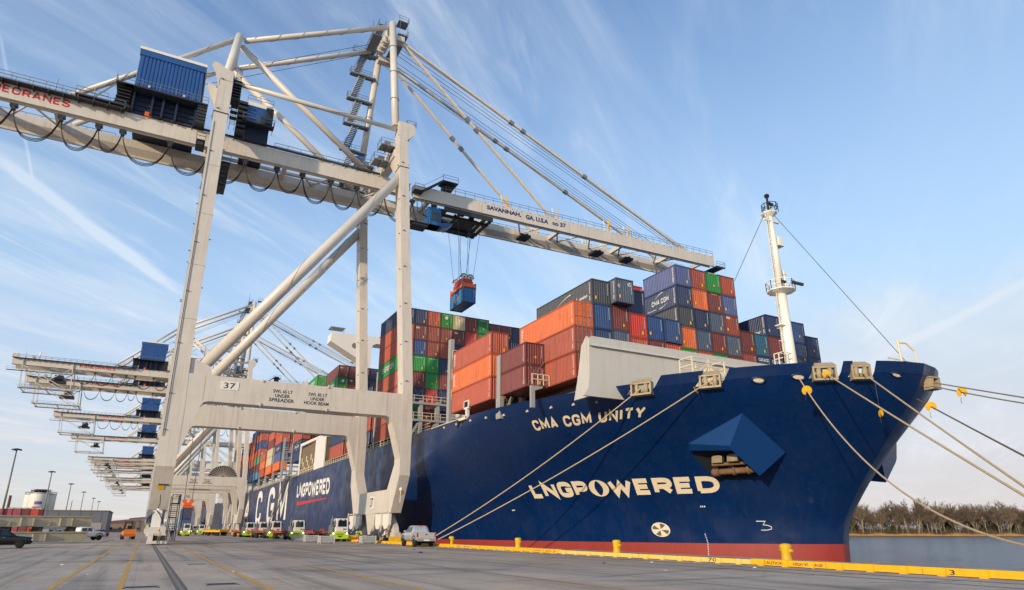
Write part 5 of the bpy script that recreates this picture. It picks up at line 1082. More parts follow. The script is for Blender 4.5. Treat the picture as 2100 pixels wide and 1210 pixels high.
for s_ in (1, -1):
    fx_ = lambda x: x if s_ > 0 else 120 - x
    m = MB(); m.prism([(fx_(x), z) for x, z in ((35.8, 48.5), (36.0, 50.9), (53.2, 51.3), (53.2, 49.3), (48.2, 49.3), (47.2, 48.9), (46.8, 48.0), (46.8, 30), (45.2, 30), (45.2, 43.6))], 'y', 166.2, 170.5); wg = sp(m, 'bridge_wing', M_WHITE)
    m = MB(); m.tube((fx_(42.2), 166.12, 48.0), (fx_(42.2), 166.19, 48.0), .75, 16); sp(m, 'wing_painted_shade', pmat('wing_painted_shade_grey', (120, 112, 98), .8), wg)  # flat disc painted as the shade of a wing hole, nothing is cut
    m = MB(); m.box(min(fx_(35.6), fx_(39.4)), max(fx_(35.6), fx_(39.4)), 166, 169.5, 52.3, 52.45)
    for x in (35.9, 39.1): m.beam((fx_(x), 166.2, 50.9), (fx_(x), 166.2, 52.3), .1, .1)
    sp(m, 'wing_awning', M_SHIPGREY, wg)
m = MB(); m.box(48.5, 71.5, 165.9, 170, 51.25, 51.5); sp(m, 'wheelhouse_roof', M_WHITE)
m = MB(); m.box(53.5, 66.5, 167.38, 167.46, 49.0, 50.2); sp(m, 'wheelhouse_window', M_GLASS)
m = MB()
for x, h in ((41, 3), (52, 6), (56, 7), (60, 9)): m.tube((x, 167, 51.2), (x, 167, 51.4 + h), .07, 5)
sp(m, 'bridge_antenna', M_WHITE)
# ---- accommodation ladder down the side
GA = empty('gangway_ladder', (34, 215, 3), 0, 'long grey gangway ladder slanting down the blue hull side', 'gangway')
m = MB(); a, b = Vector((-.2, .3, 0)), Vector((-.2, -22, 12.6))
for o in (0, .9): m.beam(a + Vector((-o, 0, 0)), b + Vector((-o, 0, 0)), .12, .45); m.beam(a + Vector((-o, 0, 1.3)), b + Vector((-o, 0, 1.3)), .07, .07)
for k in range(46):
    c_ = a.lerp(b, k / 45); m.box(c_.x - .9, c_.x, c_.y - .18, c_.y + .18, c_.z, c_.z + .06)
    if k % 3 == 0:
        for o in (0, .9): m.beam(c_ + Vector((-o, 0, 0)), c_ + Vector((-o, 0, 1.3)), .05, .05)
m.build('stringers', pmat('gangway_metal', (120, 108, 92), .6, .2, var=.25), GA)
m = MB(); m.box(-1.6, .2, -23.4, -21.4, 12.5, 12.7); handrail(m, (-1.6, -23.4, 12.7), (-1.6, -21.4, 12.7)); m.build('top_landing', M_GALV, GA)

# ================================================================== CONTAINERS
M_CONT = pmat('container_paint', (128, 128, 128), .52, var=.16, scale=.9, streak=.55, streak_col=(72, 54, 42), wear=.36, wear_col=(104, 62, 42), objcol=True)
M_CFRM = pmat('container_frame_paint', (128, 128, 128), .6, var=.25, scale=2, wear=.55, wear_col=(84, 52, 34), objcol=True)
M_MARK = pmat('container_marking', (224, 220, 206), .6, var=.1); M_PLATE = pmat('yellow_plate', (238, 180, 24), .5, var=.1)
CM = {}
def corr(mb, L, H, axis, pos, z0, z1, sgn, a0, a1, pitch=.278, d=.045):
    n = int((a1 - a0) / pitch); vs = []
    for i in range(n):
        for f, o in ((0, 0), (.26, 0), (.5, 1), (.76, 1)): vs.append((a0 + (i + f) * (a1 - a0) / n, pos - sgn * d * o))
    vs.append((a1, pos)); k = len(vs)
    P = (lambda s, p, z: (p, s, z)) if axis == 'y' else (lambda s, p, z: (s, p, z))
    mb.add([P(s, p, z0) for s, p in vs] + [P(s, p, z1) for s, p in vs], [(i, i + 1, k + i + 1, k + i) for i in range(k - 1)])
def cont_mesh(L, H, doors):
    key = (L, H, doors)
    if key in CM: return CM[key]
    H_ = H - .03; W_ = 2.44; s = MB()
    corr(s, L, H, 'y', .03, .14, H_ - .1, -1, .12, L - .12); corr(s, L, H, 'y', W_ - .03, .14, H_ - .1, 1, .12, L - .12)
    corr(s, L, H, 'x', L - .05, .14, H_ - .1, 1, .12, W_ - .12)
    if not doors: corr(s, L, H, 'x', .05, .14, H_ - .1, -1, .12, W_ - .12)
    s.add([(.05, .05, H_ - .05), (W_ - .05, .05, H_ - .05), (W_ - .05, L - .05, H_ - .05), (.05, L - .05, H_ - .05)], [(0, 1, 2, 3)])
    s.add([(.05, .05, .12), (W_ - .05, .05, .12), (W_ - .05, L - .05, .12), (.05, L - .05, .12)], [(0, 1, 2, 3)])
    if L > 13: pass
    f = MB()
    for x in (0, W_ - .13):
        for y in (0, L - .13): f.box(x, x + .13, y, y + .13, 0, H_)
        f.box(x, x + .08 if x == 0 else x + .13, .13, L - .13, 0, .15); f.box(x if x == 0 else W_ - .08, .08 if x == 0 else W_, .13, L - .13, H_ - .11, H_)
    for y in (0, L - .1): f.box(.13, W_ - .13, y, y + .1, 0, .15); f.box(.13, W_ - .13, y, y + .1, H_ - .12, H_)
    c = MB()
    for x in (-.012, W_ - .168):
        for y in (-.012, L - .168):
            for z in (0, H_ - .125): c.box(x, x + .18, y, y + .18, z - .004, z + .13)
    d = l = None
    if doors:
        d = MB(); w2 = (W_ - .26) / 2; d.box(.01, w2 - .01, .03, .08, .16, H_ - .13)
        for z in (.16 + (H_ - .3) * t for t in (.12, .36, .62, .86)): d.box(.08, w2 - .08, .015, .03, z, z + .26)
        l = MB()
        for x in (.25, w2 - .25): l.tube((x, -.02, .1), (x, -.02, H_ - .08), .025, 6); l.box(x - .06, x + .06, -.04, .03, .2, .3); l.box(x - .06, x + .06, -.04, .03, H_ - .35, H_ - .25); l.box(x - .3, x + .05, -.05, -.02, 1.1, 1.16)
    objs = []
    for mb, nm, mt in ((s, 'shipping_container', M_CONT), (f, 'frame', M_CFRM), (c, 'corner_castings', M_CFRM), (d, 'door', M_CONT), (l, 'lock_rods', M_GALV)):
        if mb is None: objs.append(None); continue
        o = mb.build(nm, mt); me = o.data; bpy.data.objects.remove(o); objs.append(me)
    CM[key] = objs; return objs
MK = {}
def mark_mesh(kind, H):
    key = (kind, H)
    if key in MK: return MK[key]
    rd = random.Random(kind * 7 + 1); w = MB()
    for k in range(11):                       # owner code printed downwards near the right post, front end
        z = H - .35 - k * .13; w.add([(2.08, -.004, z), (2.16, -.004, z), (2.16, -.004, z - .08), (2.08, -.004, z - .08)], [(0, 1, 2, 3)])
    for k in range(12):                       # and on the long side near its front end
        z = H - .35 - k * .12; w.add([(-.004, .55, z), (-.004, .42, z), (-.004, .42, z - .075), (-.004, .55, z - .075)], [(0, 1, 2, 3)])
    for k in range(5): z = .9 - k * .11; w.add([(-.004, .62, z), (-.004, .40, z), (-.004, .40, z - .06), (-.004, .62, z - .06)], [(0, 1, 2, 3)])
    y = MB()
    for (x, z, a, b) in {0: ((1.55, .45, .2, .34),), 1: ((.35, .5, .22, .36),), 2: ((1.2, .75, .2, .3),), 3: ((1.7, .4, .22, .4),)}[kind]:
        y.add([(x, -.004, z), (x + a, -.004, z), (x + a, -.004, z + b), (x, -.004, z + b)], [(0, 1, 2, 3)])
    r = []
    for mb, nm, mt in ((w, 'code_marking', M_MARK), (y, 'placard', M_PLATE)):
        o = mb.build(nm, mt); r.append(o.data); bpy.data.objects.remove(o)
    MK[key] = r; return r
PAL = dict(navy=(34, 54, 92), blue=(38, 78, 134), slate=(72, 88, 134), steel=(74, 88, 108), maroon=(118, 52, 48), brown=(152, 72, 54), rust=(178, 80, 52), orange=(216, 104, 44), red=(196, 52, 40), green=(24, 138, 52), cream=(206, 192, 156), teal=(34, 100, 124), cyan=(44, 142, 176), dgrey=(66, 72, 80), forest=(20, 118, 66), jade=(60, 150, 110))
CN = dict(navy='navy blue', blue='mid blue', slate='faded slate blue', steel='grey-blue', maroon='maroon', brown='brown-red', rust='rust red', orange='orange', red='bright red', green='bright green', cream='cream', teal='dark teal', cyan='light blue', dgrey='dark grey', forest='forest green', jade='jade green')
cnt = [0]
HIDDEN = {i for a, b in ((203,203),(212,214),(218,219),(232,232),(240,241),(255,267),(285,287),(289,291),(293,295),(297,299),(302,302),(305,314),(316,319),(321,324),(327,343),(345,348),(350,353),(356,356),(359,361),(364,423)) for i in range(a, b + 1)}      # boxes buried inside the stacks: nothing of them shows
def add_child(me, name, parent, color=None, loc=None, scale=None):
    o = bpy.data.objects.new(name, me); COL.objects.link(o); o.parent = parent
    if color: o.color = color
    if loc: o.location = loc
    if scale: o.scale = scale
    return o
def container(x, y, z, col, label, L=12.19, H=2.896, doors=False, mark=True, group='containers stacked on the ship'):
    rd = random.Random(cnt[0] * 13 + 5); cid = cnt[0]; cnt[0] += 1
    if cid in HIDDEN: return None
    me = cont_mesh(L, H, doors)
    c = lin(PAL[col]); f = .78 + .40 * rd.random(); g_ = .12 * rd.random(); c = tuple(v * f * (1 - g_) + g_ * .16 for v in c) + (1,)
    o = bpy.data.objects.new('shipping_container', me[0]); COL.objects.link(o); o.location = (x + .03, y + rd.uniform(-.03, .03), z); o.color = c
    tagp(o, label, 'container', group); o['cid'] = cid
    fc = (c[0] * .8, c[1] * .8, c[2] * .8, 1)
    add_child(me[1], 'frame', o, fc); add_child(me[2], 'corner_castings', o, (fc[0] * .6 + .02, fc[1] * .6 + .012, fc[2] * .6 + .01, 1))
    if doors:
        w2 = (2.44 - .26) / 2
        for k in (0, 1):
            d = add_child(me[3], 'door', o, c, (.13 + w2 * k, 0, 0)); add_child(me[4], 'lock_rods', d)
    if mark:
        mm = mark_mesh(rd.randrange(4), round(H, 2)); add_child(mm[0], 'code_marking', o)
        if not doors and rd.random() < .85: add_child(mm[1], 'placard', o)
    return o
ORD = ['top', 'second', 'third', 'fourth', 'fifth', 'sixth', 'seventh', 'eighth', 'ninth']
KN = ['first', 'second', 'third', 'fourth', 'fifth', 'sixth', 'seventh', 'eighth', 'ninth', 'tenth', 'eleventh', 'twelfth', 'thirteenth', 'fourteenth', 'fifteenth', 'sixteenth', 'seventeenth']
ALLC = {}
def column(bay, where, y, k, ztop, specs):
    z = ztop
    for i, sp_ in enumerate(specs):
        col, opt = sp_ if isinstance(sp_, tuple) else (sp_, {})
        H = opt.get('H', 2.896); L = opt.get('L', 12.19); z -= H
        lab = '%s container in %s, %s row from left, %s tier' % (CN[col], where, KN[k], ORD[i])
        ALLC[(bay, k, i)] = container(35 + 2.5 * k, y + opt.get('dy', 0), z, col, lab, L, H, opt.get('doors', False))
h = dict(H=2.64)
W1 = 'foremost bay behind breakwater'
column('B1', W1, 55.4, 1, 25.45, [('orange', dict(doors=True)), ('rust', dict(doors=True)), ('rust', dict(doors=True))])
column('B1', W1, 55.4, 2, 28.42, ['dgrey', 'blue', 'navy', 'maroon'])
column('B1', W1, 55.4, 3, 28.62, [('steel', dict(L=13.7, dy=-1.1)), 'maroon', 'steel', 'brown'])
column('B1', W1, 55.4, 4, 28.1, ['navy', 'red', 'rust', 'navy'])
column('B1', W1, 55.4, 5, 25.3, ['blue', 'maroon', 'brown']); column('B1', W1, 55.4, 6, 25.2, [('blue', dict(dy=-.2)), 'rust', 'maroon'])
S3 = [['slate', 'brown', 'green', 'rust'], ['navy', 'orange', 'maroon', 'slate'], ['dgrey', 'navy', 'steel', 'brown'], ['orange', 'steel', 'maroon', 'steel'], ['green', 'rust', 'green', 'maroon'], ['brown', 'maroon', 'navy', 'brown']]
for kk in range(4):
    column('B1', W1, 55.4, 7 + kk, 32.6, [(S3[r][kk], dict(H=2.64, L=6.06 if kk == 0 and r < 3 else 12.19)) for r in range(6)])
column('B1', W1, 55.4, 11, 25.6, ['maroon', 'brown', 'navy']); column('B1', W1, 55.4, 12, 25.6, ['teal', 'navy', 'brown']); column('B1', W1, 55.4, 13, 28.5, ['navy', 'maroon', 'navy', 'brown'])
column('B1', W1, 55.4, 14, 28.5, ['navy', 'steel', 'maroon']); column('B1', W1, 55.4, 15, 28.3, ['blue', 'navy', 'brown']); column('B1', W1, 55.4, 16, 26.6, ['navy', 'navy', 'maroon'])
for i, (c_, z) in enumerate((('maroon', 19.36), ('maroon', 16.75))):
    container(35, 61.7, z, c_, 'short maroon container at the ship side before the orange stack, ' + ('upper' if i == 0 else 'lower') + ' of two', 6.06, 2.591)
W2 = 'bay with orange side'
column('B2', W2, 70.4, 0, 25.5, ['rust', 'orange', 'rust']); column('B2', W2, 70.4, 1, 24.6, [('navy', {}), 'cyan', 'maroon']); column('B2', W2, 70.4, 2, 23.6, ['cyan', 'navy']); column('B2', W2, 70.4, 3, 22.6, ['brown', 'navy'])
column('B2', W2, 70.4, 9, 35.9, ['red', 'red', 'maroon', 'navy', 'brown', 'rust'])
W4 = 'tall bay behind crane'
R4 = [['navy', 'navy', 'rust', 'green', 'cream', 'maroon', 'green', 'maroon', 'maroon', 'navy', 'maroon', 'brown'],
      ['rust', 'maroon', 'brown', 'brown', 'maroon', 'red', 'forest', 'maroon', 'brown', 'rust', 'navy', 'maroon'],
      ['rust', 'blue', 'brown', 'rust', 'navy', 'maroon', 'brown', 'navy', 'maroon'], ['green', 'green', 'green', 'navy', 'maroon', 'brown', 'rust'],
      ['rust', 'maroon', 'green', 'maroon', 'navy', 'brown'], ['rust', 'navy', 'red', 'navy', 'brown'], ['rust', 'forest', 'maroon', 'navy'], ['brown', 'navy', 'brown', 'navy']]
for k in range(12): column('B4', W4, 106.5, k, 39.8 if k < 7 else 39.2, [R4[r][k] for r in range(8) if k < len(R4[r])])
W5 = 'bay behind far leg'
for k in range(3): column('B5', W5, 121.5, k, 28.2 - k * .02, [['navy', 'brown', 'rust', 'navy'], ['dgrey', 'navy', 'maroon'], ['maroon', 'brown']][k])
W6 = 'bay beside white house'
for k in range(3): column('B6', W6, 141, k, 25.4, [['rust', 'navy', 'rust'], ['maroon', 'rust', 'brown'], ['navy', 'rust', 'maroon']][k])
W7 = 'bay below bridge wing'
for k in range(6): column('B7', W7, 151, k, 38.7, [['maroon', 'green', 'rust', 'navy', 'brown'], ['maroon', 'maroon', 'navy', 'cream', 'rust'], ['maroon', 'navy', 'brown', 'rust'], ['navy', 'dgrey', 'rust'], ['brown', 'navy', 'rust'], ['maroon', 'navy']][k])
W8 = 'bay aft of bridge'
for k in range(3): column('B8', W8, 174.5, k, 41.0, [['green', 'forest', 'rust', 'navy', 'rust'], ['green', 'maroon', 'rust'], ['brown', 'navy']][k])
for nm, y, zt, c0, c1 in (('a', 188, 31.4, ['rust', 'rust', 'navy', 'navy'], ['maroon', 'brown', 'rust']), ('b', 221, 34.2, ['rust', 'rust', 'navy', 'slate', 'orange'], ['brown', 'maroon', 'rust', 'navy']),
        ('c', 237, 34.2, ['rust', 'maroon', 'cream', 'cream', 'orange'], ['brown', 'navy', 'rust']), ('d', 252.5, 28.4, ['rust', 'orange', 'rust'], ['navy', 'maroon', 'rust']),
        ('e', 268, 40, ['navy', 'rust', 'blue', 'rust', 'jade', 'maroon', 'cyan'], ['navy', 'brown', 'maroon', 'rust', 'navy']), ('f', 284, 40, ['navy', 'maroon', 'rust', 'orange', 'rust', 'navy', 'blue'], ['rust', 'navy']),
        ('g', 300, 37, ['rust', 'navy', 'orange', 'rust', 'maroon'], []), ('h', 316, 37, ['navy', 'orange', 'rust', 'maroon', 'navy'], [])):
    ww = '%s bay down hullside' % dict(a='first', b='second', c='third', d='fourth', e='fifth', f='sixth', g='seventh', h='eighth')[nm]
    for k, cc in enumerate((c0, c1)): column('F' + nm, ww, y, k, zt, cc)
# hanging box
hang = container(HX - 1.25, HY - 3.03, HZ - 2.896, 'teal', 'dark blue short container hanging from the crane spreader in mid-air', 6.06, 2.896, False, True, None)
hang.color = (*lin((28, 104, 158)), 1)
for c_ in hang.children:
    if c_.name.startswith('frame'): c_.color = (*lin((18, 66, 104)), 1)
m = MB()
for k in range(16):
    a = 2 * math.pi * k / 16; m.add([(-.008, 3.2 - .95 * math.cos(a + d_) * r_, 1.5 + .8 * math.sin(a + d_) * r_) for d_, r_ in ((0, 1), (.26, 1), (.26, .72), (0, .72))], [(0, 1, 2, 3)])
m.add([(-.008, 3.7, 1.2), (-.008, 2.7, 1.2), (-.008, 2.7, 1.36), (-.008, 3.7, 1.36)], [(0, 1, 2, 3)]); m.add([(-.008, 3.7, 1.62), (-.008, 2.7, 1.62), (-.008, 2.7, 1.78), (-.008, 3.7, 1.78)], [(0, 1, 2, 3)])
m.build('round_emblem', M_MARK, hang)
# company lettering on boxes
def side_text(o, s, y_hi, y_lo, z0, z1, mat=M_MARK, bold=.02):
  if o is None: return
  if s.isupper(): return stroke_on('lettering', s, mat, o, lambda u, v, l: Vector((-.012 - l, y_hi + (y_lo - y_hi) * u, z0 + (z1 - z0) * v)), .2, .16, 1.0)
  text_on('lettering', s, mat, o, lambda u, v: Vector((-.012, y_hi + (y_lo - y_hi) * u, z0 + (z1 - z0) * v)), bold)
def end_text(o, s, x0, x1, z0, z1, mat=M_MARK, bold=.01):
  if o is not None: text_on('lettering', s, mat, o, lambda u, v: Vector((x0 + (x1 - x0) * u, -.012, z0 + (z1 - z0) * v)), bold)
def swoosh(o, y0, y1, z0, z1):
    if o is None: return
    m = MB(); n = 8; top = [(y0 + (y1 - y0) * i / n, z0 + (z1 - z0) * math.sin(i / n * 1.5)) for i in range(n + 1)]
    w = [.03 + .10 * (i / n) * (1 if i < n else .3) for i in range(n + 1)]
    m.add([(-.012, y, z) for y, z in top] + [(-.012, y, z + w[i]) for i, (y, z) in enumerate(top)], [(i, i + 1, n + 2 + i, n + 1 + i) for i in range(n)]); m.build('logo_stroke', M_MARK, o)
o = ALLC[('B1', 7, 1)]; side_text(o, 'CMA CGM', 4.6, 1.5, 1.0, 1.65, bold=.03); swoosh(o, 4.0, 2.4, 1.85, 2.35); swoosh(o, 1.8, 3.3, .75, .35); side_text(o, 'www.cma-cgm.com', 5.5, 3.9, .35, .55)
o = ALLC[('B1', 2, 0)]; side_text(o, 'CMA CGM', 8.6, 3.0, .55, 1.35, bold=.03); swoosh(o, 7.2, 4.2, 1.55, 2.2); side_text(o, 'container', 2.6, .9, .9, 1.3)
o = ALLC[('B1', 13, 0)]; side_text(o, 'container', 3.2, 1.0, .5, .9)
for key in (('Fa', 0, 2), ('Fb', 0, 2)): o = ALLC[key]; side_text(o, 'CMA CGM', 9, 3.2, .9, 1.7, bold=.03); swoosh(o, 7, 4.4, 1.9, 2.4); swoosh(o, 4, 6.6, .7, .3)
o = ALLC[('B4', 0, 3)]; side_text(o, 'EVERGREEN', 9.4, 2.8, .95, 1.95, bold=.04)
o = ALLC[('B8', 0, 0)]; side_text(o, 'EVERGREEN', 9.4, 2.8, .95, 1.95, bold=.04); o = ALLC[('B7', 0, 1)]; side_text(o, 'EVERGREEN', 9.4, 2.8, .95, 1.95, bold=.04)
o = ALLC[('B1', 3, 0)]; end_text(o, '45', 1.55, 2.05, 2.0, 2.5); text_on('lettering', '45', M_MARK, o, lambda u, v: Vector((.18 + .34 * u, -.012, 1.7 + .45 * v)), .01)
for key in (('B4', 1, 1), ('B4', 4, 1), ('B1', 10, 2), ('B7', 0, 0), ('B7', 1, 1)): end_text(ALLC[key], 'tex', .35, 1.05, 2.05, 2.45, bold=.03)
for key in (('B1', 12, 1), ('B1', 13, 2)): end_text(ALLC[key], 'CACACS', .3, 2.0, 2.1, 2.5, bold=.03)
for key in (('B4', 3, 0), ('B7', 0, 1)):
    m = MB(); ring = [(1.2 + .32 * math.cos(2 * math.pi * k / 16), -.012, 2.0 + .32 * math.sin(2 * math.pi * k / 16)) for k in range(16)]; m.add(ring, [tuple(range(16))]); ALLC[key] and m.build('round_emblem', M_MARK, ALLC[key])
for key in (('B1', 9, 0), ('B4', 1, 3), ('B4', 2, 3), ('B8', 0, 0), ('B4', 6, 0), ('B4', 3, 0)): end_text(ALLC[key], 'EVERGREEN', .5, 1.9, 2.42, 2.58)
end_text(ALLC[('B1', 9, 1)], 'Textainer', .7, 1.7, 2.25, 2.45, M_PLATE); end_text(ALLC[('B4', 4, 0)], 'HAL', .9, 1.5, 2.2, 2.4, M_REDTXT)
for key in (('B1', 1, 0), ('B2', 0, 0), ('B2', 0, 1)):
    o = ALLC[key]; text_on('lettering', 'SEACO', M_MARK, o, lambda u, v: Vector((-.012, 11.7 - .5 * v, 2.4 - 1.7 * u)), .03)

# ================================================================== MOORING ROPES
def rope(p, q, sag, name_lab, r=.055, mat=None, n=24):
    p, q = Vector(p), Vector(q); o = p.copy(); m = MB()
    m.path([p.lerp(q, i / n) - Vector((0, 0, sag * 4 * (i / n) * (1 - i / n))) - o for i in range(n + 1)], r, 6)
    return tagp(m.build('mooring_rope', mat or M_ROPE, loc=o), name_lab, 'rope', 'mooring ropes of the ship')
def on_rope(p, q, sag, t): p, q = Vector(p), Vector(q); return p.lerp(q, t) - Vector((0, 0, sag * 4 * t * (1 - t))), (q - p).normalized()
M_RG = pmat('rat_guard_yellow', (228, 176, 24), .5, var=.12, wear=.2)
def rat_guard(pos, d, r, lab):
    o_ = empty('rat_guard', pos, 0, lab, 'rat guard', 'yellow rat guards on the mooring ropes')
    a = d.cross(Vector((0, 0, 1))).normalized(); b = a.cross(d).normalized(); m = MB(); n = 22; rows = []
    for rr, off in ((.05, -.02), (r, -.05), (r, -.02), (.05, .02)):
        rows.append([tuple(a * (rr * math.cos(.35 - 1.57 + 5.6 * k / n)) + b * (rr * math.sin(.35 - 1.57 + 5.6 * k / n)) + d * off) for k in range(n)])
    vs = [p for r_ in rows for p in r_]; fs = [(i * n + j, i * n + j + 1, (i + 1) * n + j + 1, (i + 1) * n + j) for i in range(3) for j in range(n - 1)]; m.add(vs, fs); m.build('disc', M_RG, o_)
    t = MB(); t.path([b * -r + a * .1, b * (-r - .3) + a * .16, b * (-r - .5) + a * .08], .02, 4); t.build('cord', M_DARK, o_)
BO = (29.2, 73.5, .7)
c1p, c2p, c3p, c4p = [c_[0] for c_ in chock_pos]
rope(c1p, BO, .6, 'mooring rope from the aftmost fairlead to the bollard behind the pickup'); rope(c2p, (29.2, 71.5, .6), .5, 'mooring rope from the second fairlead crossing the ship name to the pickup')
rat = []
r3 = (ov[1][0] + ov[1][1] * .2, (28.1, 10.75, .8), 3.5); rope(*r3, 'long slack mooring rope from the oval lead down past the anchor pocket'); p_, d_ = on_rope(*r3, .06); rat_guard(p_, d_, .42, 'yellow rat guard on the rope just below the oval lead')
r4 = (c3p, (28.1, 10.25, .8), .1); rope(*r4, 'mooring rope from the left of the two fairleads near the bow tip', .06); p_, d_ = on_rope(*r4, .015); rat_guard(p_, d_, .36, 'yellow rat guard at the left fairlead near the bow tip')
r5 = (c4p, (28.1, 10.25, .8), .1); rope(*r5, 'mooring rope from the right of the two fairleads near the bow tip', .06)
p_, d_ = on_rope((c1p), BO, .6, .10); 
p_, d_ = on_rope(c2p, (29.2, 71.5, .6), .5, .045); rat_guard(p_, d_, .36, 'yellow rat guard on the rope at the second fairlead from aft')
TIP = hull_u(0, 14.6)
for i, (a, b, s, lab) in enumerate((((61.2, 32.9, 14.35), (28.1, -3, .8), .05, 'upper rope leading right from the bow tip'), ((61.2, 32.9, 14.0), (28.1, -9, .8), 1.0, 'lower rope leading right from the bow tip'), ((60.0, 33.9, 12.9), (28.1, 8, .8), .05, 'dark rope leading down right from below the bow tip'))):
    rope(a, b, s, lab, .055, pmat('brown_rope', (112, 98, 82), .9, var=.25, scale=9) if i == 2 else pmat('grey_rope', (150, 138, 118), .9, var=.25, scale=9))
    if i: p_, d_ = on_rope(a, b, s, .09 if i == 1 else .13); rat_guard(p_, d_, .42, 'yellow rat guard on the ' + ('lower rope' if i == 1 else 'dark rope') + ' leading right from the bow')
p0 = hull_yz(34.8, 14.3, .15); m = MB(); m.tube((0, 0, 0), (0, 0, -2.6), .03, 5, cap=False); ho = tagp(m.build('hanging_line', M_STEELROPE, loc=p0), 'thin line hanging down the bow between the two forward fairleads', 'rope'); rat_guard(p0 + Vector((-.05, -.05, -2.9)), Vector((-.9, .4, 0)), .34, 'yellow rat guard hanging on a line in front of the bow')
# the bow-tip fairlead
m = MB(); m.box(60.9, 62.1, 32.7, 33.6, 13.75, 13.95); m.box(60.9, 62.1, 32.7, 33.6, 14.75, 14.9); m.box(60.9, 61.1, 32.7, 33.6, 13.9, 14.8); m.box(61.9, 62.1, 32.7, 33.6, 13.9, 14.8); sp(m, 'fairlead', M_CHOCK)

# ================================================================== VEHICLES
M_CABW = pmat('tractor_cab_white', (226, 222, 212), .35, var=.06, scale=2, streak=.2, streak_col=(130, 110, 85)); M_LIME = pmat('tractor_lime', (176, 210, 30), .45, var=.12)
M_RUSTO = pmat('chassis_rust_orange', (168, 84, 48), .75, var=.3, scale=2, wear=.6, wear_col=(92, 56, 40)); M_LAMP = pmat('lit_headlamp', (255, 240, 214), .2, emit=4.0)
M_TYRE = pmat('tyre', (26, 25, 25), .85, var=.25, scale=8); M_RIM = pmat('rim', (150, 148, 146), .4, .6, var=.15); M_TAIL = pmat('tail_lamp', (190, 22, 22), .25)
WH = {}
def wheel(parent, x, y, z, r, w, axis='x'):
    key = (r, w, axis)
    if key not in WH:
        t = MB(); t.lathe([(r * .55, -w / 2), (r * .92, -w / 2), (r, -w * .34), (r, w * .34), (r * .92, w / 2), (r * .55, w / 2)], 20, axis=axis)
        a = t.build('wheel', M_TYRE, None, True); d = MB(); d.lathe([(.02, -w * .42), (r * .3, -w * .42), (r * .56, -w * .34), (r * .56, w * .34), (r * .3, w * .42), (.02, w * .42)], 14, axis=axis); b = d.build('rim', M_RIM, a); WH[key] = (a.data, b.data)
        bpy.data.objects.remove(b); bpy.data.objects.remove(a)
    o = add_child(WH[key][0], 'wheel', parent, None, (x, y, z)); add_child(WH[key][1], 'rim', o); return o
def tractor_proto():
    r = empty('terminal_tractor', (0, 0, 0))
    m = MB(); m.box(-.45, .45, -.3, 5.0, .75, 1.05); m.box(-1.1, 1.1, 3.2, 4.8, 1.05, 1.2); m.build('chassis', M_DARK, r)
    m = MB(); m.prism([(-1.22, .52), (-.9, .40), (.9, .40), (1.22, .52), (1.25, 1.0), (.8, 1.12), (.62, 1.28), (-.62, 1.28), (-.8, 1.12), (-1.25, 1.0)], 'y', -.55, .25); b = m.build('bumper', M_LIME, r)
    m = MB(); m.box(-.55, .55, -.57, -.54, .98, 1.06); m.box(-.35, .35, -.57, -.54, .72, .82); m.box(-.12, .12, -.575, -.54, .6, .76); m.build('grille', M_BLACK, b)
    for s in (-1, 1):
        m = MB(); m.sphere((s * .96, -.56, 1.12), .11, 10, 6); m.build('headlight', M_LAMP, b)
    m = MB(); x0, x1 = -.55, 1.15; m.loft([[(x0, -.30, 1.32), (x1, -.30, 1.32), (x1, 1.5, 1.32), (x0, 1.5, 1.32)], [(x0, -.34, 2.0), (x1, -.34, 2.0), (x1, 1.5, 2.0), (x0, 1.5, 2.0)], [(x0 + .06, -.18, 3.05), (x1 - .06, -.18, 3.05), (x1 - .06, 1.5, 3.05), (x0 + .06, 1.5, 3.05)], [(x0 + .16, -.05, 3.15), (x1 - .16, -.05, 3.15), (x1 - .16, 1.4, 3.15), (x0 + .16, 1.4, 3.15)]])
    c = m.build('cab', M_CABW, r)
    m = MB(); m.add([(-.35, -.352, 2.02), (.95, -.352, 2.02), (.9, -.225, 2.88), (-.3, -.225, 2.88)], [(0, 1, 2, 3)]); m.build('windshield', M_GLASS, c)
    m = MB(); m.add([(-.565, .05, 2.0), (-.565, 1.2, 2.0), (-.52, 1.15, 2.85), (-.52, .1, 2.85)], [(0, 1, 2, 3)]); m.add([(1.165, .05, 2.0), (1.165, 1.2, 2.0), (1.12, 1.15, 2.85), (1.12, .1, 2.85)], [(0, 1, 2, 3)]); m.build('side_window', M_GLASS, c)
    m = MB()
    for x in (0, .65): m.tube((x, -.3, 2.95), (x, -.22, 2.95), .10, 8)
    m.build('work_lamp', M_BLACK, c)
    m = MB()
    for k in range(5): m.box(-.4 + k * .3, -.28 + k * .3, -.325, -.29, 1.40, 1.46)
    m.box(.45, .95, -.345, -.30, 1.62, 1.76); m.build('cab_marking', M_DARK, c)
    m = MB(); m.box(-1.1, -.75, .4, .8, 1.1, 3.1); m.box(-1.2, -.62, .8, 1.3, 1.1, 2.2); m.tube((-.95, .6, 3.0), (-.95, .6, 3.45), .08, 8); m.build('exhaust_stack', M_GALV, r)
    m = MB(); m.box(-1.35, -.9, .3, 1.9, .55, 1.1); m.build('fuel_tank', M_DARK, r)
    m = MB(); m.beam((-.65, -.2, 2.5), (-1.05, -.35, 2.5), .04, .04); m.box(-1.12, -.98, -.4, -.32, 2.2, 2.75); m.box(1.2, 1.34, -.4, -.32, 2.2, 2.75); m.build('mirror', M_BLACK, r)
    for x in (-1.0, 1.0): wheel(r, x, .55, .52, .52, .3); wheel(r, x * .95, 4.0, .52, .52, .55)
    return r
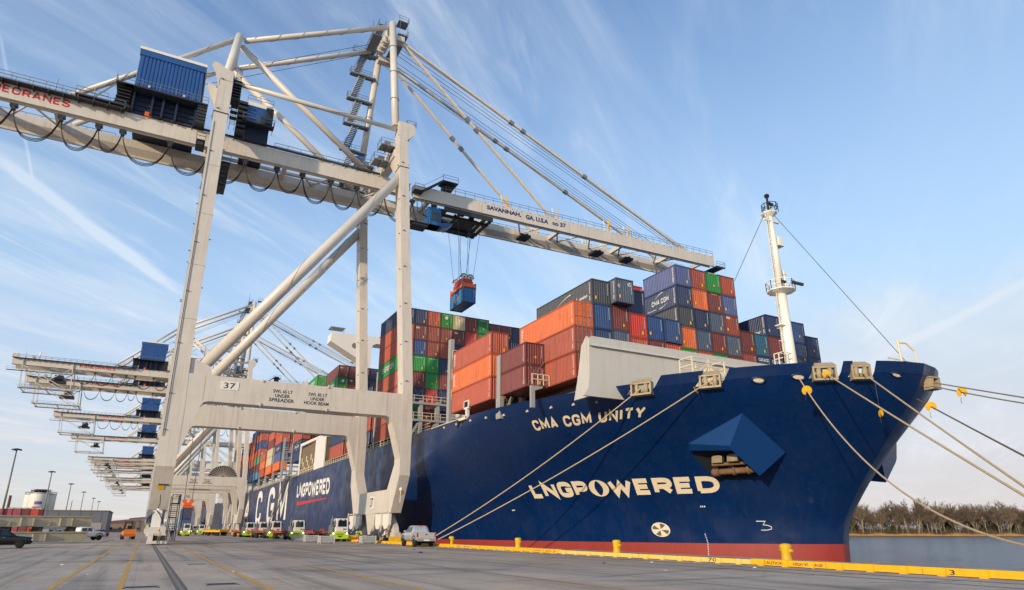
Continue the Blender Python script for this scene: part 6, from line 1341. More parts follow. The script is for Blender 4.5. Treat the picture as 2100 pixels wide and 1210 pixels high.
def chassis_proto():
    r = empty('yard_chassis', (0, 0, 0))
    m = MB(); m.box(-1.0, -.75, 0, 12.6, 1.05, 1.45); m.box(.75, 1.0, 0, 12.6, 1.05, 1.45)
    for k in range(8): m.box(-1.25, 1.25, .2 + k * 1.7, .45 + k * 1.7, 1.15, 1.40)
    m.build('frame', M_RUSTO, r)
    for k, y in enumerate((.2, 6.3, 12.2)):
        m = MB()
        for s in (-1, 1): m.prism([(s * 1.05, 1.42), (s * 1.45, 1.75), (s * 1.52, 1.75), (s * 1.3, 1.30)], 'y', y, y + .5)
        m.build('guide', M_RUSTO, r)
    m = MB(); m.prism([(8, 1.05), (12.4, 1.05), (12.0, .75), (8.6, .75)], 'x', -.7, .7); m.build('suspension', M_DARK, r)
    for y in (9.2, 10.6):
        for x in (-.95, .95): wheel(r, x, y, .5, .5, .5)
    m = MB(); m.beam((-.7, 2, .1), (-.7, 2, 1.1), .14, .14); m.beam((.7, 2, .1), (.7, 2, 1.1), .14, .14); m.build('landing_leg', M_DARK, r)
    return r
TP = tractor_proto(); CP = chassis_proto(); first = [True, True]
def place(proto, flag, loc, rz, lab, cat, grp):
    if first[flag]: o = proto; first[flag] = False
    else: o = copy_tree(proto)
    o.location = loc; o.rotation_euler = (0, 0, rz); tagp(o, lab, cat, grp); return o
TN = ['nearest white and lime terminal tractor, beside the near crane foot', 'second terminal tractor in the right-hand queue', 'third terminal tractor in the right-hand queue', 'fourth terminal tractor in the right-hand queue', 'last terminal tractor in the right-hand queue']
for (x, y), lab in zip(((24.6, 97.4), (23.0, 119.5), (22.0, 136), (22.0, 152), (20.8, 163)), TN):
    place(TP, 0, (x, y, 0), .03, lab, 'tractor', 'terminal tractors'); place(CP, 1, (x, y + 3.4, 0), .03, 'orange-brown yard chassis coupled behind the ' + lab.split(',')[0], 'trailer', 'yard chassis behind tractors')
for (x, y), lab in zip(((10.1, 205), (17.0, 252), (17.6, 296)), ('terminal tractor in the middle lane carrying a blue box, under the portals', 'far terminal tractor right of the middle lane one', 'farthest terminal tractor deep under the portals')):
    place(TP, 0, (x, y, 0), 0, lab, 'tractor', 'terminal tractors')
place(CP, 1, (10.1, 208.4, 0), 0, 'yard chassis under the blue box in the middle lane', 'trailer', 'yard chassis behind tractors')
container(8.85, 209, 1.5, 'blue', 'blue container riding on the chassis in the middle lane', 12.19, 2.896, False, False, None)
container(8.85, 209, 4.42, 'navy', 'navy container on top of the blue one in the middle lane', 12.19, 2.896, False, False, None)
m = MB(); m.box(-1.2, 1.2, -2, 2, 0, .6); m.box(-1, 1, -1.4, 1.4, .7, 1.5)
for x in (-.9, .9): m.tube((x, -1.3, 1.8), (x, -1.1, 1.8), .6, 12)
sp2 = m.build('container_spreader', M_ORANGE, loc=(10.1, 214, 7.5)); tagp(sp2, 'orange spreader above the blue box under the portals', 'spreader')
m = MB(); [m.tube((x, y, 1.8), (x * 1.5, y * 1.2, 47), .05, 4, cap=False) for x in (-1, 1) for y in (-1.2, 1.2)]; m.build('hoist_rope', M_STEELROPE, sp2)
# flat yellow bomb-carts
for i, (x, y) in enumerate(((19.4, 200), (20.6, 216), (19.0, 236))):
    r = empty('flat_trailer', (x, y, 0), .4 if i == 0 else .1, ('nearest', 'middle', 'farthest')[i] + ' yellow flat trailer parked under the portals', 'trailer', 'yellow flat trailers')
    m = MB(); m.box(-1.3, 1.3, 0, 8, 1.0, 1.4); m.box(-1.5, 1.5, -.2, .2, 1.3, 1.7); m.build('bed', M_YEL, r)
    for yy in (1.2, 2.4, 6.4):
        for xx in (-1, 1): wheel(r, xx, yy, .5, .5, .4)
# extra portside barriers
for i, (x, y, s) in enumerate(((29.2, 84, 3.0), (28.9, 104, 3.4), (27.4, 170, 3), (27.0, 240, 3))):
    m = MB(); m.prism([(0, 0), (.5, 0), (.35, .8), (.15, .8)], 'x', 0, s); tagp(m.build('yellow_barrier', M_YEL, loc=(x - s / 2, y, 0)), ('first', 'second', 'third', 'fourth')[i] + ' yellow barrier block from the camera near the crane feet', 'barrier', 'yellow barrier blocks')

def loft_car(secs, mat, parent, name='body'):
    """secs along +y (front = -y): (y, halfwidth, z_low, z_belt, z_top, top_halfwidth)"""
    m = MB(); rows = []
    for y, w, z0, zb, zt, wt in secs:
        rows.append([(-w * .94, y, z0), (w * .94, y, z0), (w, y, z0 + .18), (w, y, zb - .08), (w * .97, y, zb), (wt, y, zt), (wt * .7, y, zt + .03), (-wt * .7, y, zt + .03), (-wt, y, zt), (-w * .97, y, zb), (-w, y, zb - .08), (-w, y, z0 + .18)])
    m.loft(rows); return m.build(name, mat, parent, True)
def quadp(mb, a, b, c, d): mb.add([a, b, c, d], [(0, 1, 2, 3)])
# ---- pickups (front = -y in local space)
def pickup(loc, rz, mat, lab, lift=.15):
    r = empty('pickup_truck', loc, rz, lab, 'pickup truck'); z = lift; W_ = .98
    loft_car([(-2.9, .80, .55 + z, .95 + z, 1.0 + z, .70), (-2.75, .93, .45 + z, 1.08 + z, 1.12 + z, .80), (-1.5, W_, .42 + z, 1.16 + z, 1.22 + z, .86), (-1.25, W_, .42 + z, 1.18 + z, 1.26 + z, .86), (-.6, W_, .42 + z, 1.18 + z, 1.78 + z, .74), (-.3, W_, .42 + z, 1.18 + z, 1.86 + z, .72), (.75, W_, .42 + z, 1.18 + z, 1.86 + z, .72), (1.0, W_, .42 + z, 1.18 + z, 1.76 + z, .74), (1.12, W_, .42 + z, 1.16 + z, 1.24 + z, .86)], mat, r, 'cab_body')
    m = MB()
    for s in (-1, 1): m.box(min(s * .98, s * .86), max(s * .98, s * .86), 1.14, 2.95, .50 + z, 1.20 + z)
    m.box(-.86, .86, 1.14, 2.9, .60 + z, .72 + z); bed = m.build('bed', mat, r)
    m = MB(); m.box(-.84, .84, 2.88, 2.97, .64 + z, 1.19 + z); tg = m.build('tailgate', mat, r)
    m = MB(); m.box(-.12, .12, 2.965, 2.985, .98 + z, 1.06 + z); m.build('handle', M_BLACK, tg)
    for s in (-1, 1):
        m = MB(); m.box(min(s * .985, s * .85), max(s * .985, s * .85), 2.86, 2.985, .78 + z, 1.16 + z); m.build('tail_light', M_TAIL, r)
        m = MB(); m.box(min(s * .9, s * .6), max(s * .9, s * .6), -2.93, -2.84, .78 + z, .95 + z); m.build('headlight', M_WHITE, r)
    m = MB(); m.box(-.93, .93, 2.9, 3.1, .40 + z, .60 + z); m.box(-.90, .90, -3.0, -2.8, .40 + z, .62 + z); bp = m.build('bumper', pmat('chrome', (170, 168, 166), .3, .7), r)
    m = MB(); m.box(-.28, .28, 3.1, 3.115, .43 + z, .56 + z); m.build('licence_plate', M_WHITE, bp)
    m = MB(); quadp(m, (-.66, .99, 1.30 + z), (.66, .99, 1.30 + z), (.60, .93, 1.74 + z), (-.60, .93, 1.74 + z)); m.v = [(x, y + .085 - (zz - 1.3 - z) * .1, zz) for x, y, zz in m.v]; m.build('rear_window', M_GLASS, r)
    m = MB(); quadp(m, (-.78, -1.24, 1.3 + z), (.78, -1.24, 1.3 + z), (.68, -.66, 1.76 + z), (-.68, -.66, 1.76 + z)); m.v = [(x, y - .03, zz + .03) for x, y, zz in m.v]; m.build('windshield', M_GLASS, r)
    m = MB()
    for s in (-1, 1):
        quadp(m, (s * .965, -.85, 1.25 + z), (s * .965, -.05, 1.25 + z), (s * .77, -.1, 1.74 + z), (s * .80, -.5, 1.70 + z)); quadp(m, (s * .965, .06, 1.25 + z), (s * .965, .85, 1.25 + z), (s * .78, .8, 1.72 + z), (s * .77, .06, 1.74 + z))
    m.build('side_window', M_GLASS, r)
    m = MB(); m.box(-.2, .2, .93, 1.0, 1.79 + z, 1.85 + z); m.build('brake_light', M_TAIL, r)
    for s in (-1, 1):
        m = MB(); m.box(min(s * 1.0, s * 1.22), max(s * 1.0, s * 1.22), -.85, -.75, 1.25 + z, 1.42 + z); m.build('mirror', mat, r)
        for y in (-1.9, 1.9):
            a = MB(); pts = [(y + .52 * math.cos(t), .45 + .48 * math.sin(t) + z * .5) for t in [math.pi * k / 8 for k in range(9)]]; pts2 = [(y + .62 * math.cos(t), .45 + .58 * math.sin(t) + z * .5) for t in [math.pi * k / 8 for k in range(8, -1, -1)]]
            a.prism(pts + pts2, 'x', min(s * .97, s * 1.0), max(s * .97, s * 1.0)); a.build('wheel_arch', M_BLACK, r); wheel(r, s * .84, y, .43, .43, .30)
    m = MB(); m.box(-.7, .7, -2.6, 2.8, .36 + z, .5 + z); m.tube((-.8, 1.9, .43), (.8, 1.9, .43), .1, 8); m.build('underbody', M_BLACK, r)
    return r
M_SILVER = pmat('silver_car_paint', (198, 196, 192), .28, .55, var=.04)
pickup((25.0, 66.9, 0), R(177), M_SILVER, 'silver pickup truck seen from behind, parked at the yellow guard')
pickup((-8.2, 129, 0), R(118), pmat('white_car_paint', (222, 222, 220), .25, var=.03), 'white pickup truck behind the stacked beige beams, facing right')
def suv(loc, rz, mat, lab):
    r = empty('suv_car', loc, rz, lab, 'car'); W_ = .93
    loft_car([(-2.35, .70, .5, .78, .84, .60), (-2.2, .86, .36, .92, .97, .72), (-1.25, W_, .3, 1.02, 1.07, .80), (-1.0, W_, .3, 1.04, 1.10, .82), (-.3, W_, .3, 1.06, 1.55, .70), (.1, W_, .3, 1.08, 1.66, .66), (1.2, W_, .3, 1.10, 1.64, .66), (1.9, W_, .32, 1.12, 1.48, .66), (2.25, .88, .36, 1.08, 1.14, .72), (2.35, .78, .5, .9, .95, .68)], mat, r)
    m = MB()
    for s in (-1, 1):
        quadp(m, (s * .915, -.72, 1.08), (s * .925, .18, 1.12), (s * .71, .15, 1.56), (s * .74, -.22, 1.50)); quadp(m, (s * .925, .26, 1.12), (s * .925, 1.1, 1.14), (s * .72, 1.05, 1.56), (s * .71, .26, 1.58)); quadp(m, (s * .925, 1.18, 1.14), (s * .92, 1.8, 1.16), (s * .73, 1.65, 1.46), (s * .72, 1.18, 1.54))
    m.v = [(x * 1.015, y, z) for x, y, z in m.v]; m.build('side_window', M_GLASS, r)
    m = MB(); quadp(m, (-.74, -.98, 1.13), (.74, -.98, 1.13), (.62, -.30, 1.58), (-.62, -.30, 1.58)); m.v = [(x, y - .02, z + .02) for x, y, z in m.v]; m.build('windshield', M_GLASS, r)
    for s in (-1, 1):
        m = MB(); m.box(min(s * .84, s * .5), max(s * .84, s * .5), -2.33, -2.2, .68, .82); m.build('headlight', M_WHITE, r)
        m = MB(); m.box(min(s * .86, s * .6), max(s * .86, s * .6), 2.2, 2.36, .85, 1.05); m.build('tail_light', M_TAIL, r)
        m = MB(); m.box(min(s * .93, s * 1.1), max(s * .93, s * 1.1), -.72, -.6, 1.08, 1.22); m.build('mirror', mat, r)
        m = MB(); m.box(s * .94 - .01, s * .94 + .01, -.2, -.02, .95, .98); m.box(s * .94 - .01, s * .94 + .01, .8, .98, .97, 1.0); m.build('door_handle', M_RIM, r)
        for y in (-1.42, 1.42):
            a = MB(); pts = [(y + .40 * math.cos(t), .34 + .40 * math.sin(t)) for t in [math.pi * k / 8 for k in range(9)]]; pts2 = [(y + .47 * math.cos(t), .34 + .47 * math.sin(t)) for t in [math.pi * k / 8 for k in range(8, -1, -1)]]; a.prism(pts + pts2, 'x', min(s * .93, s * .945), max(s * .93, s * .945)); a.build('wheel_arch', M_BLACK, r); wheel(r, s * .82, y, .36, .36, .24)
    return r
suv((-11.35, 78.2, 0), R(98), pmat('black_car_paint', (14, 15, 18), .2, var=.03), 'black SUV at the left edge of the picture, facing right')
suv((-11.0, 150, 0), R(100), pmat('red_car_paint', (150, 28, 30), .25, var=.03), 'dark red car parked beyond the stacked beams')
suv((-13.5, 162, 0), R(60), pmat('grey_car_paint', (120, 124, 130), .25, var=.03), 'grey car parked behind the dark red car')
suv((-9.0, 196, 0), R(30), MATS['red_car_paint'], 'red car far down the left side of the quay')
# ---- forklift
fk = empty('forklift', (-2.2, 138, 0), R(8), 'orange forklift driving on the quay left of the crane leg', 'forklift')
m = MB(); m.loft([[(-.85, -1.6, .5), (.85, -1.6, .5), (.85, 1.2, .5), (-.85, 1.2, .5)], [(-.95, -1.75, .9), (.95, -1.75, .9), (.95, 1.2, .9), (-.95, 1.2, .9)], [(-.95, -1.6, 1.55), (.95, -1.6, 1.55), (.95, 1.2, 1.2), (-.95, 1.2, 1.2)], [(-.75, -1.35, 1.7), (.75, -1.35, 1.7), (.75, .2, 1.5), (-.75, .2, 1.5)]]); m.build('counterweight', pmat('forklift_orange', (220, 120, 34), .45, var=.12), fk)
m = MB()
for x in (-.75, .75):
    for y in (-.9, .7): m.beam((x, y, 1.5), (x * .9, y, 2.75), .09, .09)
m.box(-.75, .75, -1.0, .8, 2.72, 2.82); m.build('overhead_guard', M_BLACK, fk)
m = MB(); m.box(-.3, .3, -.2, .4, 1.5, 1.75); m.box(-.3, .3, -.4, -.2, 1.5, 2.3); m.build('seat', M_BLACK, fk)
m = MB()
for x in (-.55, .55): m.box(x - .08, x + .08, 1.25, 1.45, .1, 3.1)
for z in (.5, 1.6, 2.9): m.box(-.6, .6, 1.27, 1.42, z, z + .14)
m.build('mast', M_DARK, fk)
for x in (-.4, .4): m = MB(); m.box(x - .07, x + .07, 1.45, 2.6, .12, .17); m.build('fork', M_DARK, fk)
for x in (-.85, .85): wheel(fk, x, -1.0, .38, .38, .28); wheel(fk, x, .9, .45, .45, .32)

# ================================================================== PEOPLE (standing workers)
def skin_person(loc, rz, shirt, trousers, lab, hat=None, lean=0, arm=0.2, bend=0):
    r = empty('person', loc, rz, lab, 'person')
    J = dict(pel=(0, 0, .95), che=(0, -.02 - bend * .35, 1.32 - bend * .1), nek=(0, -.03 - bend * .55, 1.52 - bend * .16), hd=(0, -.06 - bend * .62, 1.66 - bend * .18), top=(0, -.06 - bend * .66, 1.76 - bend * .18),
             hl=(-.10, 0, .9), kl=(-.11, -.03, .5), al=(-.12, .03, .09), tl=(-.13, -.14, .04), hr=(.10, 0, .9), kr=(.11, -.05, .5), ar=(.12, .0, .09), tr=(.13, -.17, .04),
             sl=(-.19, -.02 - bend * .45, 1.44 - bend * .14), el=(-.25, .0 - bend * .5 - arm * .2, 1.16), wl=(-.23, -.12 - bend * .5 - arm, .98 + arm * .6), fl=(-.22, -.17 - bend * .5 - arm * 1.1, .90 + arm * .6), sr=(.19, -.02 - bend * .45, 1.44 - bend * .14), er=(.25, .02 - bend * .5, 1.16), wr=(.24, -.08 - bend * .5, .95), fr=(.23, -.11 - bend * .5, .86))
    rad = dict(pel=.155, che=.165, nek=.06, hd=.095, top=.06, hl=.095, kl=.065, al=.045, tl=.04, hr=.095, kr=.065, ar=.045, tr=.04, sl=.075, el=.05, wl=.035, fl=.035, sr=.075, er=.05, wr=.035, fr=.035)
    ks = list(J); idx = {k: i for i, k in enumerate(ks)}
    E = [('pel', 'che'), ('che', 'nek'), ('nek', 'hd'), ('hd', 'top'), ('pel', 'hl'), ('hl', 'kl'), ('kl', 'al'), ('al', 'tl'), ('pel', 'hr'), ('hr', 'kr'), ('kr', 'ar'), ('ar', 'tr'), ('che', 'sl'), ('sl', 'el'), ('el', 'wl'), ('wl', 'fl'), ('che', 'sr'), ('sr', 'er'), ('er', 'wr'), ('wr', 'fr')]
    me = bpy.data.meshes.new('body'); me.from_pydata([J[k] for k in ks], [(idx[a], idx[b]) for a, b in E], [])
    o = bpy.data.objects.new('body', me); COL.objects.link(o); o.parent = r
    md = o.modifiers.new('skin', 'SKIN'); sv = me.skin_vertices[0].data
    for k in ks: sv[idx[k]].radius = (rad[k], rad[k] * (.72 if k in ('pel', 'che') else 1)); sv[idx[k]].use_root = (k == 'pel')
    s = o.modifiers.new('sub', 'SUBSURF'); s.levels = 2; s.render_levels = 2
    mt = bpy.data.materials.new('worker_clothes'); mt.use_nodes = True; t = mt.node_tree; b = t.nodes['Principled BSDF']; b.inputs['Roughness'].default_value = .85
    tcn = t.nodes.new('ShaderNodeTexCoord'); sx = t.nodes.new('ShaderNodeSeparateXYZ'); t.links.new(tcn.outputs['Object'], sx.inputs[0])
    rp = t.nodes.new('ShaderNodeValToRGB'); rp.color_ramp.interpolation = 'CONSTANT'
    dv = t.nodes.new('ShaderNodeMath'); dv.operation = 'DIVIDE'; dv.inputs[1].default_value = 2.0; t.links.new(sx.outputs[2], dv.inputs[0]); t.links.new(dv.outputs[0], rp.inputs[0])
    el_ = rp.color_ramp.elements; el_[0].position = 0; el_[0].color = (.01, .01, .01, 1); el_[1].position = .05; el_[1].color = (*lin(trousers), 1)
    e = el_.new(.475); e.color = (*lin(shirt), 1); e = el_.new((1.51 - bend * .16) / 2); e.color = (*lin((150, 104, 80)), 1)
    t.links.new(rp.outputs[0], b.inputs['Base Color']); me.materials.append(mt)
    hx, hy, hz = J['hd']
    if hat:
        h_ = MB(); h_.lathe([(.155, 0), (.15, .02), (.115, .03), (.11, .09), (.07, .135), (.01, .15)], 14, (hx, hy, hz + .03)); h_.build('hard_hat', pmat('hat_' + '_'.join(map(str, hat)), hat, .35), r, True)
    else:
        h_ = MB(); h_.sphere((hx, hy + .015, hz + .045), .105, 12, 8, (.95, 1, .9)); h_.build('hair', pmat('dark_hair', (36, 28, 22), .8), r, True)
    return r
skin_person((3.9, 117, 0), R(20), (28, 34, 52), (70, 84, 110), 'person in dark jacket and jeans standing right of the near landside crane leg', (30, 30, 34), arm=.12)
skin_person((1.7, 86.6, 0), R(-30), (190, 176, 150), (90, 84, 74), 'person in pale shirt and hard hat at the foot of the near landside leg', (216, 190, 170), arm=.3, bend=.3)
skin_person((27.8, 97.2, 0), R(-60), (166, 206, 30), (40, 44, 52), 'worker in lime vest bending beside the near crane foot', (40, 60, 30), arm=.4, bend=.5)
skin_person((28.6, 89, 0), R(40), (232, 222, 204), (60, 62, 70), 'worker in pale shirt with red hard hat at the near crane foot', (200, 44, 34), arm=.35, bend=.2)
skin_person((26.3, 102.5, 0), R(-20), (232, 130, 36), (50, 52, 60), 'worker in orange vest left of the near crane pivot', (235, 235, 230), arm=.3, bend=.2)
skin_person((20.0, 224, 0), R(10), (176, 220, 40), (50, 60, 70), 'worker in lime vest far away under the portals', (235, 235, 230))
skin_person((22.9, 141.5, 0), R(10), (176, 220, 40), (50, 60, 70), 'worker in lime vest between the queueing tractors', (90, 180, 60))

# ================================================================== CRATES, CONE, BEAMS
M_CRATE = pmat('grey_crate', (176, 178, 174), .6, var=.12, scale=4, streak=.25)
def crate(x, y, rz, lab):
    r = empty('grey_crate', (x, y, 0), rz, lab, 'crate', 'grey slatted crates on the quay'); sl = {}
    for sx in (-.85, .85):
        for sy in (-.55, .55): m = MB(); m.box(sx - .05, sx + .05, sy - .05, sy + .05, 0, .95); m.build('post', M_CRATE, r)
    a = b = None
    for k in range(4):
        z = .14 + k * .2
        for sy in (-.55, .55):
            if a is None: m = MB(); m.box(-.9, .9, -.02, .02, 0, .155); a = m.build('slat', M_CRATE, r, loc=(0, sy, z))
            else: inst(a, r, (0, sy, z))
        for sx in (-.85, .85):
            if b is None: m = MB(); m.box(-.02, .02, -.52, .52, 0, .155); b = m.build('slat', M_CRATE, r, loc=(sx, 0, z))
            else: inst(b, r, (sx, 0, z))
    m = MB(); m.box(-.82, .82, -.5, .5, .1, .7); m.build('contents', M_GALV, r)
for (x, y, lab) in ((20.3, 102.5, 'leftmost grey crate in front of the queueing tractors'), (20.45, 96, 'second grey crate from the left'), (20.1, 85.6, 'third grey crate, left of the nearest tractor'), (24.6, 83.2, 'grey crate right of the traffic cone')): crate(x, y, R(4), lab)
cn_ = empty('traffic_cone', (23.7, 84.4, 0), 0, 'orange traffic cone with white collar before the crane foot', 'traffic cone')
m = MB(); m.box(-.2, .2, -.2, .2, 0, .04); m.lathe([(.15, .04), (.035, .72), (.03, .74)], 14); m.build('cone', pmat('cone_orange', (236, 70, 30), .5), cn_, True)
m = MB(); m.lathe([(.112, .28), (.086, .44)], 14); m.v = [(x * 1.05, y * 1.05, z) for x, y, z in m.v]; m.build('collar', M_WHITE, cn_)
# two stacked beige steel beams at left
M_BEAM = pmat('beige_steel_beam', (168, 160, 138), .6, var=.10, scale=.6, streak=.3, streak_col=(110, 96, 74), bump=.08, bscale=1)
def big_beam(p, q, z0, h, w, lab, taper):
    p, q = Vector((*p, 0)), Vector((*q, 0)); L = (q - p).length; a = math.atan2((q - p).y, (q - p).x)
    r = empty('steel_beam', (p.x, p.y, 0), a, lab, 'steel beam', 'stacked beige steel beams')
    m = MB(); m.prism([(0, z0 + .1), (L - .3, z0 + .1), (L, z0 + .4 if taper else z0 + .1), (L, z0 + h), (0, z0 + h)], 'y', 0, w); m.box(-.02, L - .02, -.12, w + .12, z0 + h - .12, z0 + h + .02); m.box(0, L - .4, -.1, w + .1, z0 + .03, z0 + .12); m.build('box_section', M_BEAM, r)
    for k in range(int(L / 4.2)):
        x = 2 + k * 4.2; b = MB()
        b.box(x, x + .12, -.42, 0, z0 + .12, z0 + h * .8); b.box(x + 1.3, x + 1.42, -.42, 0, z0 + .12, z0 + h * .8); b.box(x + .12, x + 1.3, -.3, 0, z0 + .12, z0 + h * .7); b.build('bracket', M_BEAM, r)
        b = MB(); b.prism([(x - 1.5, z0 + .12), (x - 1.0, z0 + .12), (x - 1.0, z0 + h * .5)], 'y', -.14, 0); b.build('rib', M_BEAM, r)
    return r
big_beam((-26, 99.8), (-6.4, 106.4), .12, 1.25, 1.8, 'lower beige steel beam lying at the left behind the black SUV', True)
big_beam((-27.5, 99.4), (-6.2, 106.6), 1.95, 1.35, 1.8, 'upper beige steel beam resting on the lower one at the left', False)
for i, t in enumerate((.08, .24, .4, .56, .72, .9)):
    c_ = Vector((-26, 99.8, 0)).lerp(Vector((-6.4, 106.4, 0)), t); m = MB(); m.box(-.5, .5, .2, 1.6, 1.4, 1.98); m.box(-.7, -.5, -.1, .3, 1.4, 1.7)
    tagp(m.build('timber_block', pmat('dunnage_wood', (62, 52, 42), .9, var=.3), loc=(c_.x, c_.y, 0)), '%s dark timber block between the two beige beams, from left' % KN[i], 'timber', 'timber blocks between the beams')

# ================================================================== BACKGROUND AT LEFT
M_POLE = pmat('light_pole_steel', (112, 110, 108), .5, .3, var=.1); M_ORY = pmat('pole_base_yellow', (214, 150, 30), .6, var=.1)
PN = ['nearest', 'second', 'third', 'fourth', 'fifth', 'farthest']
for i, y in enumerate((295.7, 404.6, 509.3, 616.4, 735.8, 821.4)):
    r = empty('light_mast', (-44.6, y, 0), 0, PN[i] + ' tall light mast standing in the yard at left', 'light mast', 'light masts in the yard')
    m = MB(); m.tube((0, 0, 0), (0, 0, 29.6), .42, 10, .2); m.build('pole', M_POLE, r, True)
    m = MB(); m.tube((0, 0, 0), (0, 0, 6.0), .46, 10, .42); m.build('painted_base', M_ORY, r)
    m = MB(); m.tube((0, 0, 29.2), (0, 0, 29.6), .7, 10); m.build('head_ring', M_DARK, r)
    for k in range(4):
        m = MB(); a = k * math.pi / 2 + .4; m.box(-.3, .3, -.55, .55, -.35, .1); m.build('flood_light', M_DARK, r, loc=(1.25 * math.cos(a), 1.25 * math.sin(a), 29.3), rot=(0, .3, a))
m = MB(); m.tube((-47, 566, 0), (-47, 566, 21), .3, 8, .2); tagp(m.build('wooden_pole', pmat('brown_pole', (122, 84, 58), .8)), 'brown pole right of the third light mast', 'pole')
# storage silos
for i, (x, y, r_, h, lab) in enumerate(((-65.6, 521, 3.4, 23.0, 'left white storage silo behind the warehouse'), (-60.6, 516, 5.0, 23.6, 'middle white storage silo with a printed sign'), (-55.6, 521, 3.4, 23.2, 'right white storage silo behind the warehouse'))):
    r = empty('storage_silo', (x, y, 0), 0, lab, 'silo', 'white storage silos')
    m = MB(); m.lathe([(r_, 0), (r_, h - .6), (r_ * .98, h), (r_ * .3, h + .5)], 30); m.build('shell', pmat('silo_white', (222, 216, 204), .6, var=.06, scale=.3, streak=.15), r, True)
    m = MB(); m.lathe([(r_ + .05, h - .5), (r_ + .12, h - .35), (r_ + .12, h - .15)], 30); m.build('top_rim', M_GALV, r)
    m = MB()
    for k in range(14): a = 2 * math.pi * k / 14; m.beam((r_ * math.cos(a), r_ * math.sin(a), h), (r_ * math.cos(a), r_ * math.sin(a), h + 1.2), .12, .12)
    m.lathe([(r_, h + 1.1), (r_ + .06, h + 1.2)], 20); m.build('top_rail', M_DARK, r)
    if i == 1:
        def cyl(a, z, rr): return (rr * math.sin(a), -rr * math.cos(a), z)
        for (a0, a1, z0, z1, mt) in ((-.30, .50, 16.4, 18.4, pmat('sign_navy', (92, 96, 140), .6)), (-.18, .62, 15.2, 16.5, pmat('sign_white', (206, 196, 200), .6)), (-.45, .30, 13.6, 15.3, pmat('sign_red', (166, 84, 92), .6))):
            m = MB(); n = 8; rr = r_ + .05 + .02 * (mt.name == 'sign_white') + .01 * (mt.name == 'sign_red'); pts = [cyl(a0 + (a1 - a0) * k / n, z0, rr) for k in range(n + 1)] + [cyl(a0 + (a1 - a0) * k / n, z1, rr) for k in range(n + 1)]
            m.add(pts, [(k, k + 1, n + 2 + k, n + 1 + k) for k in range(n)]); m.build('printed_sign', mt, r)
r = empty('silo_headhouse', (-60.4, 519, 24.0), 0, 'dark steel headhouse frame on top of the silos', 'headhouse'); m = MB()
for k in range(8): x = -5 + k * 1.4; m.beam((x, -3, 0), (x, -3, 2.0), .2, .2); m.beam((x, -3, 0), (x + 1.3, -3, 1.9), .12, .12)
m.box(-5.2, 5.2, -3.4, 2, 1.0, 1.2); m.box(-3.4, 3.4, -2, 2, .2, 1.9); m.build('frame', M_DARK, r)
# warehouse with panel joints
r = empty('warehouse', (-20, 480, 0), 0, 'long low grey warehouse at left behind the yard', 'warehouse')
m = MB(); m.box(-110, 0, 0, 60, 0, 12.3); m.build('wall', pmat('warehouse_grey', (104, 108, 114), .7, var=.06, scale=.2), r)
m = MB(); m.box(-110.5, .5, -.5, 60.5, 12.3, 12.7); m.build('roof', pmat('warehouse_roof', (130, 128, 126), .7), r)
for k in range(20): m = MB(); m.box(-108 + k * 5.5, -107.85 + k * 5.5, -.12, 0, .1, 12.2); m.build('panel_joint', MATS['warehouse_grey'], r)
m = MB(); m.box(-8.5, -2.5, -.2, 0, 0, 5.5); m.build('door', pmat('warehouse_door', (150, 148, 144), .6), r)
m = MB(); m.box(-44, -28, -4, 0, 0, 1.8); m.build('loading_dock', M_SHIPGREY, r)
for i, (x, h) in enumerate(((-106, 24), (-97, 22.8), (-82, 23.5))):
    m = MB(); m.tube((x, 560, 0), (x, 560, h), 1.0, 12, .8); tagp(m.build('chimney', pmat('chimney_brown', (96, 70, 58), .8)), ('left', 'middle', 'right')[i] + ' brown chimney behind the warehouse', 'chimney', 'brown chimneys')
# far low buildings by the quay end
for i, (x0, x1, y, h, c_) in enumerate(((-40, -8, 560, 6, (150, 128, 112)), (-26, 2, 640, 8, (128, 112, 102)), (-60, -30, 700, 11, (142, 134, 128)), (-16, 14, 900, 14, (118, 108, 104)))):
    r = empty('yard_building', (x0, y, 0), 0, ('first', 'second', 'third', 'fourth')[i] + ' low yard building beyond the warehouse, counting from near', 'building', 'low buildings at the yard end')
    m = MB(); m.box(0, x1 - x0, 0, 14, 0, h); m.build('wall', pmat('yard_wall_%d' % i, c_, .8, var=.12), r)
    m = MB(); m.prism([(-.4, h), ((x1 - x0) / 2, h + 1.6), (x1 - x0 + .4, h)], 'y', -.4, 14.4); m.build('roof', pmat('yard_roof', (120, 96, 84), .8), r)
    for k in range(5): m = MB(); m.box(2 + k * (x1 - x0 - 4) / 5, 3.8 + k * (x1 - x0 - 4) / 5, -.06, .02, 1.5, 3.2); m.build('window', M_GLASS, r)
# yard containers by the silos (pink-red row, pale and green ones)
n = 0; PAL.update(pink=(176, 62, 92), pale=(206, 196, 178)); CN.update(pink='pink-red', pale='pale beige')
for row, (x0, cols, nt, y) in enumerate(((-72, ['pink', 'pink', 'maroon', 'pink', 'pink', 'red', 'pink', 'pink', 'maroon', 'red'], 3, 296), (-58, ['pale', 'pale', 'pale', 'pale', 'pale'], 4, 395), (-62, ['green', 'red'], 1, 290))):
    for k, c_ in enumerate(cols):
        for t_ in range(nt):
            lab = '%s yard container, %s row at left, %s along, %s tier' % (CN[c_], ('red', 'pale', 'front')[row], KN[k], ('ground', 'second', 'third', 'fourth')[t_])
            container(x0 + 12 * (row == 0) + k * (2.6 if row != 1 else 2.7), y, 2.9 * t_, c_, lab, 12.19, 2.896, False, False, 'containers in the yard')
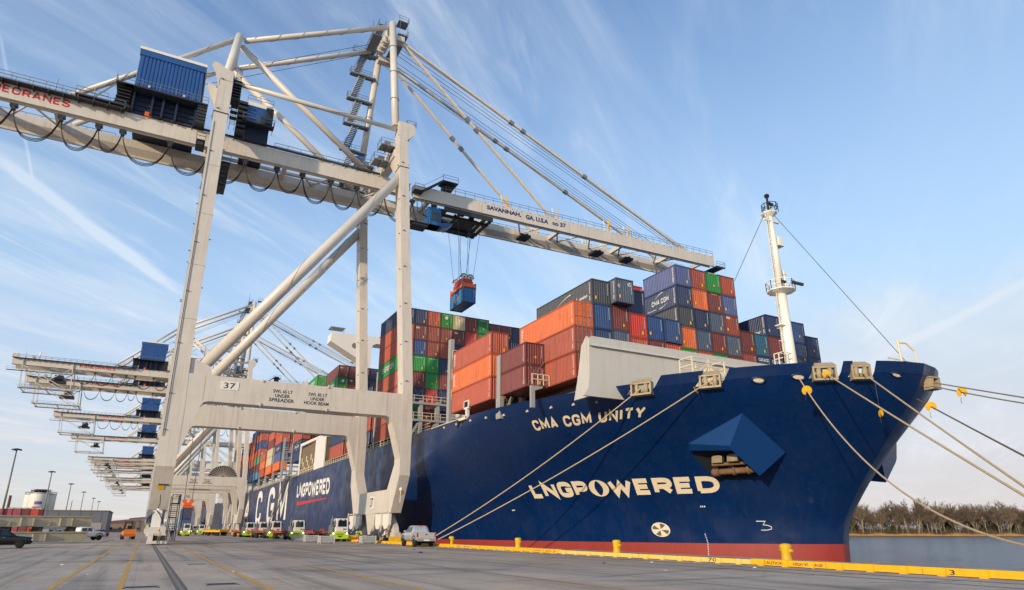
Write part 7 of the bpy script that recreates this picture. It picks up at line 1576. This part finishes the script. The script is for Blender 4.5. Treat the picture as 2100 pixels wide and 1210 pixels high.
# far treeline beyond the terminal
def leaf_mass(seed, w, h, n, base=.3):
    rd = random.Random(seed); m = MB()
    for k in range(n):
        x = rd.gauss(0, w * .28); y = rd.gauss(0, w * .28); z = h * (base + (1 - base) * rd.random() ** .8) * (1 - .35 * abs(x) / w); s = .35 + rd.random() * .5; a = Vector((rd.uniform(-1, 1), rd.uniform(-1, 1), rd.uniform(-1, 1))).normalized() * s; b = Vector((rd.uniform(-1, 1), rd.uniform(-1, 1), rd.uniform(-1, 1))).normalized() * s; p = Vector((x, y, z)); m.add([p, p + a, p + b], [(0, 1, 2)])
    return m
# ================================================================== RIVERBANK TREES
M_BARK = pmat('bare_bark', (150, 134, 114), .9, var=.25, scale=.5); M_TWIG = pmat('bare_twigs', (112, 96, 78), .9, var=.25, scale=.3); M_EVER = pmat('evergreen_leaf', (62, 76, 40), .8, var=.35, scale=.4); M_GRASS = pmat('marsh_grass', (172, 134, 78), .9, var=.35, scale=.3); M_BRUSH = pmat('brush_brown', (100, 86, 66), .95, var=.35, scale=.2)
def bare_tree(seed, H):
    rd = random.Random(seed); tr = MB(); tw = MB()
    def branch(p, d, L, r, dep):
        q_ = p + d * L
        if dep < 2: tr.tube(p, q_, r, 5 if dep == 0 else 4, r * .62, cap=False)
        else:
            a = d.cross(Vector((.3, .7, .2))).normalized() * max(r, .065); b = d.cross(a).normalized() * max(r, .065)
            tw.add([p + a, p - a * .5 + b * .8, p - a * .5 - b * .8, q_], [(0, 1, 3), (1, 2, 3), (2, 0, 3)])
        if dep >= 5: return
        nb = {0: 6, 1: 5, 2: 4, 3: 4, 4: 3}[dep]
        for k in range(nb):
            t = (.35 + .65 * (k + rd.random()) / nb) if dep < 2 else (.2 + .8 * rd.random()); s = p + d * (L * t)
            nd = (d + Vector((rd.uniform(-1, 1), rd.uniform(-1, 1), rd.uniform(-.25, .9))) * (.75 if dep else .8)).normalized(); branch(s, nd, L * rd.uniform(.5, .72), r * .52, dep + 1)
    branch(Vector((0, 0, 0)), Vector((rd.uniform(-.12, .12), rd.uniform(-.12, .12), 1)).normalized(), H * .5, H * .014, 0)
    r = empty('bare_tree'); tr.build('trunk', M_BARK, r); tw.build('crown', M_TWIG, r); return r
def ever_tree(seed, H):
    r = empty('evergreen_tree'); t = MB(); t.tube((0, 0, 0), (0, 0, H * .8), H * .02, 6, H * .006); t.build('trunk', M_BARK, r); leaf_mass(seed, H * .45, H, 1500).build('crown', M_EVER, r); return r
protos = [bare_tree(s, 19) for s in (1, 2, 3, 4, 5)] + [ever_tree(11, 13), ever_tree(12, 9)]
rd = random.Random(21); used = set(); i = 0; tn = 0
pos = []
for k in range(100): pos.append((-66 + 2.45 * k + rd.uniform(-1.2, 1.2), rd.choice((13, 16, 20, 26, 32)) + rd.uniform(-2, 2)))
for k in range(100): pos.append((-70 + 2.6 * k + rd.uniform(-1.5, 1.5), 38 + rd.uniform(0, 30)))
pos.sort()
for a, off in pos:
    k = rd.choice((0, 1, 2, 3, 4, 0, 1, 2, 3, 4, 5, 6)); p = protos[k]
    if k in used: o = copy_tree(p)
    else: o = p; used.add(k)
    o.location = B0 + BD * a + BN * off + Vector((0, 0, -2)); o.rotation_euler = (0, 0, rd.random() * 6); s = rd.uniform(.7, 1.28); o.scale = (s * 1.1, s * 1.1, s); tn += 1
    if k < 5: tagp(o, 'bare winter tree in the wood on the far river bank', 'tree', 'bare trees on the far bank')
    else: tagp(o, 'small dark evergreen tree in the wood on the far river bank', 'tree', 'evergreen trees on the far bank')
for k, p in enumerate(protos):
    if k not in used:
        for c_ in list(p.children): bpy.data.objects.remove(c_)
        bpy.data.objects.remove(p)
# understorey and marsh grass: uncountable
br = MB(); gr = MB(); rd = random.Random(8)
for k in range(80000):
    a = rd.uniform(-75, 190); p = B0 + BD * a + BN * rd.uniform(30, 85) + Vector((0, 0, -2 + (13 + 2.5 * math.sin(a * .13) + 1.5 * math.sin(a * .41)) * rd.random() ** .85)); v1 = Vector((rd.uniform(-1, 1), rd.uniform(-1, 1), rd.uniform(-.3, 1.6))) * rd.uniform(.6, 1.6); br.add([p, p + v1, p + Vector((rd.uniform(-.25, .25), rd.uniform(-.25, .25), .1))], [(0, 1, 2)])
for k in range(60000):
    a = rd.uniform(-75, 190); off = 9 + rd.random() ** 1.2 * 70; h_ = rd.uniform(.8, 5.5) * (1 if off > 12 else .5); p = B0 + BD * a + BN * off + Vector((0, 0, -2 + rd.random() * h_)); v1 = Vector((rd.uniform(-1, 1), rd.uniform(-1, 1), rd.uniform(-.2, 1.4))) * rd.uniform(.5, 1.5); v2 = Vector((rd.uniform(-.2, .2), rd.uniform(-.2, .2), .1)); br.add([p, p + v1, p + v2], [(0, 1, 2)])
tagp(br.build('underwood', M_BRUSH), 'brown winter brushwood under the far bank trees', 'undergrowth', kind='stuff')
for k in range(16000):
    a = rd.uniform(-75, 190); off = 1.0 + rd.random() * 11; p = B0 + BD * a + BN * (off + 2.5 * math.sin(a * .021) + 1.2 * math.sin(a * .11)) + Vector((0, 0, -2.8 + off * .07)); v1 = BD * rd.uniform(-.16, .16); gr.add([p - v1, p + v1 * .4, p + Vector((rd.uniform(-.3, .3), rd.uniform(-.3, .3), rd.uniform(.5, 1.5) * (1 + .5 * math.sin(a * .31) * math.sin(a * .07))))], [(0, 1, 2)])
tagp(gr.build('marsh_grass', M_GRASS), 'tawny marsh grass along the far waterline', 'grass', kind='stuff')
lt = MB(); rd = random.Random(9)
for k in range(22000):
    if k % 3: x = rd.uniform(-420, 60); y = 1750 + rd.uniform(-30, 30)
    else: x = rd.uniform(-330, -120); y = 780 + rd.uniform(-20, 20)
    h_ = 12 + 5 * math.sin(x * .05) + 3 * math.sin(x * .17); s = rd.uniform(.8, 2.4); p = Vector((x, y, rd.random() * h_)); lt.add([p, p + Vector((rd.uniform(-1, 1), rd.uniform(-1, 1), rd.uniform(-1, 1))) * s, p + Vector((rd.uniform(-1, 1), rd.uniform(-1, 1), rd.uniform(-1, 1))) * s], [(0, 1, 2)])
tagp(lt.build('far_wood', M_BRUSH), 'far-off brown wood along the horizon', 'wood', kind='stuff')
# lattice pylon behind the wood
r = empty('lattice_pylon', (960, 588, 0), .3, 'slim lattice pylon rising behind the far bank trees', 'pylon'); m = MB()
for sx, sy in ((-1, -1), (1, -1), (1, 1), (-1, 1)): m.beam((sx * 2.4, sy * 2.4, 0), (sx * .8, sy * .8, 44), .3, .3)
m.build('legs', M_GALV, r); m = MB()
for k in range(14):
    z0, z1 = k * 3.1, (k + 1) * 3.1; w0, w1 = 2.4 - 1.6 * z0 / 44, 2.4 - 1.6 * z1 / 44
    for sy in (-1, 1): m.beam((-w0, sy * w0, z0), (w1, sy * w1, z1), .14, .14); m.beam((w0, sy * w0, z0), (-w1, sy * w1, z1), .14, .14)
m.box(-4, 4, -.2, .2, 38, 38.3); m.build('lattice', M_GALV, r)

# ================================================================== OTHER SHIPS FARTHER ALONG THE BERTH
def far_ship(y0, hullc, name_lab, rgb2, zt=17, tall=3):
    r = empty('moored_ship', (60, y0, 0), 0, name_lab, 'ship', 'ships at the farther berths'); m = MB(); zs = [-4, 1, 5, 9, 13, zt]; n = len(US)
    for s_ in (1, -1):
        rows = []
        for z in zs:
            zz = min(z, 16); rr = [hull_u(u, zz) for u in US] + [Vector((CX - HB, 330, z))]
            rows.append([((p.x - 60) * s_, p.y - 31.5, z) for p in rr])
        b0 = len(m.v); m.v += [p for q_ in rows for p in q_]; k = len(rows[0]); m.f += [(b0 + i * k + j, b0 + i * k + j + 1, b0 + (i + 1) * k + j + 1, b0 + (i + 1) * k + j) for i in range(len(zs) - 1) for j in range(k - 1)]
    m.build('hull', pmat('far_hull_%d' % y0, hullc, .45, var=.1, scale=.1, streak=.2), r, True)
    m = MB(); m.box(-24, 24, 40, 298, zt - 1.5, zt - 1); m.build('deck', M_SHIPGREY, r)
    m = MB(); m.box(-14, 14, 120, 132, zt, zt + 34); m.box(-25, 25, 121, 127, zt + 28, zt + 32); m.build('bridge', M_WHITE, r)
    rd = random.Random(y0)
    for b in range(14):
        y = 45 + b * 15 + (15 if b > 4 else 0); hgt = tall + rd.randrange(3)
        for t in range(hgt):
            container(60 - 25, y0 + y, zt + .6 + 2.9 * t, rd.choice(rgb2), 'container on the %s, %s bay, %s tier up' % (name_lab.split(' moored')[0], KN[b], ORD[t].replace('top', 'first')), 12.19, 2.896, False, False, 'containers on the farther ships')
    return r
S2 = far_ship(428, (84, 92, 108), 'grey-blue ship moored at the second berth', ['navy', 'maroon', 'rust', 'brown'], 17, 3)
text_on('side_lettering', 'L', M_HTXT2, S2, lambda u, v: Vector((-25.45, 110 - 8 * u, 4 + 9 * v)), 0)
S3_ = far_ship(790, (70, 150, 190), 'light blue ship moored at the third berth', ['red', 'maroon', 'rust'], 17, 3)

# ================================================================== COPIES OF THE CRANE
CRN = ['second', 'third', 'fourth', 'fifth', 'sixth', 'seventh', 'eighth', 'ninth', 'tenth', 'eleventh', 'twelfth', 'thirteenth']
skipn = {'weld_line', 'cable_conduit', 'number_sign', 'number_lettering', 'warning_sign', 'camera_dome', 'lug', 'weld_seam', 'strake', 'stiffener', 'ring', 'work_lamp', 'cable_guide', 'side_guard', 'idler_wheel', 'hopper_guard', 'electrical_gear', 'leg_ladder', 'cabinet_', 'gusset'}
for i, y in enumerate((272.0, 305.5, 398.5, 494, 645, 680, 726, 788, 901, 951, 1072, 1145)):
    sk = set(skipn)
    if i > 2: sk |= {'handrail', 'festoon_cable', 'boom_hoist_rope', 'load_lettering', 'pylon_stair', 'top_platform', 'hinge_stair', 'link_joint', 'pin_plate', 'lattice_brace', 'maintenance_platform', 'boom_latch_horn'}
    c_ = copy_tree(CR, None, sk); c_.location = (0, y, 0)
    tagp(c_, '%s beige ship-to-shore crane in the row, counting from the near one' % CRN[i], 'crane', 'ship-to-shore cranes along the quay')
# cable reel on the second crane
o = next(x for x in S.objects if x.name.startswith('container_crane') and abs(x.location.y - 272) < 1)
m = MB(); m.prism([(23.6 + 5.1 * math.cos(math.pi * k / 18), 20.2 + 4.6 * math.sin(math.pi * k / 18)) for k in range(19)], 'y', 3.0, 3.3); rl = m.build('cable_reel', pmat('reel_dark', (58, 48, 48), .7, .1), o)
m = MB()
for k in range(19): a = math.pi * k / 18; m.beam((23.6 + .9 * math.cos(a), 2.95, 20.2 + .9 * math.sin(a)), (23.6 + 5.1 * math.cos(a), 2.95, 20.2 + 4.6 * math.sin(a)), .1, .26, (0, 1, 0))
m.build('spoke', M_CRANE, rl)
